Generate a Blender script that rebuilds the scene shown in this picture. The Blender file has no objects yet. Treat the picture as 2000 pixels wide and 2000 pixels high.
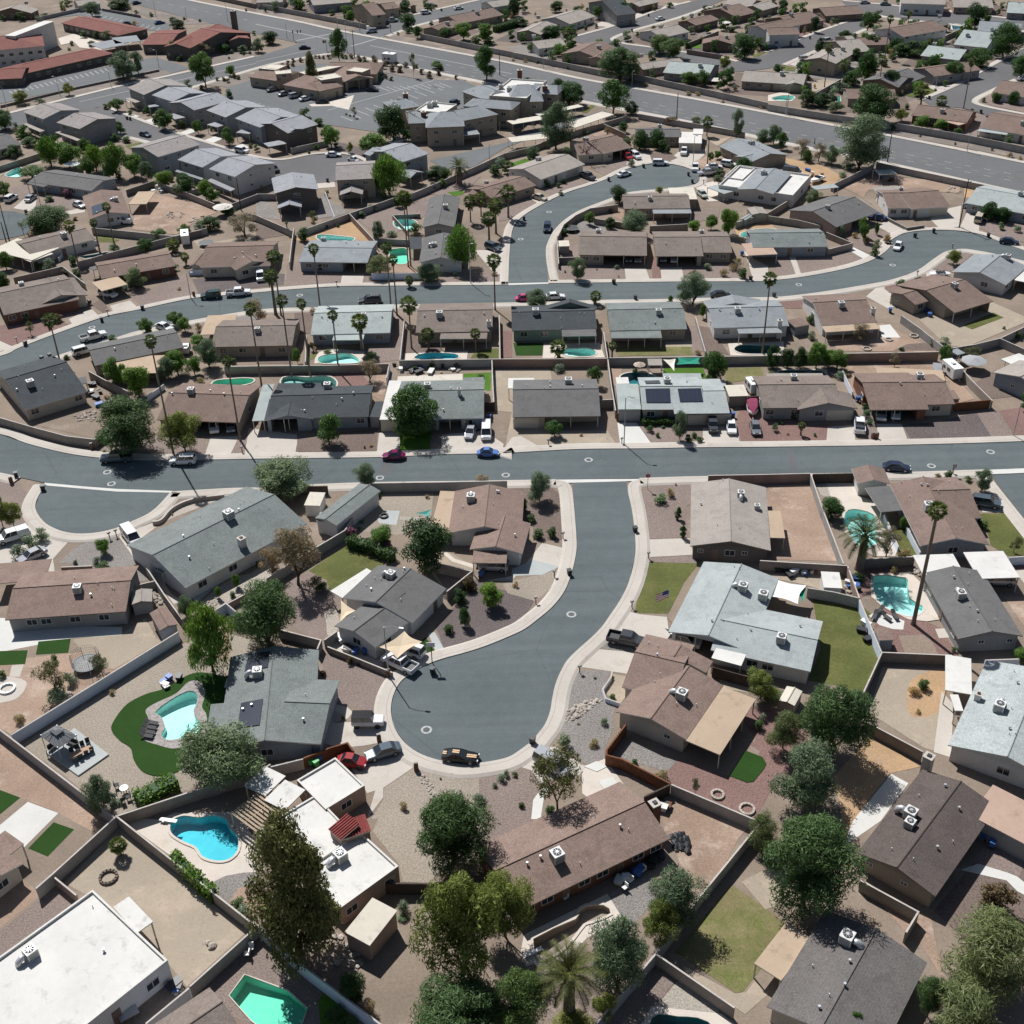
import bpy, bmesh, math, random
from mathutils import Vector, Matrix
from mathutils.geometry import delaunay_2d_cdt, intersect_ray_tri
SC = bpy.context.scene
COL = SC.collection
rnd = random.Random(7)
# ------------------------------------------------------------ camera model (a drone looking down on the suburb)
FOC, YH, ROLL, CH = 2350.0, -580.0, 0.0225, 113.0
PT = math.atan((1000 - YH) / FOC)
FW = Vector((0, math.cos(PT), -math.sin(PT)))
_r, _u = Vector((1, 0, 0)), Vector((0, math.sin(PT), math.cos(PT)))
RT = _r * math.cos(ROLL) - _u * math.sin(ROLL)
UP = _u * math.cos(ROLL) + _r * math.sin(ROLL)
CAM = Vector((0, 0, CH))
S = 3.864
TX = TY = 0.0
ROWS = dict(A=0, B=200, C=450, D=650, E=900, F=1200, G=1580)
def T(code):
    global TX, TY
    TX = (int(code[1]) - 1) * 500.0; TY = float(ROWS[code[0]])
def PX(p): return (TX + p[0] / S, TY + p[1] / S)
def ray(q): return (FOC * FW + (q[0] - 1000) * RT - (q[1] - 1000) * UP).normalized()
def W(p, h=0.0):
    d = ray(PX(p)); return CAM + d * ((h - CH) / d.z)
def proj(v):
    v = Vector(v) - CAM; z = v.dot(FW)
    return (1000 + FOC * v.dot(RT) / z, 1000 - FOC * v.dot(UP) / z)
def ppm(v): return FOC / (Vector(v) - CAM).dot(FW)          # photo pixels per metre there
def height_to(base, ytop):                                    # height of something whose foot is known and whose top shows at ytop
    lo, hi = 0.0, 60.0
    for _ in range(40):
        m = (lo + hi) / 2
        if proj((base.x, base.y, m))[1] > ytop: lo = m
        else: hi = m
    return lo
# ------------------------------------------------------------ materials
MATS = {}
def newmat(name):
    m = bpy.data.materials.new(name); m.use_nodes = True
    nt = m.node_tree; b = nt.nodes['Principled BSDF']
    return m, nt, b
def nd(nt, typ, **kw):
    n = nt.nodes.new(typ)
    for k, v in kw.items():
        if k in ('in_',):
            for a, c in v.items(): n.inputs[a].default_value = c
        else: setattr(n, k, v)
    return n
def ramp(nt, fac, stops):
    r = nt.nodes.new('ShaderNodeValToRGB'); e = r.color_ramp.elements
    while len(e) < len(stops): e.new(0.5)
    for i, (p, c) in enumerate(stops): e[i].position = p; e[i].color = (*c, 1)
    nt.links.new(fac, r.inputs[0]); return r.outputs[0]
def mixc(nt, fac, a, b, typ='MIX'):
    m = nt.nodes.new('ShaderNodeMix'); m.data_type = 'RGBA'; m.blend_type = typ
    for i, v in ((0, fac), (6, a), (7, b)):
        if hasattr(v, 'is_linked'): nt.links.new(v, m.inputs[i])
        else: m.inputs[i].default_value = v if i == 0 else (*v, 1)
    return m.outputs[2]
def noise(nt, scale, detail=4, rough=0.6, vec=None, off=None):
    n = nd(nt, 'ShaderNodeTexNoise', in_={'Scale': scale, 'Detail': detail, 'Roughness': rough})
    if vec is not None: nt.links.new(vec, n.inputs['Vector'])
    return n.outputs['Fac']
def pos(nt): return nt.nodes.new('ShaderNodeNewGeometry').outputs['Position']
def dk(c, k): return tuple(min(1, x * k) for x in c)
def surf(name, c, var=0.25, s1=0.12, s2=2.5, rough=0.9, bump=0.0, c2=None, c2amt=(0.52, 0.7), spec=0.12, grain=0.25, gs=9.0, speck=0, course=0):
    """matte ground / roof / plaster: slow patches, medium blotches, fine grain, an optional second colour in patches"""
    if name in MATS: return MATS[name]
    m, nt, b = newmat(name); v = pos(nt)
    n1, n2, n3 = noise(nt, s1, 3, .6, v), noise(nt, s2, 4, .65, v), noise(nt, gs, 2, .7, v)
    col = ramp(nt, n1, [(0.3, dk(c, 1 - var)), (0.7, dk(c, 1 + var))])
    if c2 is not None:
        f = ramp(nt, noise(nt, s1 * 2.3, 5, .7, v), [(c2amt[0], (0, 0, 0)), (c2amt[1], (1, 1, 1))])
        col = mixc(nt, f, col, c2)
    g = ramp(nt, n2, [(0.3, (1 - var * .8,) * 3), (0.7, (1 + var * .5,) * 3)])
    col = mixc(nt, 1.0, col, g, 'MULTIPLY')
    g = ramp(nt, n3, [(0.32, (1 - grain,) * 3), (0.68, (1 + grain * .7,) * 3)])
    col = mixc(nt, 1.0, col, g, 'MULTIPLY')
    if course:
        sp = nt.nodes.new('ShaderNodeSeparateXYZ'); nt.links.new(v, sp.inputs[0]); md = nd(nt, 'ShaderNodeMath', operation='MODULO'); nt.links.new(sp.outputs[2], md.inputs[0]); md.inputs[1].default_value = course
        lt = nd(nt, 'ShaderNodeMath', operation='LESS_THAN'); nt.links.new(md.outputs[0], lt.inputs[0]); lt.inputs[1].default_value = course * .3; col = mixc(nt, lt.outputs[0], col, mixc(nt, 1.0, col, (.93,) * 3, 'MULTIPLY'))
    if speck:
        f = ramp(nt, noise(nt, 1.1, 6, .75, v), [(0.60, (0, 0, 0)), (0.70, (speck,) * 3)]); col = mixc(nt, f, col, dk(c, .5))
    nt.links.new(col, b.inputs['Base Color'])
    b.inputs['Roughness'].default_value = rough; b.inputs['Specular IOR Level'].default_value = spec
    if bump:
        bp = nd(nt, 'ShaderNodeBump', in_={'Strength': bump, 'Distance': 0.05})
        nt.links.new(n3, bp.inputs['Height']); nt.links.new(bp.outputs[0], b.inputs['Normal'])
    if name == 'ground_asphalt':
        mp = nd(nt, 'ShaderNodeMapping'); mp.inputs['Scale'].default_value = (.012, .45, 1); nt.links.new(v, mp.inputs[0])
        g = ramp(nt, noise(nt, 1, 3, .6, mp.outputs[0]), [(0.35, (.9,) * 3), (0.65, (1.1,) * 3)]); col = mixc(nt, .7, col, g, 'MULTIPLY'); nt.links.new(col, b.inputs['Base Color'])
        w = nd(nt, 'ShaderNodeTexVoronoi', feature='DISTANCE_TO_EDGE', in_={'Scale': .045}); nt.links.new(v, w.inputs[0])
        f = ramp(nt, w.outputs[0], [(0.0, (.3,) * 3), (0.005, (0,) * 3)]); col = mixc(nt, f, col, (.05, .055, .06)); nt.links.new(col, b.inputs['Base Color'])
    MATS[name] = m; return m
def paint(name, c, rough=0.5, metal=0.0, spec=0.5, coat=0.0, var=0.06):
    if name in MATS: return MATS[name]
    m, nt, b = newmat(name)
    g = ramp(nt, noise(nt, 1.3, 3, .6, pos(nt)), [(0.3, dk(c, 1 - var)), (0.7, dk(c, 1 + var))])
    nt.links.new(g, b.inputs['Base Color'])
    b.inputs['Roughness'].default_value = rough; b.inputs['Metallic'].default_value = metal
    b.inputs['Specular IOR Level'].default_value = spec; b.inputs['Coat Weight'].default_value = coat
    b.inputs['Coat Roughness'].default_value = 0.03
    MATS[name] = m; return m
def foliage(name, c, c2, amt=0.5):
    if name in MATS: return MATS[name]
    m, nt, b = newmat(name)
    g = nt.nodes.new('ShaderNodeNewGeometry'); oi = nt.nodes.new('ShaderNodeObjectInfo')
    col = ramp(nt, g.outputs['Random Per Island'], [(0.0, dk(c, .85)), (0.4, dk(c, 1.15)), (0.8, dk(c2, 1.1)), (1.0, dk(c2, 1.4))])
    tint = ramp(nt, oi.outputs['Random'], [(0.0, (0.78, 0.8, 0.75)), (0.5, (1, 1, 1)), (1.0, (1.25, 1.12, .95))])
    col = mixc(nt, 1.0, col, tint, 'MULTIPLY')
    nt.links.new(col, b.inputs['Base Color']); b.inputs['Roughness'].default_value = 0.6
    b.inputs['Specular IOR Level'].default_value = 0.25
    tr = nt.nodes.new('ShaderNodeBsdfTranslucent'); nt.links.new(col, tr.inputs[0])
    mx = nt.nodes.new('ShaderNodeMixShader'); mx.inputs[0].default_value = 0.34
    nt.links.new(b.outputs[0], mx.inputs[1]); nt.links.new(tr.outputs[0], mx.inputs[2])
    nt.links.new(mx.outputs[0], nt.nodes['Material Output'].inputs[0])
    MATS[name] = m; return m
def water(name, tint):
    if name in MATS: return MATS[name]
    m, nt, b = newmat(name); nt.nodes.remove(b)
    t = nt.nodes.new('ShaderNodeBsdfTransparent'); t.inputs[0].default_value = (*tint, 1)
    g = nd(nt, 'ShaderNodeBsdfGlossy', in_={'Roughness': 0.02})
    f = nd(nt, 'ShaderNodeFresnel', in_={'IOR': 1.33})
    bp = nd(nt, 'ShaderNodeBump', in_={'Strength': 0.03, 'Distance': 0.05})
    nt.links.new(noise(nt, 1.6, 2, .5, pos(nt)), bp.inputs['Height'])
    nt.links.new(bp.outputs[0], g.inputs['Normal']); nt.links.new(bp.outputs[0], f.inputs['Normal'])
    mx = nt.nodes.new('ShaderNodeMixShader')
    nt.links.new(f.outputs[0], mx.inputs[0]); nt.links.new(t.outputs[0], mx.inputs[1]); nt.links.new(g.outputs[0], mx.inputs[2])
    nt.links.new(mx.outputs[0], nt.nodes['Material Output'].inputs[0])
    MATS[name] = m; return m
def blockmat(name, c, bw=0.4, bh=0.2, mortar=0.75, var=0.2):
    """masonry courses from position: joints every bh in height, perpends along x+y"""
    if name in MATS: return MATS[name]
    m, nt, b = newmat(name); v = pos(nt)
    col = ramp(nt, noise(nt, .35, 4, .65, v), [(0.3, dk(c, 1 - var)), (0.7, dk(c, 1 + var))])
    g = ramp(nt, noise(nt, 5, 3, .7, v), [(0.3, (.85,) * 3), (0.7, (1.1,) * 3)])
    col = mixc(nt, 1.0, col, g, 'MULTIPLY')
    sp = nt.nodes.new('ShaderNodeSeparateXYZ'); nt.links.new(v, sp.inputs[0])
    md = nd(nt, 'ShaderNodeMath', operation='MODULO'); nt.links.new(sp.outputs[2], md.inputs[0]); md.inputs[1].default_value = bh
    lt = nd(nt, 'ShaderNodeMath', operation='LESS_THAN'); nt.links.new(md.outputs[0], lt.inputs[0]); lt.inputs[1].default_value = .03
    col = mixc(nt, lt.outputs[0], col, dk(c, mortar))
    nt.links.new(col, b.inputs['Base Color']); b.inputs['Roughness'].default_value = .95; b.inputs['Specular IOR Level'].default_value = .2
    MATS[name] = m; return m
ROOF = dict(brown=(.212, .155, .13), taupe=(.215, .178, .155), dkbrown=(.115, .094, .086), tan=(.335, .30, .268), grey=(.165, .172, .168),
            green=(.195, .215, .207), dkgrey=(.07, .078, .084), umber=(.15, .138, .13), blue=(.26, .28, .29), light=(.355, .385, .38), speck=(.38, .41, .405), town=(.30, .31, .325), towntan=(.29, .265, .25), white=(.60, .585, .55),
            sand=(.42, .32, .23), pink=(.42, .30, .235), red=(.225, .10, .085), cream=(.56, .52, .44), warm=(.245, .177, .148), slate=(.15, .147, .145),
            palegreen=(.36, .40, .385), redtile=(.26, .068, .062))
WALL = dict(tan=(0.336, 0.288, 0.232), white=(0.592, 0.584, 0.568), grey=(0.264, 0.264, 0.264), brown=(0.200, 0.152, 0.120), cream=(0.480, 0.432, 0.360), bluegrey=(0.272, 0.296, 0.328),
            green=(0.208, 0.288, 0.232), brick=(0.192, 0.092, 0.064), pinkish=(0.360, 0.272, 0.224), dk=(0.136, 0.120, 0.108), sand=(0.400, 0.336, 0.264))
def roofmat(k):
    c = ROOF[k]
    if k in ('white', 'cream', 'sand', 'pink'):
        return surf('roof_' + k, c, .05, .25, 1.4, .8, 0, c2=dk(c, .68), c2amt=(.56, .74), grain=.06)
    if k in ('light', 'blue', 'palegreen', 'town', 'towntan', 'tan', 'dkgrey', 'slate'): return surf('roof_' + k, c, .07, .22, 1.6, .92, .1, grain=.13, gs=5.0, course=.07, c2=dk(c, .88), c2amt=(.5, .6))
    return surf('roof_' + k, c, .09, .22, 1.8, .92, .25, grain=.24, gs=5.0, c2=dk(c, .86), c2amt=(.5, .62), course=.07)
def wallmat(k):
    if k == 'brick': return blockmat('wall_brick', WALL[k], bh=.15)
    return surf('wall_' + k, WALL[k], .07, .5, 3, .9, 0, grain=.07)
GROUND = dict(
    dirt=dict(c=(.235, .187, .147), var=.18, c2=(.30, .243, .195), s1=.06, grain=.2),
    reddirt=dict(c=(.325, .232, .175), var=.2, c2=(.46, .36, .29), s1=.08, grain=.25),
    tan=dict(c=(.34, .285, .222), var=.1, c2=(.43, .35, .27), s1=.07, grain=.16),
    orange=dict(c=(.42, .28, .165), var=.16, c2=(.36, .25, .17), s1=.1, grain=.2),
    pinkgravel=dict(c=(.228, .18, .158), var=.09, s1=.1, grain=.34, gs=5),
    redgravel=dict(c=(.215, .135, .118), var=.1, s1=.1, grain=.34, gs=5),
    brgravel=dict(c=(.165, .127, .108), var=.1, s1=.1, grain=.36, gs=5),
    greygravel=dict(c=(.235, .215, .20), var=.1, s1=.12, grain=.42, gs=5),
    dkgravel=dict(c=(.135, .113, .108), var=.12, s1=.1, grain=.4, gs=5),
    tangravel=dict(c=(.305, .263, .213), var=.09, s1=.1, grain=.3, gs=5),
    palegravel=dict(c=(.38, .34, .29), var=.1, s1=.1, grain=.3, gs=5),
    verge=dict(c=(.205, .175, .155), var=.12, c2=(.34, .27, .22), s1=.05, grain=.3),
    concrete=dict(c=(.475, .435, .385), var=.07, s1=.14, grain=.07, c2=(.40, .34, .28), c2amt=(.56, .75)),
    paleconc=dict(c=(.57, .56, .525), var=.06, s1=.2, grain=.06),
    greyconc=dict(c=(.40, .42, .41), var=.08, s1=.2, grain=.1),
    deck=dict(c=(.56, .50, .435), var=.06, s1=.2, grain=.06, c2=(.45, .38, .31), c2amt=(.55, .8)),
    stonedeck=dict(c=(.33, .30, .28), var=.1, s1=.4, grain=.3, gs=4),
    asphalt=dict(c=(.106, .126, .130), var=.09, s1=.035, s2=.55, grain=.14, gs=7, c2=(.126, .144, .147), c2amt=(.45, .8)),
    arterial=dict(c=(.135, .138, .142), var=.10, s1=.03, s2=.5, grain=.12, gs=7),
    parking=dict(c=(.145, .152, .156), var=.10, s1=.03, s2=.5, grain=.12),
    street=dict(c=(.13, .128, .13), var=.10, s1=.03, s2=.5, grain=.12),
    patchasph=dict(c=(.115, .117, .122), var=.1, s1=.1, grain=.15),
    grass=dict(c=(.108, .12, .038), var=.22, s1=.12, grain=.35, c2=(.16, .15, .055), c2amt=(.5, .78)),
    lushgrass=dict(c=(.07, .15, .018), var=.2, s1=.15, grain=.35),
    turf=dict(c=(.022, .058, .010), var=.1, s1=.2, grain=.25),
    drygrass=dict(c=(.20, .175, .085), var=.2, s1=.12, grain=.3, c2=(.115, .14, .04), c2amt=(.42, .68)))
def gmat(k):
    d = dict(GROUND[k]); c = d.pop('c'); d.setdefault('var', .12)
    if k in ('dirt', 'reddirt', 'tan', 'orange', 'pinkgravel', 'brgravel', 'tangravel', 'verge', 'dkgravel', 'redgravel', 'greygravel'): d.setdefault('speck', .75)
    if 'grass' in k: d.setdefault('speck', .4)
    return surf('ground_' + k, c, bump=.3 if 'grav' in k or 'grass' in k else 0.1, **d)
# ------------------------------------------------------------ mesh collector
class MB:
    def __init__(s): s.v = []; s.f = []; s.m = []
    def face(s, pts, mi=0):
        n = len(s.v); s.v += [Vector(p) for p in pts]; s.f.append(tuple(range(n, n + len(pts)))); s.m.append(mi)
    def prism(s, base, h, mi=0, top_mi=None, bottom=False):      # base: list of 3D points; extruded up by h
        n = len(s.v); k = len(base)
        s.v += [Vector(p) for p in base] + [Vector(p) + Vector((0, 0, h)) for p in base]
        for i in range(k):
            j = (i + 1) % k; s.f.append((n + i, n + j, n + k + j, n + k + i)); s.m.append(mi)
        s.f.append(tuple(range(n + k, n + 2 * k))); s.m.append(mi if top_mi is None else top_mi)
        if bottom: s.f.append(tuple(range(n + k - 1, n - 1, -1))); s.m.append(mi)
    def slab(s, pts, t, mi=0, edge=None):                        # planar polygon with thickness t hanging below it
        n = len(s.v); k = len(pts); dn = Vector((0, 0, -t))
        s.v += [Vector(p) for p in pts] + [Vector(p) + dn for p in pts]
        s.f.append(tuple(range(n, n + k))); s.m.append(mi)
        s.f.append(tuple(range(n + 2 * k - 1, n + k - 1, -1))); s.m.append(mi if edge is None else edge)
        for i in range(k):
            j = (i + 1) % k; s.f.append((n + i, n + j, n + k + j, n + k + i)); s.m.append(mi if edge is None else edge)
    def box(s, c, sx, sy, sz, rz=0.0, mi=0):                     # c = centre of the bottom face
        ca, sa = math.cos(rz), math.sin(rz)
        b = [Vector((c[0] + x * ca - y * sa, c[1] + x * sa + y * ca, c[2])) for x, y in
             ((-sx / 2, -sy / 2), (sx / 2, -sy / 2), (sx / 2, sy / 2), (-sx / 2, sy / 2))]
        s.prism(b, sz, mi, bottom=True)
    def tube(s, pts, radii, n=8, mi=0, cap=True):
        rings = []
        for i, p in enumerate(pts):
            p = Vector(p); a = Vector(pts[max(0, i - 1)]); b = Vector(pts[min(len(pts) - 1, i + 1)])
            d = (b - a).normalized(); x = d.orthogonal().normalized(); y = d.cross(x); base = len(s.v)
            for k in range(n):
                t = 2 * math.pi * k / n; s.v.append(p + (x * math.cos(t) + y * math.sin(t)) * radii[i])
            rings.append(base)
        for a, b in zip(rings, rings[1:]):
            # orthogonal() can flip between rings: match the start by nearest vertex
            off = min(range(n), key=lambda k: (s.v[a] - s.v[b + k]).length); sgn = 1
            if n > 2 and (s.v[a + 1] - s.v[b + (off + 1) % n]).length > (s.v[a + 1] - s.v[b + (off - 1) % n]).length: sgn = -1
            for k in range(n):
                s.f.append((a + k, a + (k + 1) % n, b + (off + sgn * (k + 1)) % n, b + (off + sgn * k) % n)); s.m.append(mi)
        if cap:
            s.f.append(tuple(range(rings[0] + n - 1, rings[0] - 1, -1))); s.m.append(mi)
            s.f.append(tuple(range(rings[-1], rings[-1] + n))); s.m.append(mi)
    def mesh(s, name, mats, origin=None, smooth=False):
        me = bpy.data.meshes.new(name); o = Vector(origin) if origin is not None else Vector((0, 0, 0))
        me.from_pydata([tuple(v - o) for v in s.v], [], s.f)
        for m in mats: me.materials.append(m)
        me.polygons.foreach_set('material_index', s.m)
        if smooth: me.polygons.foreach_set('use_smooth', [True] * len(s.f))
        me.update(); return me
    def build(s, name, mats, parent=None, smooth=False):
        """world coordinates; the vertices are stored relative to the parent's world place"""
        og = worldloc(parent) if parent is not None else (sum(s.v, Vector()) / len(s.v) * 1.0)
        if parent is None: og = Vector((og.x, og.y, min(v.z for v in s.v)))
        ob = bpy.data.objects.new(name, s.mesh(name, mats if isinstance(mats, (list, tuple)) else [mats], og, smooth))
        COL.objects.link(ob)
        if parent is not None: ob.parent = parent
        else: ob.location = og
        return ob
def worldloc(o):
    v = Vector((0, 0, 0))
    while o is not None: v += o.location; o = o.parent       # only unrotated parents carry world-built parts
    return v
def link(name, me, parent=None, loc=(0, 0, 0), rz=0.0, sc=(1, 1, 1), rot=None):
    o = bpy.data.objects.new(name, me); COL.objects.link(o); o.location = loc
    o.rotation_euler = rot if rot is not None else (0, 0, rz)
    o.scale = sc if not isinstance(sc, (int, float)) else (sc,) * 3
    if parent is not None: o.parent = parent
    return o
def empty(name, loc, rz=0.0):
    o = bpy.data.objects.new(name, None); COL.objects.link(o); o.location = loc; o.rotation_euler = (0, 0, rz)
    o.empty_display_size = .5; return o
THINGS = []                                                    # (object, description, category, group, world place)
def thing(o, desc, cat, group=None, at=None, fixed=False):
    o['category'] = cat
    if group: o['group'] = group
    THINGS.append((o, desc, fixed, Vector(at if at is not None else o.location))); return o
def setmat(o, m, slot=0):
    o.material_slots[slot].link = 'OBJECT'; o.material_slots[slot].material = m
def structure(name, mb, mats):
    o = mb.build(name, mats); o['kind'] = 'structure'; return o
# ------------------------------------------------------------ plane helpers
def inpoly(x, y, poly):
    c = False; j = len(poly) - 1
    for i in range(len(poly)):
        a, b = poly[i], poly[j]
        if (a[1] > y) != (b[1] > y) and x < (b[0] - a[0]) * (y - a[1]) / (b[1] - a[1]) + a[0]: c = not c
        j = i
    return c
def smooth(pts, closed=True, n=5):
    out = []; k = len(pts)
    for i in range(k if closed else k - 1):
        if closed: p0, p1, p2, p3 = pts[i - 1], pts[i], pts[(i + 1) % k], pts[(i + 2) % k]
        else: p0, p1, p2, p3 = pts[max(i - 1, 0)], pts[i], pts[i + 1], pts[min(i + 2, k - 1)]
        for j in range(n):
            t = j / n
            out.append(tuple(0.5 * ((2 * p1[a]) + (-p0[a] + p2[a]) * t + (2 * p0[a] - 5 * p1[a] + 4 * p2[a] - p3[a]) * t * t
                                    + (-p0[a] + 3 * p1[a] - 3 * p2[a] + p3[a]) * t ** 3) for a in (0, 1)))
    if not closed: out.append(tuple(pts[-1][:2]))
    return out
HOLES = []                                                     # pool outlines (x, y)
def fill(poly, z, mi=0, mb=None):
    """triangulate a polygon, leaving the pools open"""
    mb = mb or MB(); bx = [p[0] for p in poly]; by = [p[1] for p in poly]
    hs = [h for h in HOLES if min(p[0] for p in h) < max(bx) and max(p[0] for p in h) > min(bx)
          and min(p[1] for p in h) < max(by) and max(p[1] for p in h) > min(by)]
    vs = []; es = []
    for lp in [poly] + hs:
        n = len(vs); vs += [Vector(p[:2]) for p in lp]; es += [(n + i, n + (i + 1) % len(lp)) for i in range(len(lp))]
    v, e, f, *_ = delaunay_2d_cdt(vs, es, [], 0, 1e-4)
    n = len(mb.v); mb.v += [Vector((p.x, p.y, z)) for p in v]
    for t in f:
        c = sum((v[i] for i in t), Vector((0, 0))) / len(t)
        if inpoly(c.x, c.y, poly) and not any(inpoly(c.x, c.y, h) for h in hs):
            mb.f.append(tuple(n + i for i in t)); mb.m.append(mi)
    return mb
PATCHES = []
_pz = [0]
def patch(kind, pts, sm=0, z=None, name=None, tile=None):
    if tile: T(tile)
    w = [tuple(W(p)[:2]) for p in pts]
    if sm: w = smooth(w, True, 4)
    _pz[0] += 1
    if z is None or z in (.02, .03): z = .004 + .00027 * _pz[0]
    elif z == .1: z += .00001 * _pz[0]
    PATCHES.append((kind, w, z, name))
def build_patches():
    nm = {'asphalt': 'road', 'arterial': 'road', 'street': 'road', 'parking': 'parking_lot', 'concrete': 'driveway', 'paleconc': 'concrete_pad', 'greyconc': 'concrete_pad',
          'deck': 'pool_deck', 'stonedeck': 'pool_deck', 'grass': 'lawn', 'lushgrass': 'lawn', 'turf': 'lawn', 'drygrass': 'lawn', 'patchasph': 'road_patch'}
    for kind, w, z, name in PATCHES:
        mb = fill(w, z)
        if mb.f: structure(name or nm.get(kind, 'gravel_yard' if 'grav' in kind else 'dirt_yard'), mb, [gmat(kind)])
def ribbon(w, width, side, z0, z1, mats, name, closed=False):
    """raised strip along a line in plan: kerb face, top; side=+1 grows to the left of travel"""
    k = len(w); nrm = []
    for i in range(k):
        a = w[i - 1] if (i or closed) else w[0]; b = w[(i + 1) % k] if (i < k - 1 or closed) else w[-1]
        d = Vector((b[0] - a[0], b[1] - a[1])); d = d.normalized() if d.length > 1e-6 else Vector((1, 0)); nrm.append(Vector((-d.y, d.x)) * side)
    mb = MB()
    for i in range(k if closed else k - 1):
        j = (i + 1) % k
        cols = ((0, z0, z1), (.16, z1, z1), (width, z1, z0))
        A, B = Vector(w[i][:2]), Vector(w[j][:2])
        q = [[Vector((*(A + nrm[i] * o), z)), Vector((*(B + nrm[j] * o), z))] for o, z in ((0, z0), (.03, z1), (.55, z1), (.58, z1 - .012), (.62, z1 - .012), (.65, z1), (width - .12, z1), (width + .35, .03))]
        for r in range(7): mb.face([q[r][0], q[r][1], q[r + 1][1], q[r + 1][0]], 1 if r == 3 else 0)
    return structure(name, mb, mats)
# ------------------------------------------------------------ shared small meshes
def box_mesh(name, boxes, mats, **k):
    mb = MB()
    for (c, sx, sy, sz, mi) in boxes: mb.box(c, sx, sy, sz, 0, mi)
    return mb.mesh(name, mats, **k)
M_frame = paint('window_frame_white', (.62, .61, .58)); M_glass = paint('window_glass', (.03, .038, .045), .08, spec=.8)
M_door = paint('door_paint', (.16, .11, .085)); M_garage = surf('garage_door', (.50, .45, .38), .05, .5, 3, .7, grain=.05)
M_metal = paint('galvanised', (.52, .53, .54), .42, .5); M_acbody = paint('ac_paint', (.60, .60, .57), .55); M_black = paint('black_plastic', (.022, .023, .025), .5)
M_dark = paint('dark_grille', (.03, .03, .032), .7); M_white = paint('white_paint', (.74, .74, .72), .5); M_wood = surf('wood_brown', (.16, .085, .05), .15, .6, 5, .85, grain=.2)
M_post = paint('post_paint', (.50, .46, .40), .7); M_pole = surf('pole_wood', (.10, .075, .06), .15, .4, 4, .9); M_steel = paint('pole_steel', (.40, .41, .41), .45, .4)
M_trunk = surf('bark', (.115, .085, .065), .15, 1, 6, .95, grain=.3); M_ptrunk = surf('palm_trunk', (.21, .17, .135), .15, 1, 6, .95, grain=.35)
M_conc = gmat('concrete'); M_kerbline = surf('kerb_joint', (.27, .235, .205), .1, .2, 2, .95)
def win_mesh(w, h):
    f = box_mesh('window', [((0, -.03, 0), w, .08, .07, 0), ((0, -.03, h - .07), w, .08, .07, 0), ((-w / 2 + .035, -.03, .07), .07, .08, h - .14, 0),
                            ((w / 2 - .035, -.03, .07), .07, .08, h - .14, 0), ((0, -.02, .07), .05, .06, h - .14, 0)], [M_frame])
    p = box_mesh('pane', [((0, -.005, .07), w - .14, .03, h - .14, 0)], [M_glass])
    return f, p
WIN, WINS = win_mesh(1.6, 1.15), win_mesh(.9, .7)
DOOR = (box_mesh('door', [((0, -.02, 0), 1.0, .08, 2.05, 0), ], [M_door]), box_mesh('handle', [((.36, -.075, .95), .06, .06, .12, 0)], [M_metal]))
GAR = box_mesh('garage_door', [((0, -.02, i * .53), 4.7, .07, .5, 0) for i in range(4)] + [((0, 0, 0), 4.75, .05, 2.12, 1)], [M_garage, M_frame])
def ac_parts():
    b = MB(); b.box((0, 0, 0), .95, .95, .12, 0, 1); b.box((0, 0, .12), 1.1, 1.1, .95, 0, 0)
    for s in (-1, 1):
        for k in range(5): b.box((0, s * .552, .24 + .15 * k), .9, .01, .06, 0, 2); b.box((s * .552, 0, .24 + .15 * k), .01, .9, .06, 0, 2)
    g = MB(); n = 16
    g.tube([(0, 0, 1.07), (0, 0, 1.13)], [.40, .40], n, 1); g.tube([(0, 0, 1.13), (0, 0, 1.15)], [.16, .14], 10, 0)
    for k in range(8):
        t = math.pi * k / 4; g.box((math.cos(t) * .25, math.sin(t) * .25, 1.131), .32, .03, .012, t, 0)
    d = MB(); d.tube([(.5, 0, .62), (.95, 0, .66), (1.25, 0, .45), (1.35, 0, -.05)], [.30, .32, .32, .32], 10)
    return b.mesh('air_conditioner', [M_acbody, M_metal, M_dark]), g.mesh('fan_grille', [M_metal, M_dark]), d.mesh('duct', [M_metal], smooth=True)
AC = ac_parts()
VENT = (lambda b: (b.tube([(0, 0, -.1), (0, 0, .35)], [.10, .10], 8), b.tube([(0, 0, .35), (0, 0, .45)], [.20, .15], 8), b.mesh('roof_vent', [M_metal]))[-1])(MB())
PIPE = (lambda b: (b.tube([(0, 0, -.1), (0, 0, .4)], [.06, .06], 6), b.mesh('vent_pipe', [M_white]))[-1])(MB())
POST = box_mesh('post', [((0, 0, 0), .14, .14, 1, 0)], [M_post])
M_solar, _nt, _b = newmat('solar_cell'); _b.inputs['Base Color'].default_value = (.02, .026, .045, 1); _b.inputs['Roughness'].default_value = .2; _b.inputs['Coat Weight'].default_value = .4
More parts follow.
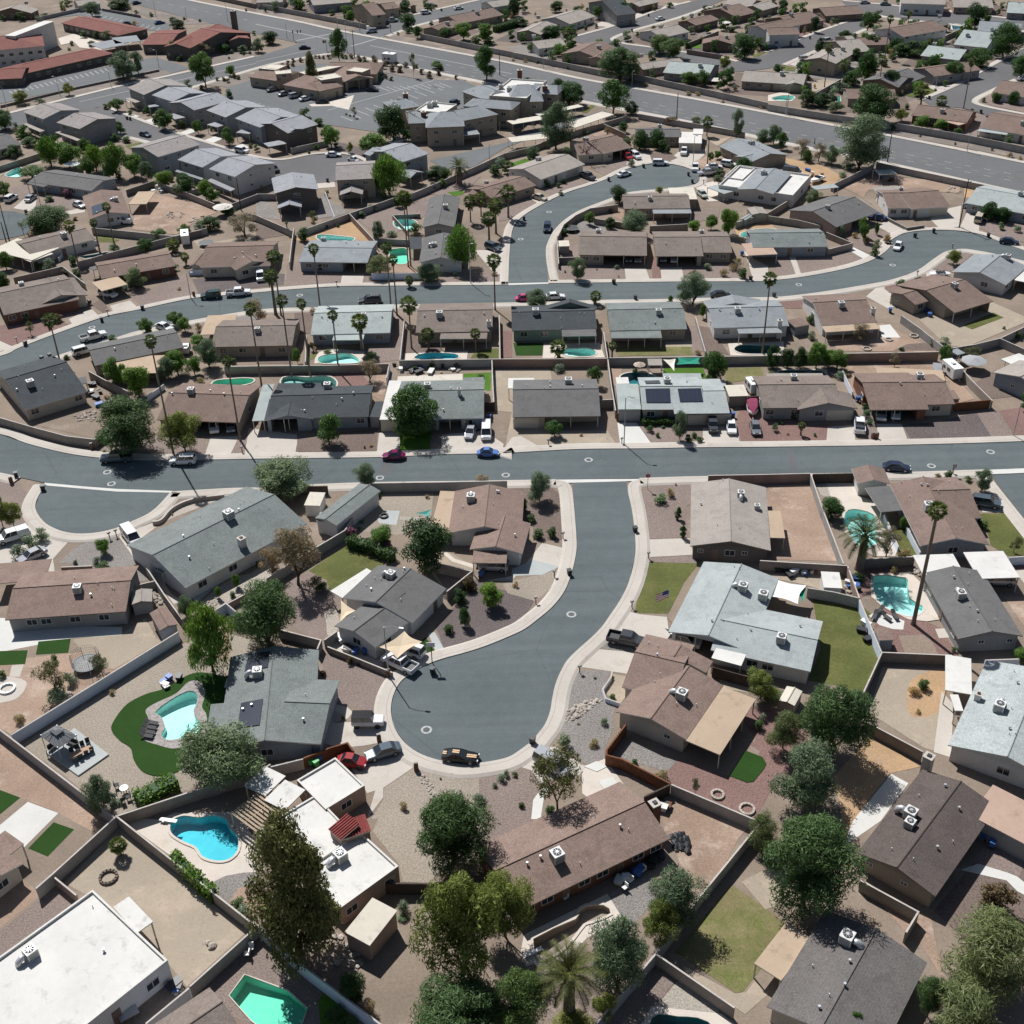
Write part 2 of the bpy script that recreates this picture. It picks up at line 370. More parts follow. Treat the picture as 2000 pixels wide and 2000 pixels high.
# ------------------------------------------------------------ houses
class House: pass
HC = None; HOUSES = []
def H(nick, roof='brown', wall='tan', he=2.65, pit=.25, name='house', cat='house', win=1, label=None):
    """start a house; the roof pieces that follow belong to it"""
    global HC
    finish_house(); HC = House(); h = HC
    h.nick, h.roof, h.wall, h.he, h.pit, h.name, h.cat, h.win, h.label = nick, roof, wall, he, pit, name, cat, win, label
    h.wings, h.tris, h.items, h.slabs = [], [], [], []
def frame(C, D, he, away=True):
    c, d = W(C, he), W(D, he); u = d - c; u.z = 0; L = u.length; u /= L; v = Vector((-u.y, u.x, 0))
    if (v.dot(Vector((c.x, c.y, 0))) < 0) == away: v = -v
    return c, u, v, L
def gp(C, D, R, he=None, pit=None, **k):
    """gabled piece, ridge along the near eave C-D; R is any point seen on the ridge"""
    he = he or HC.he; pit = pit or HC.pit; c, u, v, L = frame(C, D, he)
    lo, hi = 2.0, 40.0
    for _ in range(40):
        d = (lo + hi) / 2
        if (W(R, he + pit * d / 2) - c).dot(v) > d / 2: lo = d
        else: hi = d
    return wing(c, u, v, L, lo, he, pit, **k)
def gn(C, D, F, he=None, pit=None, **k):
    """gabled piece with its gable end C-D in view; F is the other end of one eave"""
    he = he or HC.he; pit = pit or HC.pit; c, u, v, L = frame(C, D, he); f = W(F, he); d = (f - c).dot(v)
    if d < 0: v = -v; d = -d
    if d > L * .75:                                            # long sides seen best: square the gable end to them
        s = (f - c).dot(u); base, oth = (c, W(D, he)) if s < L / 2 else (W(D, he), c)
        a = f - base; a.z = 0; La = a.length; a /= La; b = Vector((-a.y, a.x, 0))
        if b.dot(oth - base) < 0: b = -b
        Lb = (oth - base).dot(b)
        if s >= L / 2: base = base + b * Lb; b = -b
        return wing(base, a, b, La, Lb, he, pit, **k)
    return wing(c, v, u, max(d, 1.5), L, he, pit, **k)
def wing(O, a, b, La, Lb, he, pit, roof=None, walls=True, port=None, ft=None, hip=(0, 0), ov=(.35, .5), flat=False, par=0.0, wall=None, base=0.0):
    h = HC; w = House(); w.O, w.a, w.b, w.La, w.Lb, w.he, w.pit = O.copy(), a, b, La, Lb, he, pit
    w.ft, w.flat, w.port = ft or {}, flat, port
    O = w.O; O.z = 0
    P = lambda s, t, z: O + a * s + b * t + Vector((0, 0, z))
    hr = he + pit * Lb / 2
    rm = MB(); wm = MB()
    if flat:
        ov = (0, 0)
        top = [P(0, 0, he), P(La, 0, he), P(La, Lb, he), P(0, Lb, he)]
        t = .22 if par else 0
        inn = [P(t, t, he), P(La - t, t, he), P(La - t, Lb - t, he), P(t, Lb - t, he)]
        zr = he - par
        rm.face([Vector((p.x, p.y, zr)) for p in inn], 0)
        if par:
            for i in range(4):
                j = (i + 1) % 4; rm.face([top[i], top[j], inn[j], inn[i]], 1); dn = Vector((0, 0, -par))
                rm.face([inn[i], inn[j], inn[j] + dn, inn[i] + dn], 1)
        else: rm.slab([p + Vector((0, 0, .01)) for p in top], .01, 1, 1)
        h.tris += [[Vector((p.x, p.y, zr)) for p in (inn[0], inn[1], inn[2])], [Vector((p.x, p.y, zr)) for p in (inn[0], inn[2], inn[3])]]
        hw = he
    else:
        r0, r1 = P(hip[0] * Lb / 2, Lb / 2, hr), P(La - hip[1] * Lb / 2, Lb / 2, hr)
        e = [P(0, 0, he), P(La, 0, he), P(La, Lb, he), P(0, Lb, he)]
        qs = [[e[0], e[1], r1, r0], [e[2], e[3], r0, r1]]
        if hip[0]: qs.append([e[3], e[0], r0])
        if hip[1]: qs.append([e[1], e[2], r1])
        for q in qs:
            rm.slab(q, .17, 0, 1)
            h.tris.append([q[0], q[1], q[2]])
            if len(q) == 4: h.tris.append([q[0], q[2], q[3]])
        cp = [(r0 - a * .02), (r1 + a * .02)]
        rm.tube([cp[0] + Vector((0, 0, .015)), cp[1] + Vector((0, 0, .015))], [.09, .09], 5, 2)
        hw = he + pit * ov[1] - .2
    s0, s1, t0, t1 = ov[0], La - ov[0], ov[1], Lb - ov[1]
    w.rect = (s0, s1, t0, t1); w.hw = hw
    pts = [(s0, t0), (s1, t0), (s1, t1), (s0, t1)]
    if port:
        k, f0, f1, dep = port
        if k == 'e':
            p0, p1 = s0 + (s1 - s0) * f0, s0 + (s1 - s0) * f1; dep = min(dep, t1 - t0 - .3)
            fp = [(s0, t0)] if f0 > .02 else []
            fp += [(p0, t0), (p0, t0 + dep), (p1, t0 + dep), (p1, t0)] if f0 > .02 and f1 < .98 else ([(s0, t0 + dep), (p1, t0 + dep), (p1, t0)] if f0 <= .02 else [(p0, t0), (p0, t0 + dep), (s1, t0 + dep)])
            pts = fp + ([(s1, t0)] if f1 < .98 else []) + [(s1, t1), (s0, t1)]
            corners = [(s0 + .1 if f0 <= .02 else None, t0), (s1 - .1 if f1 >= .98 else None, t0), ((p0 + p1) / 2, t0)]
            w.portr = (p0, p1, t0, t0 + dep)
        else:
            p0, p1 = t0 + (t1 - t0) * f0, t0 + (t1 - t0) * f1; dep = min(dep, s1 - s0 - .3)
            pts = [(s0, t0), (s1, t0), (s1, t1), (s0, t1)]
            q = []
            if f1 < .98: q += [(s0, p1)]
            q += [(s0 + dep, p1 if f1 < .98 else t1), (s0 + dep, p0 if f0 > .02 else t0)]
            if f0 > .02: q += [(s0, p0), (s0, t0)]
            pts = ([(s1, t0), (s1, t1)] + ([(s0, t1)] if f1 < .98 else []) + q)
            corners = [(s0, t0 + .1 if f0 <= .02 else None), (s0, t1 - .1 if f1 >= .98 else None), (s0, (p0 + p1) / 2)]
            w.portr = (s0, s0 + dep, p0, p1)
        for (x, y) in corners:
            if x is not None and y is not None: h.items.append(('post', P(x, y, 0), hw))
    if walls:
        wm.prism([P(s, t, base) for s, t in pts], hw - base)
        if flat: wm.f.pop(); wm.m.pop()
        if not flat:
            for s, hp in ((s0, hip[0]), (s1, hip[1])):
                if hp: continue
                z = hr - .19; 
                if t1 - t0 > .6: wm.face([P(s, t0, hw), P(s, t1, hw), P(s, t1, he + pit * ov[1] - .17), P(s, Lb / 2, z), P(s, t0, he + pit * ov[1] - .17)], 1)
    else:
        for s, t in ((s0, t0), (s1, t0), (s0, t1), (s1, t1)): h.items.append(('post', P(s, t, 0), hw))
    w.rm, w.wm, w.roof, w.wall, w.walls = rm, wm, roof or h.roof, wall or h.wall, walls
    h.wings.append(w); return w
def sl(C, D, F, h=2.55, roof=None, closed=False, drop=0.0, wall=None, thick=.14, slats=0, name=None):
    """flat or slightly tilted cover: C-D the edge towards the viewer, F on the far edge"""
    h0 = h; c, u, v, L = frame(C, D, h0); d = (W(F, h0 + drop) - c).dot(v)
    if d < 0: v = -v; d = -d
    c.z = 0
    P = lambda s, t, z: c + u * s + v * t + Vector((0, 0, z))
    mb = MB(); q = [P(0, 0, h0), P(L, 0, h0), P(L, d, h0 + drop), P(0, d, h0 + drop)]
    if slats:
        n = int(d / slats)
        for i in range(n):
            t = (i + .5) * d / n; z = h0 + drop * t / d; mb.slab([P(0, t - slats * .3, z), P(L, t - slats * .3, z), P(L, t + slats * .3, z), P(0, t + slats * .3, z)], .1, 0, 0)
        for s in (.1, L / 2, L - .1): mb.slab([P(s - .06, 0, h0 - .1), P(s + .06, 0, h0 - .1), P(s + .06, d, h0 + drop - .1), P(s - .06, d, h0 + drop - .1)], .12, 0, 0)
    else: mb.slab(q, thick, 0, 1)
    if roof == 'redtile':
        for i in range(int(L / .34)): s = .17 + i * .34; mb.tube([P(s, 0, h0 + .02), P(s, d, h0 + drop + .02)], [.1, .1], 5, 0)
    HC.tris += [[q[0], q[1], q[2]], [q[0], q[2], q[3]]]
    wl = None
    if closed:
        wl = MB(); e = .12; fp = [P(e, e, 0), P(L - e, e, 0), P(L - e, d - e, 0), P(e, d - e, 0)]
        zt = [h0 - thick - .004 + drop * x for x in (e / d, e / d, 1 - e / d, 1 - e / d)]
        tp = [f + Vector((0, 0, z)) for f, z in zip(fp, zt)]
        for i in range(4):
            j = (i + 1) % 4; wl.face([fp[i], fp[j], tp[j], tp[i]])
    else:
        n = max(2, int(L / 3.5) + 1)
        for i in range(n): HC.items.append(('post', P(.15 + (L - .3) * i / (n - 1), .15, 0), h0 - thick - .002))
    HC.slabs.append((mb, roof or HC.roof, wl, wall or HC.wall, c + u * L / 2 + v * d / 2, name or ('lean_to_roof' if closed else 'patio_cover')))
def flat(C, D, F, he=3.2, par=.25, **k):
    c, u, v, L = frame(C, D, he); d = (W(F, he) - c).dot(v)
    if d < 0: v = -v; d = -d
    return wing(c, u, v, L, d, he, 0, flat=True, par=par, **k)
def onroof(p):
    d = ray(PX(p)); best = None
    for t in HC.tris:
        x = intersect_ray_tri(t[0], t[1], t[2], d, CAM, True)
        if x is not None and (best is None or (x - CAM).length < (best[0] - CAM).length):
            n = (t[1] - t[0]).cross(t[2] - t[0]).normalized(); best = (x, n if n.z > 0 else -n)
    if best is None: best = (W(p, HC.he + .6), Vector((0, 0, 1)))
    return best
def ac(x, y, duct=1, s=1.0, rz=None):
    HC.items.append(('ac', onroof((x, y))[0], s, duct, rz))
def vent(*ps):
    for p in ps: HC.items.append(('vent', onroof(p)[0]))
def pipe(*ps):
    for p in ps: HC.items.append(('pipe', onroof(p)[0]))
def chim(x, y, w=.9, hgt=1.3, m='brick'): HC.items.append(('chim', onroof((x, y))[0], w, hgt, m))
def solar(q, nx, ny): HC.items.append(('solar', [onroof(p) for p in q], nx, ny))
def finish_house():
    global HC
    h = HC
    if h is None: return
    HC = None
    pts = [w.O + w.a * w.La / 2 + w.b * w.Lb / 2 for w in h.wings] or [s[4] for s in h.slabs]
    c = pts[0].copy(); c.z = 0
    e = empty(h.name, c); h.e = e; h.c = c
    area = max([w.La * w.Lb for w in h.wings] or [9])
    fas = paint('fascia_' + ('w' if h.wall in ('white', 'bluegrey', 'cream') else 'b'), (.62, .61, .58) if h.wall in ('white', 'bluegrey', 'cream') else (.19, .15, .125), .7)
    for w in h.wings:
        k = w.roof
        m0 = roofmat(k); cap = surf('cap_' + k, dk(ROOF[k], .86), .06, .3, 2, .9)
        w.rm.build('roof', [m0, fas if not w.flat else m0, cap], e)
        if w.wm.f:
            gm = surf('siding_' + w.wall, dk(WALL[w.wall], .9), .05, .5, 3, .85)
            w.wm.build('wall', [wallmat(w.wall), gm], e)
    for (mb, rk, wl, wk, _, nm) in h.slabs:
        rm = roofmat(rk) if rk in ROOF else MATS[rk]
        mb.build(nm, [rm, M_post], e)
        if wl: wl.build('wall', [wallmat(wk)], e)
    for w in h.wings:
        if not w.flat and w.walls and w.La * w.Lb > 70:
            for _ in range(rnd.choice((2, 3, 4))):
                s, t = rnd.uniform(.12, .88) * w.La, rnd.uniform(.12, .88) * w.Lb; p = w.O + w.a * s + w.b * t; p.z = w.he + w.pit * min(t, w.Lb - t); h.items.append((rnd.choice(('pipe', 'pipe', 'vent')), p))
    rz0 = math.atan2(h.wings[0].a.y, h.wings[0].a.x) if h.wings else 0
    for it in h.items:
        if it[0] == 'post': link('post', POST, e, it[1] - c, rz0, (1, 1, it[2]))
        elif it[0] == 'ac':
            o = link('air_conditioner', AC[0], e, it[1] - c - Vector((0, 0, .08)), rz0 if it[4] is None else it[4], it[2]); link('fan_grille', AC[1], o)
            if it[3]: link('duct', AC[2], o, rz=0 if it[3] == 1 else math.pi * (it[3] - 1) / 2)
        elif it[0] == 'vent': link('roof_vent', VENT, e, it[1] - c)
        elif it[0] == 'pipe': link('vent_pipe', PIPE, e, it[1] - c)
        elif it[0] == 'chim':
            mb = MB(); p = it[1]; mb.box((p.x, p.y, 0.0), it[2], it[2], p.z + it[3], rz0); z = p.z + it[3]
            mb.box((p.x, p.y, z), it[2] + .16, it[2] + .16, .12, rz0, 1); mb.box((p.x, p.y, z + .12), it[2] * .45, it[2] * .45, .15, rz0, 2)
            mb.build('chimney', [wallmat(it[4]), M_conc, M_dark], e)
        elif it[0] == 'solar':
            q = [p + n * .12 for p, n in it[1]]; n = it[1][0][1]; mb = MB()
            mb.slab(q, .05, 1, 1)
            nx, ny = it[2], it[3]
            L = lambda s, t: (q[0].lerp(q[1], s)).lerp(q[3].lerp(q[2], s), t) + n * .006
            for i in range(nx):
                for j in range(ny):
                    g = .005; s0, s1, t0, t1 = i / nx + g / 2, (i + 1) / nx - g / 2, j / ny + g / 2, (j + 1) / ny - g / 2
                    mb.face([L(s0, t0), L(s1, t0), L(s1, t1), L(s0, t1)], 0)
            mb.build('solar_panel', [M_solar, M_dark], e)
    if h.win:
        for wi, w in enumerate(h.wings):
            if not w.walls: continue
            s0, s1, t0, t1 = w.rect
            sides = dict(e0=(lambda x: (x, t0), -w.b, s0, s1), e1=(lambda x: (x, t1), w.b, s0, s1), g0=(lambda x: (s0, x), -w.a, t0, t1), g1=(lambda x: (s1, x), w.a, t0, t1))
            for k, (fn, nrm, x0, x1) in sides.items():
                mid = fn((x0 + x1) / 2); mp = w.O + w.a * mid[0] + w.b * mid[1]
                if nrm.dot(Vector((CAM.x, CAM.y, 0)) - mp) <= 0 and k not in w.ft: continue
                L = x1 - x0; f = w.ft.get(k)
                if f is None:
                    if L < 2.4: continue
                    n = max(1, int(L / 4.0)); f = ''.join('w' if (i != n // 2 or n < 2 or k[0] == 'g') else 'd' for i in range(n))
                    if k[0] == 'g': f = '.s' * max(1, int(L / 5)) if rnd.random() < .6 else '.w.'
                wt = [2.2 if ch == 'g' else 1 for ch in f]; acc = 0
                rz = math.atan2(nrm.x, -nrm.y)
                for ch, ww in zip(f, wt):
                    x = x0 + L * (acc + ww / 2) / sum(wt); acc += ww
                    if ch == '.': continue
                    st = fn(x)
                    if w.port:
                        p0, p1, q0, q1 = w.portr
                        if p0 - .8 < st[0] < p1 + .8 and q0 - .8 < st[1] < q1 + .8: continue
                    p = w.O + w.a * st[0] + w.b * st[1]
                    bad = False
                    for o in h.wings:
                        if o is w or not o.walls: continue
                        dd = p - o.O; s_, t_ = dd.dot(o.a), dd.dot(o.b); a0, a1, b0, b1 = o.rect
                        if a0 - .6 < s_ < a1 + .6 and b0 - .6 < t_ < b1 + .6: bad = True
                    if bad: continue
                    p = p - c; p.z = 0
                    for z in ((1.0, 3.75) if w.hw > 4.5 else (1.0,)):
                        if ch in 'ws':
                            pr = WIN if ch == 'w' else WINS
                            o = link('window', pr[0], e, p + Vector((0, 0, z if ch == 'w' else z + .35)), rz); link('pane', pr[1], o)
                        elif z > 2:
                            o = link('window', WIN[0], e, p + Vector((0, 0, z)), rz); link('pane', WIN[1], o)
                        elif ch == 'd': o = link('door', DOOR[0], e, p + Vector((0, 0, .05)), rz); link('handle', DOOR[1], o)
                        elif ch == 'g': link('garage_door', GAR, e, p + Vector((0, 0, .02)), rz, (min(1, L / 5), 1, 1))
    h.rects = [(w.O, w.a, w.b, w.La, w.Lb) for w in h.wings]
    HOUSES.append(h); thing(e, h.label or h.nick, h.cat, at=c, fixed=True)
# ------------------------------------------------------------ walls, fences, hedges
M_block = blockmat('block_grey', (.30, .262, .228)); M_blockp = blockmat('block_pink', (.30, .22, .185)); M_blockw = blockmat('block_pale', (.62, .69, .80), mortar=.96, var=.08)
M_blockd = blockmat('block_dark', (.20, .175, .16)); M_blockg = blockmat('block_cool', (.33, .315, .30)); M_fence = surf('fence_wood', (.17, .078, .045), .2, .8, 4, .85, grain=.25)
M_fenced = surf('fence_dark', (.085, .065, .055), .2, .8, 4, .85, grain=.25); M_fencep = surf('fence_pale', (.40, .385, .36), .1, .8, 4, .85, grain=.12)
M_cap = surf('wall_cap', (.46, .42, .385), .12, .5, 4, .9, grain=.12)
WMAT = dict(grey=M_block, pink=M_blockp, white=M_blockw, dark=M_blockd, cool=M_blockg, wood=M_fence, dkwood=M_fenced, pale=M_fencep)
def wall(pts, m='grey', h=1.85, desc=None, w=.2, sm=0, foot=False):
    q = [W(p, 0 if foot else h) for p in pts]; q = [(p.x, p.y) for p in q]
    if sm: q = smooth(q, False, 4)
    mb = MB(); k = len(q); off = []
    for i in range(k):
        a = q[max(0, i - 1)]; b = q[min(k - 1, i + 1)]
        d1 = (Vector(q[i]) - Vector(a)).normalized() if i else (Vector(b) - Vector(q[i])).normalized()
        d2 = (Vector(b) - Vector(q[i])).normalized() if i < k - 1 else d1
        n = Vector((-(d1 + d2).y, (d1 + d2).x))
        if n.length < .2: n = Vector((-d2.y, d2.x))
        n = n.normalized(); n /= max(.45, n.dot(Vector((-d2.y, d2.x)))); off.append(n * w / 2)
    for i in range(k - 1):
        A0, A1 = Vector(q[i]) - off[i], Vector(q[i]) + off[i]; B0, B1 = Vector(q[i + 1]) - off[i + 1], Vector(q[i + 1]) + off[i + 1]
        mb.prism([(*A0, 0), (*B0, 0), (*B1, 0), (*A1, 0)], h, 0, 1)
    wood = 'wood' in m or m == 'pale'
    if wood:                                                    # boards proud of the fence line, posts
        for i in range(k - 1):
            A, B = Vector(q[i]), Vector(q[i + 1]); L = (B - A).length; n = max(2, int(L / .3)); rz = math.atan2((B - A).y, (B - A).x)
            for j in range(n):
                if j % 2 == 0:
                    p = A.lerp(B, (j + .5) / n); mb.box((p.x, p.y, .02), .22, w + .05, h - .05 + (.04 if j % 4 else 0), rz)
    o = mb.build('wooden_fence' if wood else 'block_wall', [WMAT[m], WMAT[m] if wood else M_cap])
    mid = q[k // 2] if k > 2 else ((q[0][0] + q[1][0]) / 2, (q[0][1] + q[1][1]) / 2)
    thing(o, desc or dict(grey='tan grey block wall', pink='pinkish brown block wall', white='white painted block wall', dark='dark brown block wall', cool='cool grey block wall', wood='reddish wooden fence', dkwood='dark wooden fence', pale='pale board fence')[m],
          'fence' if wood else 'wall', at=(*mid, 0)); return o
# ------------------------------------------------------------ trees
LEAF = dict(mesq=((0.066, 0.122, 0.040), (0.117, 0.189, 0.067)), round=((0.036, 0.092, 0.023), (0.074, 0.156, 0.037)), ash=((0.059, 0.125, 0.031), (0.108, 0.197, 0.056)),
            olive=((0.108, 0.159, 0.088), (0.185, 0.254, 0.139)), yellow=((0.147, 0.184, 0.037), (0.230, 0.271, 0.073)), dry=((0.217, 0.178, 0.111), (0.304, 0.256, 0.169)),
            pv=((.13, .165, .062), (.21, .245, .105)), dark=((0.031, 0.069, 0.022), (0.059, 0.116, 0.034)), lime=((0.096, 0.189, 0.029), (0.166, 0.287, 0.060)),
            euc=((.085, .10, .035), (.155, .165, .065)), bush=((0.057, 0.111, 0.034), (0.108, 0.173, 0.060)), drybush=((0.275, 0.209, 0.097), (0.362, 0.287, 0.142)),
            sage=((0.153, 0.206, 0.132), (0.216, 0.280, 0.185)), pinkfl=((0.160, 0.070, 0.101), (0.275, 0.093, 0.162)), agave=((0.128, 0.206, 0.113), (0.191, 0.280, 0.146)), redbush=((.085, .065, .028), (.14, .095, .04)))
def crown_mesh(kind, seed, lobes, lr, n, ls, z0=.22, flatten=1.0, tall=0, asp=1.7, core=.55, droop=0):
    r = random.Random(seed); mb = MB(); cs = []
    for i in range(lobes):
        for _ in range(60):
            t = r.random() * 2 * math.pi; rr = (1 - lr * .8) * math.sqrt(r.random()); z = r.random()
            if tall: rr *= (1 - .5 * z ** 2.2) * (.75 + .25 * min(1, z * 4))
            else: rr *= math.sqrt(max(0, 1 - (2 * abs(z - .42)) ** 2 * .8)) if z > .42 else (.7 + .3 * z / .42)
            p = (math.cos(t) * rr, math.sin(t) * rr, z)
            if all((p[0] - c[0]) ** 2 + (p[1] - c[1]) ** 2 + 1.2 * (p[2] - c[2]) ** 2 > (lr * .55) ** 2 for c in cs): break
        cs.append(p)
    vr = (1 - z0)
    for c in cs:
        l = lr * r.uniform(.7, 1.2); k = int(n / lobes * r.uniform(.8, 1.2))
        for _ in range(k):
            t = r.random() * 2 * math.pi; u = r.uniform(-.8, 1); q = math.sqrt(1 - u * u); d = l * (core + (1 - core) * r.random()) * r.uniform(.85, 1.12)
            dx = Vector((math.cos(t) * q, math.sin(t) * q, u)); 
            p = Vector((c[0], c[1], 0)) + Vector((dx.x, dx.y, 0)) * d
            p.z = z0 + vr * (.12 + .78 * c[2]) + dx.z * d * .42 * flatten
            if p.z < z0 * .6: continue
            nn = (dx + Vector((r.gauss(0, .6), r.gauss(0, .6), r.gauss(.25, .6)))).normalized()
            x = nn.orthogonal().normalized(); y = nn.cross(x); a = r.random() * 6.28; x, y = x * math.cos(a) + y * math.sin(a), y * math.cos(a) - x * math.sin(a)
            s = ls * r.uniform(.55, 1.35); x *= s * asp * .5; y *= s * .5 / asp
            x.z *= .5; y.z *= .5
            if droop: p.z -= abs(r.gauss(0, droop)); x = Vector((x.x * .5, x.y * .5, -abs(x.length)*.5))
            mb.face([p - x * .9 - y * .5, p + x * .2 - y, p + x, p - x * .1 + y])
    me = mb.mesh('crown', [foliage('leaf_' + kind, *LEAF[kind])]); return me, cs
def trunk_mesh(seed, cs, z0, r0=.055, limbs=5):
    r = random.Random(seed + 99); mb = MB(); vr = 1 - z0
    zf = max(.08, z0 * .75); lean = (r.uniform(-.06, .06), r.uniform(-.06, .06))
    mb.tube([(0, 0, -.01), (lean[0] * .5, lean[1] * .5, zf * .5), (lean[0], lean[1], zf)], [r0 * 1.25, r0, r0 * .85], 7)
    for c in sorted(cs, key=lambda c: r.random())[:limbs]:
        e = Vector((c[0], c[1], z0 + vr * (.12 + .78 * c[2]))); s = Vector((lean[0], lean[1], zf * .9)); m = s.lerp(e, .5) + Vector((0, 0, .06))
        mb.tube([s, m, e], [r0 * .6, r0 * .36, r0 * .12], 5)
    return mb.mesh('trunk', [M_trunk], smooth=True)
PROTO = {}
KINDS = dict(mesq=dict(lobes=24, lr=.38, n=20000, ls=.047, z0=.10, asp=2.4), round=dict(lobes=20, lr=.40, n=16000, ls=.05, z0=.05, core=.75),
             ash=dict(lobes=16, lr=.38, n=8000, ls=.07, z0=.16), olive=dict(lobes=20, lr=.36, n=15000, ls=.048, z0=.08, asp=2.2), yellow=dict(lobes=22, lr=.34, n=14000, ls=.048, z0=.12, asp=2.2),
             dry=dict(lobes=14, lr=.36, n=4200, ls=.058, z0=.2, asp=2.4), pv=dict(lobes=24, lr=.34, n=15000, ls=.046, z0=.10, asp=2.8), dark=dict(lobes=16, lr=.40, n=9000, ls=.068, z0=.06),
             lime=dict(lobes=15, lr=.40, n=8000, ls=.07, z0=.12), euc=dict(lobes=46, lr=.30, n=22000, ls=.046, z0=.04, tall=1), willow=dict(lobes=20, lr=.38, n=9000, ls=.07, z0=.10, droop=.02),
             bush=dict(lobes=7, lr=.5, n=1100, ls=.15, z0=.02), drybush=dict(lobes=7, lr=.5, n=800, ls=.13, z0=.02, asp=3), sage=dict(lobes=7, lr=.5, n=1100, ls=.13, z0=.02), column=dict(lobes=16, lr=.42, n=3000, ls=.12, z0=.02, tall=0),
             pinkfl=dict(lobes=7, lr=.5, n=900, ls=.15, z0=.03), agave=dict(lobes=5, lr=.5, n=600, ls=.2, z0=.01, asp=3.5), sparse=dict(lobes=12, lr=.33, n=2600, ls=.062, z0=.3, asp=2.4), redbush=dict(lobes=7, lr=.5, n=1400, ls=.13, z0=.02))
ALIAS = dict(willow='lime', column='round', sparse='euc')
NAMES = dict(bush='green_shrub', drybush='dry_shrub', sage='grey_shrub', pinkfl='flowering_shrub', agave='desert_plant', redbush='red_shrub', fan='fan_palm', date='date_palm', bare='bare_tree', hedge='hedge', dry='dry_tree')
DESC = dict(mesq='feathery green mesquite tree', round='dense round green tree', ash='leafy mid-green tree', olive='grey-green olive-like tree', yellow='yellow-green airy tree', dry='brownish half-bare tree', pv='pale green palo verde tree',
            dark='dark green bushy tree', lime='bright green leafy tree', euc='tall olive-green eucalyptus tree', willow='weeping green tree', bush='rounded green shrub', drybush='dry tan shrub', sage='grey-green shrub',
            column='slender clipped green tree', pinkfl='pink flowering shrub', agave='spiky desert plant', sparse='thin open-crowned tree', fan='tall fan palm', date='feathery date palm', bare='leafless branching tree', redbush='reddish brown shrub')
def proto(kind):
    if kind not in PROTO:
        k = KINDS[kind]; L = []
        for i in range(3):
            cm, cs = crown_mesh(ALIAS.get(kind, kind), sum(map(ord, kind)) % 97 + i * 31 + len(kind) * 5, **k)
            L.append((cm, trunk_mesh(i * 17, cs, k['z0'], .05 if kind not in ('sparse', 'pv', 'yellow') else .035)))
        PROTO[kind] = L
    return PROTO[kind]
_ti = [0]
SHR = ('bush', 'drybush', 'sage', 'pinkfl', 'agave', 'redbush')
def tree(kind, b, top, wpx, desc=None, h=None, rz=None):
    base = W(b); w = wpx / S / ppm(base) * 1.1
    th = math.atan2(CH, math.hypot(base.x, base.y)); z0 = KINDS[kind]['z0']; r = w / 2
    if h is None:
        dy = (PX(b)[1] - PX((0, top))[1]) / ppm(base); lo, hi = .3, 40
        for _ in range(40):
            m = (lo + hi) / 2
            if m * (1 + z0) / 2 * math.cos(th) + math.hypot(m * (1 - z0) / 2 * math.cos(th), r * .85 * math.sin(th)) < dy: lo = m
            else: hi = m
        h = lo
    h = max(h, .35 * w if kind not in SHR else .45 * w)
    _ti[0] += 1; cm, tm = proto(kind)[_ti[0] % 3]
    sh = kind in SHR
    e = empty(NAMES.get(kind, 'tree'), (base.x, base.y, 0), rz if rz is not None else rnd.random() * 6.28)
    link('crown' if not sh else 'foliage', cm, e, sc=(r, r, h))
    link('trunk' if not sh else 'stem', tm, e, sc=(r if not sh else r * .6, r if not sh else r * .6, h))
    thing(e, desc or DESC[kind], 'shrub' if sh else 'tree', None, base); return e
def shr(kind, *ps, desc=None):
    for p in ps:
        base = W(p[:2]); w = p[2] / S / ppm(base); tree(kind, p[:2], 0, p[2], desc=desc, h=w * (p[3] if len(p) > 3 else .75))
def fan_meshes(seed):
    r = random.Random(seed); g = MB(); d = MB()
    for i in range(34):
        a = i * 2.4 + r.uniform(-.2, .2); el = math.radians(70 - 115 * (i / 33) + r.uniform(-8, 8)); L = r.uniform(.40, .55)
        dr = Vector((math.cos(a) * math.cos(el), math.sin(a) * math.cos(el), math.sin(el))); p = dr * L; sd = Vector((-math.sin(a), math.cos(a), 0)); up = dr.cross(sd)
        g.face([sd * .012, p + sd * .012, p - sd * .012, sd * -.012])
        for k in range(9):
            t = (k - 4) / 4 * 1.25; v = (dr * math.cos(t) + sd * math.sin(t)).normalized(); v2 = v + Vector((0, 0, -.35)); n = sd * math.cos(t) - dr * math.sin(t)
            q = p + v * .30; tip = q + v2.normalized() * .24 * (1 - .2 * abs(t))
            g.face([p, q + n * .06, tip, q - n * .06])
    for i in range(30):
        a = r.random() * 6.28; z = -r.uniform(.05, .75); x = Vector((math.cos(a), math.sin(a), 0)); s = Vector((-x.y, x.x, 0))
        d.face([x * .1 + Vector((0, 0, z + .1)) + s * .05, x * .1 + Vector((0, 0, z + .1)) - s * .05, x * .36 + Vector((0, 0, z - .35)) - s * .12, x * .36 + Vector((0, 0, z - .35)) + s * .12])
    return g.mesh('crown', [foliage('leaf_fan', (.095, .135, .045), (.16, .20, .075))]), d.mesh('skirt', [foliage('leaf_skirt', (.13, .10, .065), (.19, .15, .10))])
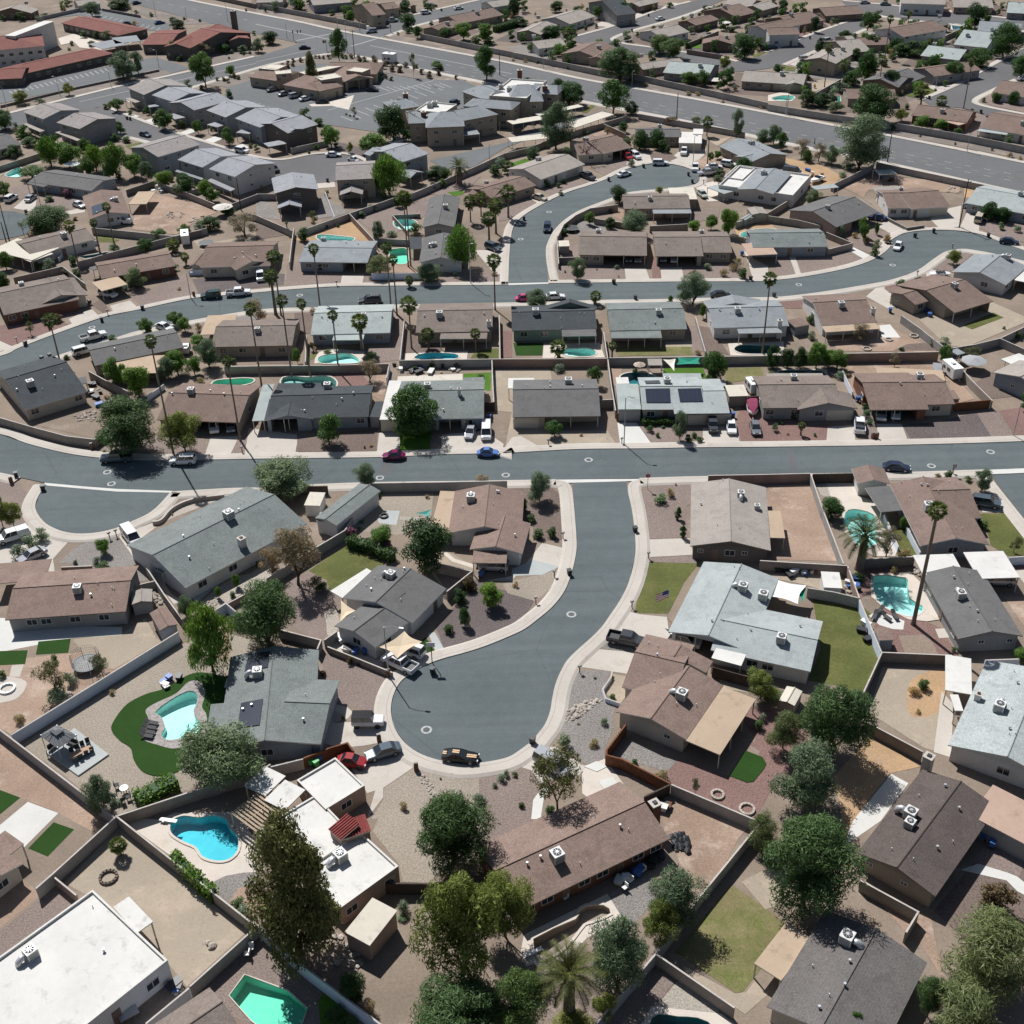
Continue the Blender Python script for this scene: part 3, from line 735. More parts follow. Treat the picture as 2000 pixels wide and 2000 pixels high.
def date_mesh(seed):
    r = random.Random(seed); g = MB()
    for i in range(46):
        a = i * 2.4; el = math.radians(82 - 105 * (i / 45)); n = 12; p = Vector((0, 0, 0)); sd = Vector((-math.sin(a), math.cos(a), 0)); L = 1.12 * r.uniform(.88, 1.1)
        for k in range(n):
            e2 = el - 1.25 * (k / n) ** 1.3; d = Vector((math.cos(a) * math.cos(e2), math.sin(a) * math.cos(e2), math.sin(e2))); q = p + d * L / n; up = sd.cross(d)
            g.face([p + sd * .012, q + sd * .010, q - sd * .010, p - sd * .012])
            if k > 1:
                ll = .20 * math.sin(math.pi * (k + .5) / (n + 1)) + .05
                for s in (-1, 1):
                    for f in (0, .5):
                        o = p.lerp(q, f); t = o + sd * s * ll * .8 + d * ll * .75 - up * -.02 + Vector((0, 0, .05 - .02 * k / n)); g.face([o, o + d * .035, t])
            p = q
    return g.mesh('crown', [foliage('leaf_date', (.048, .066, .018), (.10, .115, .036))])
FAN = [fan_meshes(s) for s in (1, 2, 3)]; DATE = [date_mesh(4), date_mesh(9)]
def ptrunk(r1):
    mb = MB(); mb.tube([(0, 0, -.01), (0, 0, .04), (0, 0, .5), (0, 0, 1)], [1.7, 1.25, 1.0, r1], 9); return mb.mesh('trunk', [M_ptrunk], smooth=True)
FTR, DTR = ptrunk(.8), ptrunk(1.1)
def palm(b, top, wpx, desc=None, date=0, tr=.155):
    """top: the middle of the head"""
    base = W(b); h = height_to(base, PX((0, top))[1]); r = wpx / S / ppm(base) / 2; _ti[0] += 1
    e = empty('date_palm' if date else 'fan_palm', (base.x, base.y, 0), rnd.random() * 6.28)
    if date:
        link('trunk', DTR, e, sc=(tr * 2, tr * 2, h)); link('crown', DATE[_ti[0] % 2], e, (0, 0, h), sc=r * 1.05)
    else:
        f = FAN[_ti[0] % 3]; link('trunk', FTR, e, sc=(tr, tr, h)); link('crown', f[0], e, (0, 0, h), sc=r * 1.08); link('skirt', f[1], e, (0, 0, h), sc=(r * 1.0, r * 1.0, r * 1.2))
    thing(e, desc or ('feathery date palm' if date else ('tall slender fan palm' if h > 9 else 'short fan palm')), 'palm', None, base); return e
def branch(mb, p, d, L, r, lv, rr, n=5):
    e = p + d * L; mb.tube([p, p.lerp(e, .5) + Vector((rr.gauss(0, .03), rr.gauss(0, .03), 0)) * L, e], [r, r * .8, r * .6], n, cap=False)
    if lv == 0: return
    for _ in range(3 if lv > 1 else 4):
        nd_ = (d + Vector((rr.gauss(0, .55), rr.gauss(0, .55), rr.gauss(.1, .35)))).normalized(); branch(mb, p.lerp(e, rr.uniform(.55, 1)), nd_, L * rr.uniform(.55, .8), r * .58, lv - 1, rr, 4)
M_bare = surf('bare_wood', (.16, .13, .11), .15, 1, 5, .95)
def baretree(b, top, desc=None, lv=4):
    base = W(b); h = height_to(base, PX((0, top))[1]); rr = random.Random(int(base.x * 10)); mb = MB(); branch(mb, Vector((0, 0, 0)), Vector((.03, .02, 1)), .38, .035, lv, rr)
    zm = max(v.z for v in mb.v); me = mb.mesh('branches', [M_bare]); e = empty('bare_tree', (base.x, base.y, 0)); link('branches', me, e, sc=h / zm)
    thing(e, desc or DESC['bare'], 'tree', None, base)
def hedge(pts, w=1.2, h=1.8, kind='bush', desc='clipped green hedge', dens=130):
    q = [W(p) for p in pts]; mb = MB(); r = random.Random(len(THINGS)); L = sum((b - a).length for a, b in zip(q, q[1:]))
    core = MB()
    for a, b in zip(q, q[1:]):
        d = (b - a).normalized(); s = Vector((-d.y, d.x, 0)); l = (b - a).length
        c = (a + b) / 2; core.box((c.x, c.y, 0), l, w * .62, h * .8, math.atan2(d.y, d.x))
        for _ in range(int(l * dens)):
            u = r.random(); f = r.random()
            if f < .4: t, z = r.uniform(-.5, .5), h * r.uniform(.88, 1.04)
            else: t, z = r.choice((-.5, .5)) + r.gauss(0, .05), h * r.random()
            p = a.lerp(b, u) + s * t * w * r.uniform(.8, 1.08); p.z = z * (.9 + .1 * math.sin(u * l * 1.9)); n = Vector((r.gauss(0, 1), r.gauss(0, 1), r.gauss(.4, 1))).normalized(); x = n.orthogonal().normalized() * r.uniform(.1, .24); y = n.cross(x) * .7
            mb.face([p - x, p - y, p + x, p + y])
    c = q[len(q) // 2] if len(q) > 2 else (q[0] + q[1]) / 2
    e = empty('hedge', (c.x, c.y, 0)); mb.build('foliage', [foliage('leaf_' + kind, *LEAF[kind])], e); core.build('stems', [foliage('leaf_dark', *LEAF['dark'])], e); thing(e, desc, 'hedge', None, c)
# ------------------------------------------------------------ vehicles
CARPAINT = dict(white=(.70, .70, .70), silver=(.42, .43, .45), grey=(.20, .21, .22), dkgrey=(.055, .058, .064), black=(.014, .014, .016), blue=(.055, .09, .20), navy=(.022, .032, .065), red=(.30, .03, .035), magenta=(.17, .015, .075),
                tan=(.46, .40, .31), green=(.025, .06, .055), pink=(.55, .07, .20), brightblue=(.10, .19, .46), maroon=(.20, .02, .06), palegreen=(.38, .43, .38), steel=(.10, .13, .16))
M_tyre = paint('tyre', (.02, .02, .02), .85); M_rim = paint('rim', (.45, .46, .47), .3, .7); M_lamp = paint('lamp_glass', (.75, .75, .72), .1); M_tail = paint('tail_lamp', (.30, .012, .012), .2); M_cglass = paint('car_glass', (.02, .026, .032), .05, spec=.9)
def carpaint(k): return paint('paint_' + k, CARPAINT[k], .16, .25 if k in ('silver', 'grey', 'steel') else 0, .3, .35, var=.02)
def loft(mb, rings, mi=0):
    ids = []
    for (x, zl, zh, w) in rings:
        n = len(mb.v); zm = zl + (zh - zl) * .55
        for (y, z) in ((-w * .9, zl), (-w, zl + (zh - zl) * .25), (-w, zm), (-w * .9, zh - .03), (-w * .72, zh), (w * .72, zh), (w * .9, zh - .03), (w, zm), (w, zl + (zh - zl) * .25), (w * .9, zl)): mb.v.append(Vector((x, y, z)))
        ids.append(n)
    for a, b in zip(ids, ids[1:]):
        for k in range(10): mb.f.append((a + k, b + k, b + (k + 1) % 10, a + (k + 1) % 10)); mb.m.append(mi)
    mb.f.append(tuple(range(ids[0], ids[0] + 10))); mb.m.append(mi); mb.f.append(tuple(range(ids[-1] + 9, ids[-1] - 1, -1))); mb.m.append(mi)
def frustum(mb, b, t, mi=0):          # b, t: (x front, x rear, half width, z)
    q = [(b[0], -b[2], b[3]), (b[0], b[2], b[3]), (b[1], b[2], b[3]), (b[1], -b[2], b[3])]; r = [(t[0], -t[2], t[3]), (t[0], t[2], t[3]), (t[1], t[2], t[3]), (t[1], -t[2], t[3])]
    for i in range(4): mb.face([q[i], q[(i + 1) % 4], r[(i + 1) % 4], r[i]], mi)
    mb.face(r, mi)
def wheelmesh(R, wd=.22):
    t = MB(); t.tube([(0, -wd / 2, 0), (0, wd / 2, 0)], [R, R], 14); r = MB(); r.tube([(0, -wd / 2 - .012, 0), (0, wd / 2 + .012, 0)], [R * .62, R * .62], 10)
    return t.mesh('wheel', [M_tyre], smooth=False), r.mesh('rim', [M_rim])
WH = wheelmesh(.34); CARS = {}
SPEC = dict(
 sedan=dict(r=[(2.38, .38, .58, .66), (2.25, .24, .70, .84), (1.3, .2, .86, .92), (.95, .2, .94, .92), (-1.3, .2, .98, .92), (-1.9, .22, .98, .9), (-2.35, .36, .88, .76)], g=((1.15, -1.75, .80, .95), (.3, -1.05, .62, 1.44)), wx=(1.42, -1.4), hl=.66, tl=.8),
 coupe=dict(r=[(2.38, .34, .58, .7), (2.25, .2, .70, .88), (1.2, .18, .86, .95), (.6, .18, .92, .95), (-1.3, .18, .96, .96), (-1.9, .2, .98, .92), (-2.35, .34, .88, .8)], g=((.75, -1.75, .80, .93), (-.1, -1.0, .60, 1.36)), wx=(1.45, -1.35), hl=.66, tl=.82),
 suv=dict(r=[(2.38, .4, .75, .74), (2.28, .28, .92, .90), (1.3, .26, 1.05, .97), (.95, .26, 1.08, .97), (-1.9, .26, 1.1, .97), (-2.35, .36, 1.05, .86)], g=((1.2, -2.3, .86, 1.06), (.45, -2.0, .70, 1.72)), wx=(1.45, -1.4), hl=.82, tl=1.0),
 van=dict(r=[(2.6, .4, .72, .76), (2.5, .28, .92, .92), (1.9, .26, 1.08, .98), (-2.4, .26, 1.1, .98), (-2.6, .36, 1.05, .92)], g=((2.0, -2.58, .90, 1.06), (1.1, -2.4, .78, 1.92)), wx=(1.65, -1.6), hl=.8, tl=1.05),
 jeep=dict(r=[(2.2, .45, 1.0, .74), (2.1, .4, 1.1, .80), (1.0, .4, 1.16, .86), (.9, .4, 1.16, .92), (-1.95, .4, 1.16, .92), (-2.05, .45, 1.1, .88)], g=((.85, -2.0, .82, 1.15), (.55, -1.95, .76, 1.80)), wx=(1.4, -1.35), hl=.85, tl=1.0),
 bug=dict(r=[(2.02, .36, .55, .62), (1.85, .24, .74, .80), (1.0, .2, .94, .86), (.6, .2, .95, .88), (-.9, .2, .97, .88), (-1.5, .22, .92, .84), (-2.0, .36, .62, .64)], g=((.95, -1.35, .74, .93), (.25, -.65, .52, 1.48)), wx=(1.25, -1.25), hl=.62, tl=.7),
 pickup=dict(r=[(2.85, .45, .85, .78), (2.75, .34, 1.05, .95), (1.6, .32, 1.15, 1.0), (1.2, .32, 1.16, 1.0), (-1.0, .32, 1.16, 1.0), (-1.02, .32, .72, 1.0), (-2.75, .34, .72, 1.0), (-2.85, .4, .7, .96)], g=((1.45, -.95, .88, 1.15), (.75, -.75, .72, 1.84)), wx=(1.75, -1.75), hl=.9, tl=1.0, bed=1),
 conv=dict(r=[(2.3, .36, .58, .68), (2.15, .22, .72, .86), (1.2, .2, .86, .92), (.7, .2, .92, .92), (-1.4, .2, .95, .92), (-2.2, .3, .86, .8)], g=None, wx=(1.4, -1.35), hl=.66, tl=.8))
def carproto(kind):
    if kind in CARS: return CARS[kind]
    s = SPEC[kind]; b = MB(); loft(b, s['r'])
    if s.get('bed'):
        b.box((-1.92, -.93, .72), 1.75, .10, .46); b.box((-1.92, .93, .72), 1.75, .10, .46); b.box((-2.80, 0, .72), .09, 1.9, .46); b.box((-1.92, 0, .722), 1.7, 1.74, .03, 0, 1)
    for sx in s['wx']:
        for sy in (-1, 1): b.tube([(sx, sy * (.90), .36), (sx, sy * (s['r'][2][3] + .006), .36)], [.40, .40], 14, 1)
    d = dict(body=b.mesh('body', [carpaint('white'), M_black], smooth=False))
    if s['g']:
        g = MB(); B, Tp = s['g']; frustum(g, B, Tp); d['windows'] = g.mesh('windows', [M_cglass])
        r = MB(); z = Tp[3]; r.slab([(Tp[0] + .06, -Tp[2] - .02, z + .04), (Tp[0] + .06, Tp[2] + .02, z + .04), (Tp[1] - .06, Tp[2] + .02, z + .04), (Tp[1] - .06, -Tp[2] - .02, z + .04)], .06)
        for sx in (0, 1):                               # pillars
            for sy in (-1, 1):
                a = Vector((B[sx], sy * B[2], B[3])); c = Vector((Tp[sx], sy * Tp[2], z)); r.tube([a, c], [.045, .045], 4)
        for f in (.45,):
            for sy in (-1, 1):
                a = Vector((B[0] + (B[1] - B[0]) * f, sy * (B[2] + .005), B[3])); c = Vector((Tp[0] + (Tp[1] - Tp[0]) * f, sy * (Tp[2] + .005), z)); r.tube([a, c], [.05, .05], 4)
        d['roof'] = r.mesh('roof', [carpaint('white')])
    else:
        g = MB(); g.face([(.95, -.7, .93), (.95, .7, .93), (.45, .6, 1.33), (.45, -.6, 1.33)]); d['windows'] = g.mesh('windscreen', [M_cglass])
        r = MB(); r.box((-.35, 0, .93), 1.5, 1.4, .03); r.box((-.1, -.35, .95), .5, .5, .2); r.box((-.1, .35, .95), .5, .5, .2); r.box((-.95, 0, .95), .4, 1.3, .18); d['seats'] = r.mesh('seats', [M_black])
    xf, xr = s['r'][0][0], s['r'][-1][0]; w = s['r'][0][3]
    d['hl'] = box_mesh('headlight', [((0, 0, -.07), .12, .30, .14, 0)], [M_lamp]); d['tl'] = box_mesh('taillight', [((0, 0, -.08), .10, .26, .16, 0)], [M_tail])
    d['spots'] = [('headlight', 'hl', (xf - .05, sy * (w - .12), s['hl'])) for sy in (-1, 1)] + [('taillight', 'tl', (xr + .05, sy * (s['r'][-1][3] - .12), s['tl'] - .1)) for sy in (-1, 1)]
    d['s'] = s; CARS[kind] = d; return d
CDESC = dict(sedan='sedan', coupe='coupe', suv='SUV', van='van', jeep='boxy off-road SUV', bug='small rounded car', pickup='pickup truck', conv='open-top car')
CNAME = dict(dkgrey='dark grey', navy='dark blue', brightblue='bright blue', dkgreen='dark green', palegreen='pale green', steel='dark blue-grey')
def car(kind, rear, front, col, desc=None, roof=None, extra=None, sc=1.0):
    a, b = W(rear), W(front); c = (a + b) / 2; d = b - a; rz = math.atan2(d.y, d.x); p = carproto(kind); pm = carpaint(col)
    e = empty('parked_car' if kind not in ('pickup', 'van') else ('pickup_truck' if kind == 'pickup' else 'parked_van'), (c.x, c.y, .14 if False else .0), rz); e.scale = (sc,) * 3
    zz = .12
    e.location.z = zz
    o = link('body', p['body'], e); setmat(o, pm)
    for k in ('windows', 'seats'):
        if k in p: link(k, p[k], e)
    if 'roof' in p: o = link('roof', p['roof'], e); setmat(o, carpaint(roof) if roof else pm)
    near = c.y < 330
    for nm, k, l in p['spots']:
        if near: link(nm, p[k], e, l)
    s = p['s']
    for sx in s['wx']:
        for sy in (-1, 1):
            o = link('wheel', WH[0], e, (sx, sy * (s['r'][2][3] - .10), .34))
            if near: link('rim', WH[1], o)
    if extra == 'stripe':
        mb = MB()
        for y in (-.16, .16):
            mb.box((1.45, y, .865), 1.35, .22, .03); mb.box((-2.05, y, .945), .5, .22, .045); mb.box((-.55, y, 1.402), .9, .22, .012)
        link('stripe', mb.mesh('stripe', [paint('paint_gold', (.55, .34, .16), .4)]), e)
    if extra == 'cap':
        mb = MB(); frustum(mb, (-.8, -2.8, .97, 1.18), (-.85, -2.65, .84, 1.80)); o = link('bed_cap', mb.mesh('bed_cap', [carpaint('white')]), e)
    if extra == 'rack':
        mb = MB()
        for x in (-.4, -1.0, -1.6): mb.box((x, 0, 1.85), .5, 1.5, .06)
        link('roof_rack', mb.mesh('roof_rack', [M_black]), e)
    if extra == 'top':
        mb = MB(); mb.box((-.7, 0, 1.84), 2.5, 1.6, .05)
        link('soft_top', mb.mesh('soft_top', [M_black]), e)
    thing(e, desc or (CNAME.get(col, col) + ' ' + CDESC[kind]), 'car' if kind not in ('pickup', 'van') else ('pickup' if kind == 'pickup' else 'van'), 'parked vehicles' if not desc else None, c); return e
# ------------------------------------------------------------ pools
M_plaster = {}
def poolmat(k, c, c2):
    if k in M_plaster: return M_plaster[k]
    m, nt, b = newmat('pool_plaster_' + k); v = pos(nt); n = noise(nt, .9, 3, .6, v)
    nt.links.new(ramp(nt, n, [(.3, c), (.7, c2)]), b.inputs['Base Color']); b.inputs['Roughness'].default_value = .8; M_plaster[k] = m; return m
def pool(pts, deep=(0, 1), sm=3, tile=None, tint='aqua', desc=None, cop='deck', dry=False, cw=.32):
    """pool outline in picture points; deep = direction (x, y in plan) towards the deep end"""
    if tile: T(tile)
    w = [tuple(W(p)[:2]) for p in pts]
    if sm: w = smooth(w, True, sm)
    ar = sum(w[i - 1][0] * w[i][1] - w[i][0] * w[i - 1][1] for i in range(len(w)))
    if ar < 0: w = w[::-1]
    HOLES.append(w); k = len(w); cx, cy = sum(p[0] for p in w) / k, sum(p[1] for p in w) / k
    e = empty('swimming_pool', (cx, cy, 0)); z = .13
    nn = []
    for i in range(k):
        a, b = w[i - 1], w[(i + 1) % k]; d = Vector((b[0] - a[0], b[1] - a[1])); d = d.normalized() if d.length > 1e-6 else Vector((1, 0)); nn.append(Vector((d.y, -d.x)))
    mb = MB()
    for i in range(k):
        j = (i + 1) % k; o0, o1 = Vector(w[i]) + nn[i] * cw, Vector(w[j]) + nn[j] * cw
        mb.face([(*w[i], z), (*w[j], z), (*o1, z), (*o0, z)]); mb.face([(*o0, z), (*o1, z), (*o1, -.05), (*o0, -.05)]); mb.face([(*w[i], z), (*w[j], z), (*w[j], -.1), (*w[i], -.1)])
    mb.build('coping', [gmat(cop)], e)
    dd = Vector(deep).normalized(); pr = [dd.dot(Vector(p)) for p in w]; lo, hi = min(pr), max(pr)
    zf = lambda x, y: -.7 - .75 * max(0, min(1, ((dd.dot(Vector((x, y))) - lo) / (hi - lo) - .25) * 1.6))
    cols = dict(aqua=((.58, .90, .84), (.66, .95, .90)), teal=((.05, .20, .22), (.07, .25, .26)), green=((.34, .70, .58), (.42, .76, .64)), pale=((.45, .62, .58), (.5, .66, .62)), tan=((.23, .19, .155), (.29, .24, .19)), blue=((.26, .62, .67), (.34, .70, .74)))[tint]
    pm = poolmat(tint, *cols); bs = MB(); tri = fill_nohole(w)
    for i in range(k):
        j = (i + 1) % k; bs.face([(*w[i], -.1), (*w[j], -.1), (*w[j], zf(*w[j])), (*w[i], zf(*w[i]))])
    for t in tri: bs.face([(p[0], p[1], zf(*p)) for p in t])
    bs.build('basin', [pm], e)
    if not dry:
        ws = MB()
        for t in tri: ws.face([(p[0], p[1], -.02) for p in t])
        tn = dict(aqua=(.82, .99, .985), teal=(.42, .75, .78), green=(.60, .95, .86), pale=(.7, .9, .88), blue=(.45, .86, .92), tan=(1, 1, 1))[tint]
        ws.build('water', [water('pool_water_' + tint, tn)], e)
    thing(e, desc or dict(aqua='bright turquoise swimming pool', teal='dark teal swimming pool', green='greenish swimming pool', pale='pale blue-green swimming pool', tan='drained empty swimming pool', blue='clear blue swimming pool')[tint], 'pool', None, (cx, cy, 0)); return e
def fill_nohole(poly):
    vs = [Vector(p[:2]) for p in poly]; es = [(i, (i + 1) % len(poly)) for i in range(len(poly))]
    # extra inner points keep the basin floor smooth
    bx = [p[0] for p in poly]; by = [p[1] for p in poly]
    for i in range(1, 6):
        for j in range(1, 6):
            x = min(bx) + (max(bx) - min(bx)) * i / 6; y = min(by) + (max(by) - min(by)) * j / 6
            if inpoly(x, y, poly): vs.append(Vector((x, y)))
    v, e, f, *_ = delaunay_2d_cdt(vs, es, [], 0, 1e-4); out = []
    for t in f:
        c = sum((v[i] for i in t), Vector((0, 0))) / len(t)
        if inpoly(c.x, c.y, poly): out.append([tuple(v[i]) for i in t])
    return out
# ------------------------------------------------------------ small things
BIN = (lambda b: (frustum(b, (.30, -.30, .28, .12), (.36, -.36, .32, .95)), b.mesh('trash_bin', [M_black]))[-1])(MB())
BINL = box_mesh('lid', [((.0, 0, .95), .80, .70, .07, 0)], [M_black]); BINW = (lambda b: (b.tube([(-.3, -.3, .12), (-.3, .3, .12)], [.12, .12], 8), b.mesh('wheel', [M_black]))[-1])(MB())
M_bblue = paint('bin_blue', (.04, .12, .35), .5); M_bgreen = paint('bin_green', (.05, .35, .08), .5)
def bins(*ps, col=None, desc=None):
    for p in ps:
        b = W(p); e = empty('trash_bin', (b.x, b.y, .12), rnd.random() * 3); o = link('container', BIN, e); l = link('lid', BINL, e); link('wheels', BINW, e)
        if col: setmat(o, col); setmat(l, col)
        thing(e, desc or ('black wheeled trash bin' if not col else ('blue wheeled recycling bin' if col is M_bblue else 'green wheeled bin')), 'bin', None, b)
MBX = (box_mesh('pedestal', [((0, 0, 0), .55, .5, 1.0, 0)], [wallmat('brick')]), box_mesh('mailbox', [((0, 0, 1.0), .5, .3, .3, 0)], [paint('mailbox_paint', (.26, .235, .21), .6)]))
MBP = (box_mesh('pedestal', [((0, 0, 0), .12, .12, 1.0, 0)], [M_wood]), MBX[1])
def mailbox(*ps, brick=0):
    for p in ps:
        b = W(p); e = empty('mailbox', (b.x, b.y, .1), rnd.random()); q = MBX if brick else MBP; link('pedestal', q[0], e); link('box', q[1], e); thing(e, 'brick pillar mailbox' if brick else 'mailbox on a post', 'mailbox', None, b)
def streetlight(b, top, ax, desc='steel street light with curved arm'):
    """ax: sideways reach of the arm in tile pixels (sign = direction)"""
    g = W(b); h = height_to(g, PX((0, top))[1]); r = ax / S / ppm(g); e = empty('street_lamp', (g.x, g.y, 0))
    m = MB(); m.tube([(g.x, g.y, 0), (g.x, g.y, .3), (g.x, g.y, h)], [.16, .11, .07], 8); m.build('pole', [M_steel], e)
    d = Vector((abs(r) * (1 if r > 0 else -1), -abs(r) * .25, 0)); m = MB(); m.tube([(g.x, g.y, h - .1), Vector((g.x, g.y, h + .35)) + d * .4, Vector((g.x, g.y, h + .2)) + d], [.05, .045, .04], 6); m.build('arm', [M_steel], e)
    q = Vector((g.x, g.y, h + .12)) + d; m = MB(); m.box((q.x, q.y, q.z), .65, .28, .16, math.atan2(d.y, d.x)); m.build('lamp', [M_steel], e); thing(e, desc, 'street lamp', None, g)
def upole(b, top, desc='dark wooden utility pole', arm=0, r=.15):
    g = W(b); h = height_to(g, PX((0, top))[1]); e = empty('utility_pole', (g.x, g.y, 0)); m = MB(); m.tube([(g.x, g.y, 0), (g.x, g.y, h)], [r * 1.15, r * .75], 8); m.build('pole', [M_pole], e)
    if arm: m = MB(); m.box((g.x, g.y, h - .8), 2.2, .12, .12, .4); m.build('crossarm', [M_pole], e)
    thing(e, desc, 'utility pole', None, g)
def sail(pts, hs, col, desc, nick=None):
    q = [W(p, h) for p, h in zip(pts, hs)]; k = len(q); c = sum(q, Vector()) / k; mb = MB(); ring = []
    for i in range(k):
        a, b = q[i], q[(i + 1) % k]
        for j in range(6):
            t = j / 6; p = a.lerp(b, t); p = p.lerp(c, .16 * math.sin(math.pi * t)); ring.append(p)
    cc = c - Vector((0, 0, .25)); n = len(ring)
    for i in range(n): mb.slab([ring[i], ring[(i + 1) % n], cc], .02)
    o = mb.build('shade_sail', [paint('sail_' + col, dict(beige=(.62, .50, .36), cream=(.66, .62, .54), white=(.74, .74, .71), green=(.03, .30, .20), teal=(.10, .32, .28))[col], .85, spec=.2)])
    thing(o, desc, 'shade sail', None, c)
def rocks(pts, n, s=.3, c='stone', tile=None, desc=None):
    w = [tuple(W(p)[:2]) for p in pts]; bx = [p[0] for p in w]; by = [p[1] for p in w]; mb = MB(); r = random.Random(n)
    k = 0
    while k < n:
        x, y = r.uniform(min(bx), max(bx)), r.uniform(min(by), max(by))
        if not inpoly(x, y, w): continue
        k += 1; q = s * r.uniform(.5, 1.4); a = r.random() * 6; hh = q * r.uniform(.4, .8)
        b = [Vector((x + math.cos(a + t) * q * .6 * r.uniform(.7, 1.2), y + math.sin(a + t) * q * .6, .0)) for t in (0, 1.2, 2.5, 3.8, 5.1)]
        n0 = len(mb.v); mb.v += b + [p * 1 + Vector((0, 0, hh * .6)) for p in b] + [Vector((x, y, hh))]
        for i in range(5): j = (i + 1) % 5; mb.f += [(n0 + i, n0 + j, n0 + 5 + j, n0 + 5 + i), (n0 + 5 + i, n0 + 5 + j, n0 + 10)]; mb.m += [0, 0]
    o = mb.build('scattered_stones', [M_black if c == 'dark' else surf('stone_pale', (.42, .37, .32), .2, .6, 4, .95, grain=.2)]); o['kind'] = 'stuff'
def walk(tile_pts,ref,width=2.0,sm=4):
 """pavement with kerb along a road edge; tile_pts: [(tile, [(x, y)...])...]; ref: a point on the road"""
 w=[]
 for tl,ps in tile_pts:
  T(tl);w+=[tuple(W(p)[:2])for p in ps]
 w=smooth(w,False,sm);T(ref[0]);r=Vector(W(ref[1])[:2])
 i=min(range(len(w)-1),key=lambda i:(Vector(w[i])-r).length);d=Vector(w[i+1])-Vector(w[i]);n=Vector((-d.y,d.x))
 side=-1 if n.dot(r-Vector(w[i]))>0 else 1
 ribbon(w,width,side,.10,.23,[M_conc,M_kerbline],'sidewalk')
def road(kind,tile_pts,sm=0,z=.105,name=None):
 w=[]
 for tl,ps in tile_pts:
  T(tl);w+=[tuple(W(p)[:2])for p in ps]
 if sm:w=smooth(w,True,sm)
 PATCHES.append((kind,w,z,name))
pool([(1848,1255),(1932,1287),(2170,1375),(2318,1508),(2270,1640),(2100,1740),(1900,1600),(1733,1412)],(-1,1),0,'G1','green',desc='angular green swimming pool at the bottom edge',cw=.12)
pool([(1285,150),(1310,85),(1390,55),(1500,68),(1600,52),(1700,75),(1735,150),(1795,215),(1790,320),(1720,385),(1620,392),(1530,360),(1480,290),(1390,250),(1310,200)],(-.5,1),3,'G1','blue',desc='three-lobed blue swimming pool shaded by a branching tree')
pool([(1175,745),(1230,690),(1350,612),(1440,580),(1488,610),(1485,670),(1460,735),(1485,790),(1520,840),(1495,900),(1390,935),(1270,950),(1220,915),(1248,850),(1215,775)],(.3,1),3,'F1','aqua',cop='stonedeck',desc='bright turquoise free-form pool inside dark artificial turf')
pool([(160,985),(480,835),(500,780),(560,735),(690,730),(745,790),(600,850),(540,870),(470,960),(400,1040),(320,1100),(230,1140)],(-1,-.5),2,'G3','tan',dry=True,desc='drained empty brown pool with curved steps')
pool([(1040,1620),(1100,1550),(1250,1570),(1400,1580),(1520,1650),(1400,1750),(1100,1720)],(0,1),2,'G3','teal',desc='dark teal pool with pale deck at the bottom edge')
pool([(800,870),(1000,880),(1055,905),(1065,1035),(1165,1100),(1160,1140),(1085,1175),(980,1150),(870,1095),(810,1020)],(-.3,1),2,'E4','aqua',desc='bright turquoise pool with paved deck and loungers')
pool([(605,375),(690,372),(800,412),(810,500),(820,620),(740,660),(660,620),(600,520),(575,430)],(0,1),2,'E4','aqua',desc='long turquoise pool behind a big date palm')
pool([(470,965),(530,940),(600,935),(700,932),(770,970),(760,1000),(600,1005),(490,1003)],(-1,0),3,'C2','aqua',desc='turquoise pool behind the pale green roofed house')
pool([(1200,955),(1270,930),(1400,928),(1500,935),(1530,955),(1490,972),(1300,975),(1210,972)],(-1,0),2,'C2','blue',desc='narrow blue-green pool against a back wall')
pool([(205,340),(290,330),(380,338),(480,328),(560,335),(605,370),(600,410),(540,420),(380,425),(230,420),(190,390)],(1,0),2,'D2','pale',desc='pale round-ended pool half hidden behind a grey roof')
pool([(390,900),(480,893),(580,893),(630,915),(620,945),(540,955),(440,950),(380,930)],(1,0),3,'C3','aqua',desc='turquoise pool beside a small palm and white sunroom')
pool([(1690,880),(1740,865),(1850,868),(2010,870),(2010,930),(1860,935),(1740,930),(1680,905)],(0,1),2,'C3','teal',desc='dark teal pool beside a tall thin palm')
pool([(820,330),(880,305),(1000,302),(1080,330),(1110,370),(1060,400),(900,400),(840,370)],(-1,0),3,'D3','teal',desc='dark curved pool behind the solar panel roof')
pool([(1600,390),(1640,360),(1740,352),(1830,345),(1910,352),(1900,380),(1800,400),(1640,415)],(0,1),2,'D1','green',desc='green curved pool behind the long brown carport roof')
pool([(80,290),(220,283),(370,285),(420,300),(440,340),(380,360),(120,345)],(0,1),2,'D4','teal',desc='dark shaded pool beside dense green shrubs')
pool([(1045,900),(1100,880),(1190,890),(1215,925),(1185,960),(1110,965),(1050,935)],(0,1),3,'B2','aqua',desc='small turquoise pool with fence in pink gravel yard')
pool([(465,1005),(520,1000),(640,1012),(740,1025),(720,1050),(640,1060),(520,1055),(465,1030)],(-1,0),3,'B2','aqua',desc='turquoise kidney pool behind a flat grey roof')
pool([(1010,155),(1060,140),(1130,140),(1145,200),(1140,245),(1080,255),(1020,215)],(0,1),3,'C2','green',desc='pale green pool ringed by pink paving')
pool([(1730,990),(1830,960),(1960,955),(2020,975),(1960,1010),(1860,1020),(1740,1020)],(-1,0),2,'B3','aqua',desc='turquoise pool behind the tan carport roof')
pool([(1585,1090),(1640,1065),(1720,1062),(1780,1070),(1770,1095),(1690,1110),(1590,1108)],(-1,0),3,'B1','aqua',desc='small green pool behind an arched brown house')
pool([(40,550),(90,515),(150,490),(170,520),(160,560),(90,565)],(0,1),2,'B1','aqua',desc='blue pool at the far left edge')
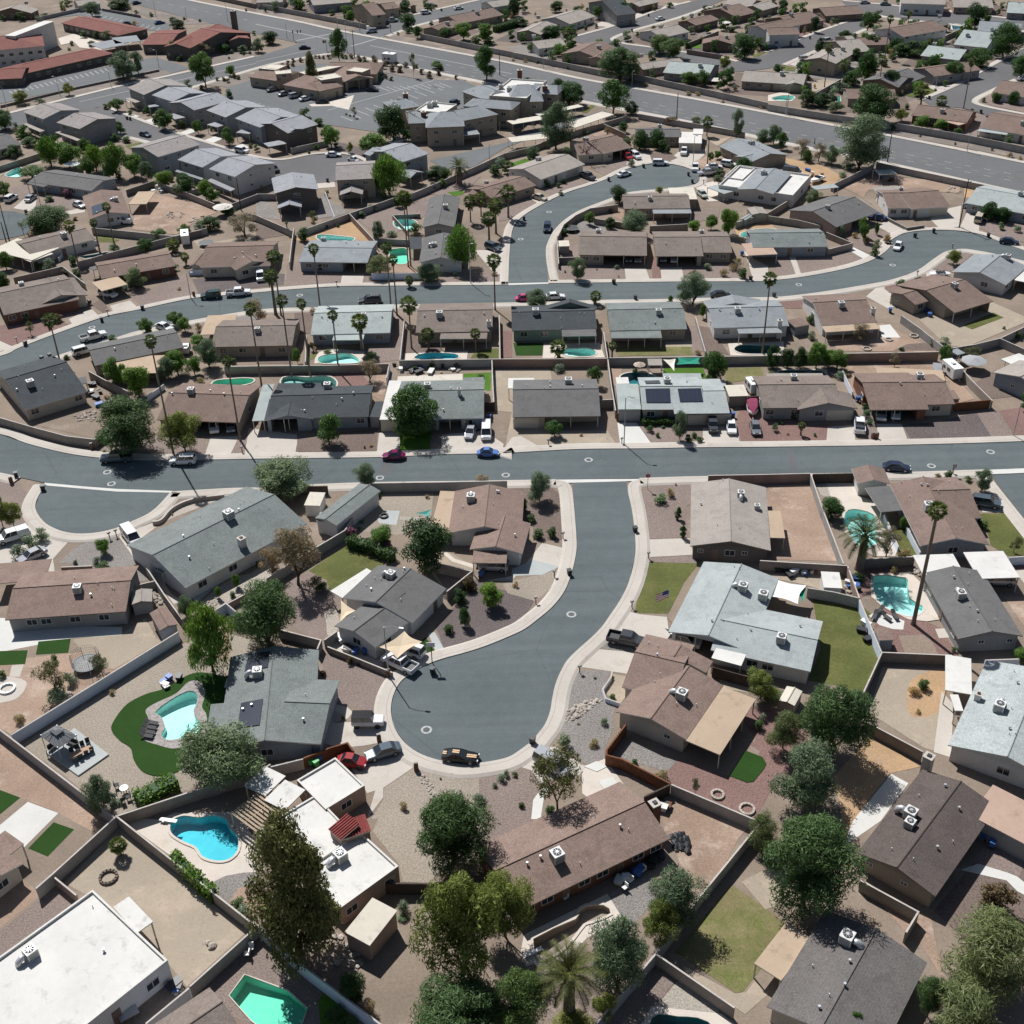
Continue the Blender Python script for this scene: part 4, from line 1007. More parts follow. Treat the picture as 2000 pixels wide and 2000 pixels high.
pool([(30,740),(110,722),(180,725),(200,742),(160,758),(60,758)],(1,0),3,'A4','aqua',desc='small aqua pool by the main road wall')
pool([(505,730),(545,728),(550,765),(515,772)],(0,1),1,'A4','aqua',desc='small square blue pool beside dark shrubs',cw=.15)
pool([(1385,195),(1420,182),(1480,180),(1470,205),(1440,222),(1395,225)],(0,1),1,'A4','blue',desc='blue pool with white surround among far houses',cw=.5,cop='paleconc')
pool([(590,200),(700,185),(800,165),(840,170),(760,200),(640,215)],(0,1),1,'C1','teal',desc='long dark pool inside a curved railing',cw=.3)
PATCHES.append(('dirt',[(-1400,-60),(1400,-60),(1400,3500),(-1400,3500)],0.0,'ground'))
up_far=[('C1',[(-600,1090),(0,955),(150,890),(480,765),(800,655),(1050,603),(1440,520),(1700,495)]),('C2',[(0,475),(280,450),(640,427),(1000,424),(1500,420),(1900,418)])]
up_far2=[('C3',[(275,405),(480,402),(860,397),(1300,392),(1800,390)]),('C4',[(0,385),(250,358),(560,300),(760,240),(880,170),(940,100)]),('B4',[(910,1060),(985,1010),(1060,985),(1200,970),(1400,970),(1600,1000),(1760,1060),(2150,1200)])]
up_near=[('C1',[(-600,1260),(0,1130),(300,1010),(480,935),(830,830),(1060,760),(1460,682),(1700,640)]),('C2',[(90,597),(480,585),(1000,567),(1400,560),(1932,550)]),('C3',[(300,543),(700,530),(1100,525),(1480,515),(1750,512)]),('C4',[(50,508),(250,490),(500,455),(800,405),(950,372),(1120,310),(1250,220),(1340,165),(1460,145),(1560,155),(1720,185),(2150,290)])]
road('asphalt',up_far+up_far2+[(t,p[::-1])for t,p in up_near[::-1]])
lo_far=[('D1',[(-500,690),(0,770),(200,840),(500,915),(780,953),(1080,965),(1500,965),(1932,958)]),('D2',[(380,953),(960,945),(1400,925),(1932,915)]),('D3',[(0,912),(500,885),(1000,880),(1400,872),(1932,868)]),('D4',[(430,862),(860,856),(1500,840),(1932,825),(2200,815)])]
lo_near=[('E1',[(-500,0),(0,95),(160,130),(380,178),(800,215),(1250,236),(1700,212)]),('E2',[(0,208),(150,197),(800,170),(1500,160)]),('E3',[(0,153),(200,147),(440,142),(860,137),(1320,125),(1800,116)]),('E4',[(340,102),(900,95),(1640,72),(2200,50)])]
road('asphalt',lo_far+[(t,p[::-1])for t,p in lo_near[::-1]])
csac=[('E3',[(455,168),(860,158),(905,380),(930,600),(925,740),(890,890),(830,1030),(740,1170),(640,1300),(430,1530)]),('F3',[(370,430),(325,540),(303,640),(285,740),(245,840),(200,900),(150,960),(60,1030)]),('F2',[(1900,1085),(1760,1117),(1600,1135),(1500,1130),(1300,1083),(1150,1000),(1060,890),(1025,780),(1022,690),(1045,600),(1090,520),(1160,460),(1260,400),(1400,345),(1600,290),(1750,240),(1932,165)]),('E3',[(100,1275),(200,1200),(310,1105),(400,985),(455,840),(485,700),(488,600),(475,420),(465,260)])]
road('asphalt',csac,z=.106)
wcs=[('E1',[(345,182),(600,210),(880,234),(1290,238),(1200,340),(1120,405),(1000,462),(860,520),(700,552),(540,552),(400,510),(310,440),(270,360),(290,280)])]
road('asphalt',wcs,z=.106)
road('asphalt',[('E4',[(1680,110),(2250,85),(2400,900),(1990,520)])],z=.106)
loop=[('C2',[(1900,418)]),('C3',[(-25,330),(-20,200)]),('B3',[(-5,1010),(20,930),(80,865),(200,790),(400,690),(600,625),(720,580),(860,510),(980,478),(1100,462),(1260,480),(1390,530),(1415,590),(1360,630),(1180,655),(1000,668),(850,690),(740,730),(580,790),(480,835),(380,905),(310,980),(270,1060)]),('C3',[(255,150),(262,260),(272,405)])]
road('asphalt',loop,z=.106)
art_n=[('A1',[(1100,-70),(1390,0)]),('A2',[(0,110),(300,168),(600,235),(1050,320),(1500,405),(1932,488)]),('A3',[(500,600),(1000,690),(1500,780),(1932,862)]),('B4',[(500,185),(1000,278),(1932,465),(2400,560)])]
art_s=[('B4',[(2400,780),(1880,672),(900,455),(150,305)]),('B3',[(1400,155),(950,68)]),('A3',[(540,762)]),('A2',[(1932,660),(1640,600),(1100,490),(700,405),(310,325)]),('A1',[(1600,180),(1060,45),(800,-20)])]
road('arterial',art_n+art_s,z=.105)
cr_up=[('A1',[(-300,960),(0,880),(400,782),(930,652),(1160,605),(1500,530),(1930,432)]),('A2',[(310,335),(500,290),(840,205),(1190,118),(1700,2),(1900,-40)])]
cr_lo=[('A2',[(2000,-10),(1760,38),(1640,92),(1240,182),(970,275),(560,395),(100,485)]),('A1',[(1380,675),(800,800),(560,845),(0,990),(-300,1080)])]
road('arterial',cr_up+cr_lo,z=.1055)
th=[('B1',[(560,55),(780,40),(1210,200),(1700,355)]),('B2',[(0,420),(200,440),(430,397),(640,392),(770,425),(825,470),(740,540),(600,600),(470,612),(100,590)]),('B1',[(1932,480),(1500,420),(1140,300),(820,225)])]
road('street',th,z=.106)
road('parking',[('A1',[(1720,640)]),('A2',[(150,480),(560,440),(930,545),(1200,598),(1560,605),(1932,770)]),('A3',[(300,870),(60,960)]),('B2',[(1300,260),(900,225),(640,185),(100,120)]),('A2',[(0,860),(-250,760)])],z=.095)
road('parking',[('B2',[(1310,440),(1932,295)]),('B3',[(60,240),(700,60),(760,90),(200,250),(-40,340)]),('B2',[(1640,490),(1430,505)])],z=.096)
road('parking',[('A1',[(290,150),(640,85),(770,75),(1310,185),(1250,245),(1090,225),(600,115)])],z=.095)
road('parking',[('A1',[(-200,690),(190,635),(830,497),(1170,432),(1440,515),(1290,555),(1200,525),(0,785),(-200,830)])],z=.095)
ust=[('A3',[(470,285),(690,225),(870,170),(1130,75),(1360,15),(1500,-30),(1750,-60),(1600,0),(1480,50),(1220,140),(900,230),(740,295),(840,335),(1020,360),(1290,400),(1560,440),(1690,470),(1932,410)]),('A4',[(0,400),(100,360),(350,260),(690,140),(600,60),(560,10),(980,50),(1500,108),(2000,165),(2000,240),(1060,150),(800,105),(720,220),(530,300),(350,380),(100,490),(0,520)]),('A3',[(1700,545),(1250,460),(830,380),(480,320)])]
road('street',ust,z=.105)
road('street',[('A4',[(1170,760),(1430,650),(1700,500),(1932,370),(2300,180),(2300,350),(1932,560),(1700,670),(1540,755),(1610,805),(1932,870),(2200,930),(2200,990),(1640,865),(1450,815),(1230,800)])],z=.105)
road('asphalt',[('B1',[(-200,810),(100,825),(210,850),(230,960),(190,1000),(60,1030),(-200,1060)])],z=.105)
walk(up_far,('C2',(1000,500)));walk(up_far2,('C4',(300,430)));walk(up_near,('C2',(1000,500)))
walk(lo_far,('D2',(1200,1020)))
walk([('E1',lo_near[0][1][:3])],('E1',(200,60)));walk([('E1',[(1300,238),(1700,214)]),('E2',[(0,208),(150,197),(800,170),(1500,160)]),('E3',[(0,153),(330,146)])],('E2',(800,60)))
walk([('E3',[(960,137),(1320,125),(1800,116)]),('E4',[(340,102),(900,95),(1640,72)])],('E3',(1300,50)))
walk([('E3',[(330,150),(410,165),(445,200),(460,260),(475,420),(488,600),(485,700),(455,840),(400,985),(310,1105),(200,1200),(100,1275)]),('F2',[(1932,165),(1750,240),(1600,290),(1400,345),(1260,400),(1160,460),(1090,520),(1045,600),(1022,690),(1025,780),(1060,890),(1150,1000),(1300,1083),(1500,1130),(1600,1135),(1760,1117),(1900,1085)]),('F3',[(60,1030),(150,960),(200,900),(245,840),(285,740),(303,640),(325,540),(370,430),(440,325)]),('E3',[(640,1300),(740,1170),(830,1030),(890,890),(925,740),(930,600),(905,380),(875,240),(885,175),(960,145)])],('F2',(1500,700)))
walk([('E1',[(350,185),(290,280),(270,360),(310,440),(400,510),(540,552),(700,552),(860,520),(1000,462),(1120,405),(1200,340),(1290,240)])],('E1',(700,400)))
walk([('E4',[(1640,85),(1990,520),(2200,790)])],('E4',(1900,200)))
walk([('C2',[(1905,415)]),('C3',[(-25,330),(-20,200)]),('B3',[(-5,1010),(20,930),(80,865),(200,790),(400,690),(600,625),(720,580),(860,510),(980,478),(1100,462),(1260,480),(1390,530),(1415,590),(1360,630),(1180,655),(1000,668),(850,690),(740,730),(580,790),(480,835),(380,905),(310,980),(270,1060)]),('C3',[(255,150),(262,260),(290,390)])],('B3',(300,860)),1.8)
walk(art_n,('A3',(700,700)),2.2);walk(art_s[:3]+[('A2',[(1932,660),(1640,600),(1100,490),(760,418)])],('A3',(700,700)),2.2)
walk(cr_up[:1],('A1',(900,720)),2.2);walk([('A2',[(560,400),(100,485)]),('A1',[(1380,675),(950,765)])],('A1',(1500,600)),2.2)
walk([('A2',[(840,205),(1190,118),(1700,2)])],('A2',(1200,160)),2);walk([('A2',[(1760,38),(1640,92),(1240,182),(970,275)])],('A2',(1200,160)),2)
walk([('B1',[(790,40),(1210,200),(1700,355)]),('B2',[(0,420),(200,440),(430,397),(640,392),(770,425),(825,470),(740,540),(600,600)])],('B1',(1200,250)),1.6);walk([('B1',[(1500,420),(1140,300),(820,225)])],('B1',(1200,250)),1.6)
walk([('A3',[(470,285),(690,225),(870,170),(1130,75),(1360,15)])],('A3',(800,240)),2);walk([('A3',[(1480,50),(1220,140),(900,230),(740,295),(840,335),(1020,360),(1290,400),(1560,440),(1690,470)])],('A3',(800,240)),2)
walk([('A4',[(0,400),(100,360),(350,260),(690,140)])],('A4',(300,350)),2);walk([('A4',[(720,220),(530,300),(350,380),(100,490)])],('A4',(300,350)),2);walk([('A4',[(560,10),(980,50),(1500,108),(2000,165)])],('A4',(1200,110)),2);walk([('A4',[(2000,240),(1060,150),(800,105)])],('A4',(1200,110)),2)
walk([('A4',[(1170,760),(1430,650),(1700,500),(1932,370)])],('A4',(1600,650)),2);walk([('A4',[(1932,560),(1700,670),(1540,755),(1610,805),(1932,870)])],('A4',(1600,690)),2)
for tl,q in(('E3',[(330,146),(960,140),(950,156),(340,172)]),('E1',[(340,170),(620,196),(880,216),(1310,232),(1300,244),(880,236),(600,212),(330,188)]),('E4',[(1600,74),(2100,54),(2100,88),(1620,108)]),('C2',[(1880,416),(2215,405),(2215,395),(1880,404)])):
 patch('paleconc',q,0,.118,'gutter',tl)
def ring(tl,p,r=.75):
 T(tl);c=W(p);mb=MB();n=22
 for r0,r1,mi,z in((.62*r,r,0,.1125),(0,.45*r,1,.1125)):
  for i in range(n):
   a,b=6.2832*i/n,6.2832*(i+1)/n
   if r0:mb.face([(c.x+math.cos(t)*q,c.y+math.sin(t)*q,z)for t,q in((a,r0),(b,r0),(b,r1),(a,r1))],mi)
   else:mb.face([(c.x,c.y,z),(c.x+math.cos(a)*r1,c.y+math.sin(a)*r1,z),(c.x+math.cos(b)*r1,c.y+math.sin(b)*r1,z)],mi)
 mb.v=[v+Vector((0,0,0))for v in mb.v];o=mb.build('manhole_cover',[surf('ring_paint',(.42,.43,.42),.2,2,8,.8,grain=.4),gmat('patchasph')]);o['kind']='structure'
for tl,p in(('D1',(810,1055)),('D1',(842,1143)),('D2',(935,1098)),('D2',(1885,1077)),('D3',(578,962)),('D4',(1678,902)),('D4',(1232,1008)),('E3',(448,1163)),('F2',(1287,875)),('C1',(695,735)),('C2',(330,492)),('C4',(232,412)),('C4',(940,265)),('B3',(280,830)),('B3',(65,1035))):ring(tl,p)
patch('patchasph',[(1040,980),(960,975),(920,1065),(1020,1075)],0,.111,None,'D2');patch('patchasph',[(135,880),(185,878),(235,1060),(178,1060)],0,.111,None,'D4')
def dashes(tl,a,b,n,col='white',frac=.35,wd=.09):
 T(tl);A,B=W(a),W(b);d=(B-A).normalized();s=Vector((-d.y,d.x,0))*wd;mb=MB()
 for i in range(n):
  p,q=A.lerp(B,i/n),A.lerp(B,(i+frac)/n);mb.face([(*(p-s)[:2],.113),(*(q-s)[:2],.113),(*(q+s)[:2],.113),(*(p+s)[:2],.113)])
 o=mb.build('lane_marking',[paint('line_'+col,(.42,.42,.41)if col=='white' else(.34,.26,.13),.8)]);o['kind']='structure'
dashes('A3',(-700,450),(1932,955),22);dashes('A3',(-500,540),(1932,1010),22);dashes('A3',(-300,545),(1932,985),26,'yellow',.45);dashes('B4',(0,200),(1932,560),14);dashes('B4',(0,245),(1932,610),14);dashes('B4',(0,225),(1932,585),16,'yellow',.4)
dashes('A1',(1100,0),(1932,165),9);dashes('A2',(0,185),(560,300),1,'white',1,.2);dashes('A2',(860,345),(1932,560),1,'white',1,.14)
dashes('A2',(300,310),(600,250),1,'white',1,.25);dashes('A2',(720,350),(960,280),1,'white',1,.25);dashes('A2',(0,470),(450,370),1,'white',1,.12);dashes('A1',(600,770),(1932,480),1,'white',1,.12)
for i in range(13):dashes('A2',(640+i*62,880-i*21),(730+i*62,915-i*21),1,'white',1,.12)
for i in range(9):dashes('A2',(930+i*52,660-i*3),(1010+i*52,690-i*3),1,'white',1,.12)
for i in range(8):dashes('A2',(-60+i*34,785+i*12),(-20+i*34+20,770+i*12),1,'white',1,.12)
for i in range(20):dashes('A1',(70+i*38,690-i*9),(100+i*38,712-i*9),1,'white',1,.12)
for i in range(14):dashes('A1',(690+i*40,95+i*9),(660+i*40,112+i*9),1,'white',1,.12)
dashes('A2',(540,835),(1340,610),1,'white',1,.12)
p_=patch
T('G1')
p_('tan',[(895,130),(1860,930),(1410,1340),(1200,1080),(640,640),(490,560)]);p_('deck',[(870,70),(1200,80),(1320,30),(1800,20),(1960,300),(2010,460),(1760,500),(1590,560),(1380,420),(1050,180)])
p_('greygravel',[(1600,555),(1700,505),(1850,478),(1990,480),(1932,560),(1800,610),(1730,700),(1650,660)]);p_('reddirt',[(1730,700),(1800,600),(1932,560),(2010,640),(2000,830),(1860,800)])
p_('pinkgravel',[(-100,1000),(400,600),(600,640),(560,700),(0,1130),(-100,1180)]);p_('reddirt',[(-100,640),(160,520),(260,600),(300,660),(0,900),(-100,950)]);p_('turf',[(405,100),(560,155),(360,360),(212,298)])
p_('pinkgravel',[(1480,1400),(1932,1000),(2140,1200),(2400,1450),(2420,1650),(1900,1650)]);p_('lushgrass',[(2400,1450),(2470,1340),(2700,1640),(2420,1650)])
T('F1')
p_('paleconc',[(210,1415),(440,1500),(180,1760),(-60,1640)]);p_('turf',[(-150,1230),(0,1275),(195,1350),(0,1510),(-150,1600)]);p_('reddirt',[(-200,820),(0,940),(860,1560),(700,1640),(440,1500),(200,1400),(-200,1250)])
p_('tangravel',[(170,980),(1400,215),(1640,120),(1932,200),(1830,420),(1560,690),(1400,1000),(1932,1190),(1720,1210),(880,1520)])
p_('turf',[(840,870),(870,790),(960,680),(1100,605),(1250,560),(1400,470),(1520,440),(1700,470),(1790,460),(1770,690),(1600,790),(1520,1000),(1440,1110),(1340,1190),(1200,1222),(1080,1190),(1010,1100),(985,1010),(900,950)],1,.1)
p_('stonedeck',[(1100,730),(1160,680),(1330,600),(1420,515),(1510,510),(1550,600),(1525,700),(1560,770),(1540,930),(1340,1015),(1180,985),(1095,955),(1080,915),(1120,800)],1,.104)
p_('reddirt',[(1600,60),(1740,100),(1730,340),(1640,345)]);p_('reddirt',[(-200,370),(190,330),(560,290),(1200,200),(1330,120),(1300,200),(80,900),(0,860),(-200,800)]);p_('tan',[(550,190),(930,140),(1100,30),(1180,180),(1220,200),(860,410),(700,380)])
p_('paleconc',[(-150,20),(80,30),(290,80),(920,95),(920,155),(540,180),(0,285),(-150,300)]);p_('turf',[(290,205),(535,182),(515,290),(270,305)]);p_('turf',[(-100,280),(210,270),(190,375),(0,385),(-100,400)]);p_('concrete',[(90,385),(180,378),(150,470),(70,470)])
p_('concrete',[(-60,490),(60,470),(190,500),(190,560),(130,630),(50,658),(-60,660)],1)
T('E1')
p_('pinkgravel',[(-50,130),(60,130),(150,170),(205,240),(180,350),(210,480),(60,530),(-50,520)],0);p_('concrete',[(190,350),(300,500),(560,560),(400,740),(420,890),(310,890),(390,740),(-50,900),(-50,640),(80,620),(210,490)])
p_('greygravel',[(440,770),(560,660),(700,590),(800,580),(880,570),(1000,720),(1120,900),(1020,920),(700,790),(690,840),(560,780)]);p_('palegravel',[(1200,460),(1260,380),(1400,310),(1680,262),(1640,300),(1330,420),(1220,470)]);p_('concrete',[(890,560),(1150,470),(1180,500),(1030,610),(1070,660),(1290,1000),(1380,1060),(1310,1080),(1180,900),(1000,720)])
p_('palegravel',[(1500,1080),(1640,960),(1750,880),(1900,850),(2050,700),(2130,720),(2050,880),(1640,1110)]);p_('greyconc',[(1480,1080),(1600,970),(1760,860),(1932,720),(2060,620),(2010,600),(1720,760),(1420,980)])
T('E2')
p_('tangravel',[(850,260),(1340,240),(1310,540),(1060,560),(670,520)]);p_('greyconc',[(910,430),(960,375),(1085,378),(1060,485),(930,470)]);p_('palegravel',[(1085,420),(1310,430),(1310,445),(1085,445)]);p_('grass',[(400,830),(690,630),(980,770),(880,830),(560,980),(530,900)])
p_('pinkgravel',[(200,940),(400,830),(520,900),(560,980),(640,1050),(620,1200),(540,1310),(450,1360),(270,1240),(300,1180)]);p_('palegravel',[(520,1140),(600,1120),(630,1250),(545,1320),(530,1220)],1);p_('tan',[(1360,700),(1440,680),(1650,800),(1650,830),(1340,770)]);p_('deck',[(1410,700),(1440,690),(1500,740),(1640,780),(1640,810),(1480,760)])
p_('palegravel',[(1310,830),(1360,830),(1460,960),(1440,990)]);p_('pinkgravel',[(1330,810),(1560,880),(1480,960),(1420,960)])
p_('dkgravel',[(1350,1260),(1500,1100),(1580,900),(1680,900),(1740,930),(2100,1060),(2050,1140),(1900,1290),(1650,1410),(1420,1440),(1380,1310)]);p_('tangravel',[(1900,1000),(1860,930),(1932,905),(2100,870),(2290,820),(2230,960),(2110,1060)]);p_('greyconc',[(1300,1300),(1350,1295),(1420,1420),(1360,1450),(1310,1330)]);p_('turf',[(1190,1410),(1280,1330),(1355,1440),(1280,1470)])
p_('concrete',[(1740,905),(1932,905),(2160,620),(2330,660),(2290,800),(1932,870)]);p_('greyconc',[(1932,815),(2100,750),(2290,800),(2160,860),(1932,870)])
p_('concrete',[(540,1400),(640,1330),(760,1420),(900,1500),(1010,1550),(930,1546),(700,1460)]);p_('concrete',[(900,1510),(1180,1390),(1340,1480),(1180,1600)])
T('F2')
p_('pinkgravel',[(500,530),(510,290),(680,340),(1000,480),(950,620),(930,730),(800,720),(600,680),(520,680)]);p_('concrete',[(480,690),(580,675),(690,700),(730,740),(690,790),(640,750),(580,725),(580,820),(930,800),(1040,860),(1080,940),(820,990),(720,1000),(570,990),(480,960)])
p_('palegravel',[(580,725),(640,750),(690,790),(580,820)]);p_('concrete',[(760,1150),(1110,1050),(1210,1140),(960,1310),(960,1380),(840,1540),(900,1330),(840,1350),(720,1160)]);p_('tangravel',[(970,1310),(1210,1150),(1300,1110),(1480,1200),(1720,1210),(1740,1300),(1690,1550),(1000,1546),(870,1546),(960,1400)])
T('G2')
p_('tangravel',[(950,20),(1200,-20),(1690,40),(1730,200),(1300,560),(1110,550),(1080,420),(880,170)]);p_('pinkgravel',[(1700,50),(2010,-100),(2100,60),(1932,400),(1800,420),(1750,250)]);p_('dirt',[(840,1200),(1060,900),(1400,700),(1330,1000),(1330,1250),(1130,1640),(950,1623)])
T('F3')
p_('greygravel',[(480,420),(740,430),(690,570),(700,660),(790,690),(760,770),(770,860),(700,1010),(700,1110),(560,1130),(440,1050),(350,880),(400,640)]);p_('greygravel',[(660,240),(740,180),(980,250),(960,290),(700,260)]);p_('concrete',[(430,400),(620,260),(960,290),(880,450),(540,400)]);p_('concrete',[(640,240),(780,60),(890,-20),(960,0),(1170,20),(1190,190),(1000,200),(740,130)])
p_('palegravel',[(400,740),(480,680),(640,640),(680,650),(480,800),(400,810)]);p_('grass',[(930,-40),(1010,-430),(1110,-420),(1430,-410),(1300,-240),(1180,-5),(950,-10)]);p_('tan',[(760,450),(870,470),(830,540),(870,600),(810,690),(690,580)])
p_('greygravel',[(880,950),(790,1070),(1160,1190),(1240,1110)]);p_('redgravel',[(1160,1200),(1270,1090),(1640,1220),(1780,1270),(1860,1200),(1930,1100),(1890,1040),(1790,980),(1950,890),(2050,1000),(2060,1200),(1950,1330),(1840,1540),(1200,1290)]);p_('turf',[(1640,1220),(1760,1030),(1890,1080),(1920,1130),(1900,1170),(1820,1265),(1770,1270)],0,.1)
p_('pinkgravel',[(0,1160),(150,1180),(220,1290),(140,1546),(-250,1546),(-250,1200)]);p_('paleconc',[(230,1300),(290,1290),(240,1390),(215,1546),(145,1546),(160,1400)]);p_('deck',[(530,1160),(700,1090),(880,1330),(640,1440),(530,1350)]);p_('concrete',[(0,1130),(200,1000),(330,1000),(520,1130),(560,1150),(500,1220),(380,1200),(220,1280),(150,1180)])
p_('reddirt',[(1130,1480),(1200,1400),(1840,1546),(1700,1700),(1250,1750),(1150,1660)]);p_('tan',[(1530,440),(1750,520),(1830,600),(1600,560)])
T('G3')
p_('deck',[(90,950),(720,640),(830,820),(700,900),(560,980),(400,1150),(250,1230),(160,1170),(110,1190),(60,1110)]);p_('greygravel',[(730,640),(1050,480),(1100,640),(1000,780),(900,890),(820,800)]);p_('reddirt',[(1150,60),(1400,0),(1740,160),(1560,520),(1440,640),(1270,420)]);p_('drygrass',[(1230,1080),(1650,570),(1932,760),(2100,900),(1820,1280),(1740,1380),(1690,1390)]);p_('tan',[(1290,1180),(1680,1395),(1770,1380),(1830,1300),(1932,1400),(1760,1550),(1300,1230)]);p_('palegravel',[(1130,1440),(1250,1300),(1560,1500),(1560,1560),(1030,1520)]);p_('deck',[(1000,1600),(1050,1490),(1580,1545),(1700,1640),(950,1640)]);p_('pinkgravel',[(1080,1190),(1240,1290),(1130,1430),(1000,1500),(980,1300)])
p_('pinkgravel',[(20,1180),(300,1240),(700,1100),(760,1400),(640,1640),(300,1640),(100,1300)])
T('G4')
p_('tan',[(-200,550),(80,400),(300,650),(-20,760)]);p_('orange',[(500,200),(650,50),(900,-200),(720,60),(560,280),(640,460),(540,420)]);p_('brgravel',[(1250,770),(1640,300),(1932,430),(2050,600),(2050,900),(1500,1000)]);p_('paleconc',[(1450,460),(1600,410),(1750,460),(1880,510),(1990,600),(1990,680),(1880,620),(1800,540),(1580,490)]);p_('reddirt',[(680,540),(1040,930),(1130,990),(1320,1280),(1230,830),(1130,770)]);p_('pinkgravel',[(1540,400),(1640,260),(1932,420),(1900,510)])
T('F4')
p_('tan',[(760,740),(860,400),(1350,410),(1310,640),(1250,1030),(1180,1010)]);p_('orange',[(1080,500),(1330,430),(1310,720),(1070,760)],1);p_('concrete',[(1310,580),(1400,680),(1380,1080),(1250,1040)]);p_('grass',[(330,-160),(680,-90),(780,0),(700,80),(860,290),(680,650),(540,540),(300,500),(400,260)]);p_('orange',[(470,1250),(770,920),(1150,1150),(920,1200),(560,1640),(540,1400)]);p_('paleconc',[(930,1205),(1060,1275),(850,1560),(560,1760),(640,1560)])
p_('redgravel',[(980,-200),(1160,40),(1300,100),(1430,300),(1400,320),(840,280),(800,90)]);p_('dirt',[(985,160),(1210,152),(1280,300),(1035,295)]);p_('concrete',[(1260,110),(1360,105),(1370,175),(1290,180)]);p_('redgravel',[(-250,700),(40,700),(300,900),(280,1100),(0,1350),(-100,1250),(-60,1000)])
T('E4')
p_('deck',[(770,930),(780,870),(1070,840),(1150,920),(1180,960),(1300,1200),(1200,1215),(1060,1200),(880,1110),(780,1030)],0,.1);p_('paleconc',[(760,1170),(830,1130),(1030,1210),(1020,1275),(940,1270),(840,1240)]);p_('reddirt',[(0,190),(320,180),(550,760),(40,745),(-30,580)]);p_('deck',[(440,170),(640,168),(700,270),(820,320),(980,640),(960,720),(800,720),(700,660),(580,540),(560,400),(480,290)]);p_('palegravel',[(360,180),(440,172),(480,290),(400,260)])
p_('grass',[(930,520),(1040,500),(1150,710),(980,720)]);p_('grass',[(1600,400),(1810,395),(1932,560),(2000,720),(1820,720),(1680,640),(1660,560)]);p_('concrete',[(1560,260),(1700,260),(1790,390),(1620,390)]);p_('redgravel',[(1820,760),(2000,740),(2200,1000),(1932,890)]);p_('concrete',[(1860,830),(2000,820),(2200,1000),(1960,960)]);p_('reddirt',[(1780,1030),(1932,1030),(2050,1350),(1932,1250)]);p_('tan',[(-100,860),(400,840),(560,860),(560,1000),(420,980),(290,940)])
p_('redgravel',[(950,820),(1060,830),(690,1040),(640,880),(760,800)])
T('E3')
p_('brgravel',[(-100,200),(200,195),(310,210),(370,260),(390,330),(400,590),(330,600),(160,600),(160,460),(60,460),(-60,280)]);p_('pinkgravel',[(970,280),(1000,220),(1110,170),(1355,165),(1370,320),(1310,350),(1330,590),(1010,590),(980,420)]);p_('concrete',[(1010,595),(1340,585),(1370,710),(1000,730)]);p_('pinkgravel',[(1010,735),(1370,715),(1400,775),(1010,765)])
T('D1')
p_('dirt',[(240,690),(660,450),(680,380),(880,440),(860,530),(760,760),(720,800)]);p_('pinkgravel',[(800,800),(1000,780),(1540,790),(1550,920),(1120,930),(760,890)]);p_('concrete',[(1590,790),(1800,780),(1760,945),(1540,945)]);p_('pinkgravel',[(1800,790),(1880,770),(1830,920),(1740,915)]);p_('concrete',[(1880,720),(2240,770),(2250,945),(1840,950)]);p_('brgravel',[(2250,790),(2850,720),(2840,900),(2230,900)])
T('D2')
p_('redgravel',[(140,300),(780,290),(900,430),(760,420),(620,420),(560,330),(180,330)],0,.03);p_('concrete',[(930,755),(1090,750),(1080,930),(910,930)]);p_('lushgrass',[(1095,750),(1320,740),(1310,890),(1080,890)],0,.1);p_('concrete',[(1400,770),(1720,740),(1870,840),(1850,915),(1400,915)]);p_('lushgrass',[(1565,310),(1775,300),(1770,440),(1560,400)]);p_('deck',[(1070,330),(1560,310),(1560,400),(1060,420)]);p_('tan',[(1800,280),(2220,270),(2270,600),(2230,870),(1880,870),(1930,600),(1790,590)],0,.03);p_('concrete',[(1932,790),(2165,750),(2120,905),(1850,910)]);p_('reddirt',[(910,320),(1000,300),(960,520),(880,480)])
T('D3')
p_('tan',[(30,760),(240,740),(720,740),(790,850),(210,860)]);p_('paleconc',[(795,680),(940,680),(1060,850),(820,870)]);p_('pinkgravel',[(950,690),(1230,700),(1440,730),(1430,850),(1070,850)]);p_('concrete',[(1440,720),(1690,690),(1720,840),(1440,850)]);p_('redgravel',[(1690,650),(1740,540),(1932,500),(2240,690),(2440,700),(2440,830),(1730,830)]);p_('reddirt',[(740,270),(830,270),(820,400),(760,400)]);p_('lushgrass',[(1145,270),(1440,260),(1480,370),(1420,390),(1390,310),(1140,305)]);p_('drygrass',[(1600,270),(1880,262),(1910,340),(1620,380)])
T('D4')
p_('concrete',[(450,710),(650,700),(660,830),(440,820)]);p_('pinkgravel',[(690,600),(790,640),(830,800),(760,825)]);p_('concrete',[(820,690),(1010,690),(1060,830),(840,830)]);p_('dkgravel',[(1010,690),(1250,680),(1580,600),(1690,790),(1080,810)]);p_('pinkgravel',[(1570,600),(1740,590),(1880,780),(1690,790)]);p_('redgravel',[(1740,590),(1932,560),(2200,600),(2200,740),(1860,780)]);p_('reddirt',[(570,250),(1290,210),(1560,500),(1400,540),(1370,370),(830,330),(800,420),(640,450)],0,.03);p_('dirt',[(1590,220),(1932,130),(1932,240),(1700,290),(1650,330)]);p_('deck',[(30,300),(440,270),(480,420),(60,400)]);p_('brgravel',[(1560,380),(1700,300),(1880,480),(1680,500)])
T('C1')
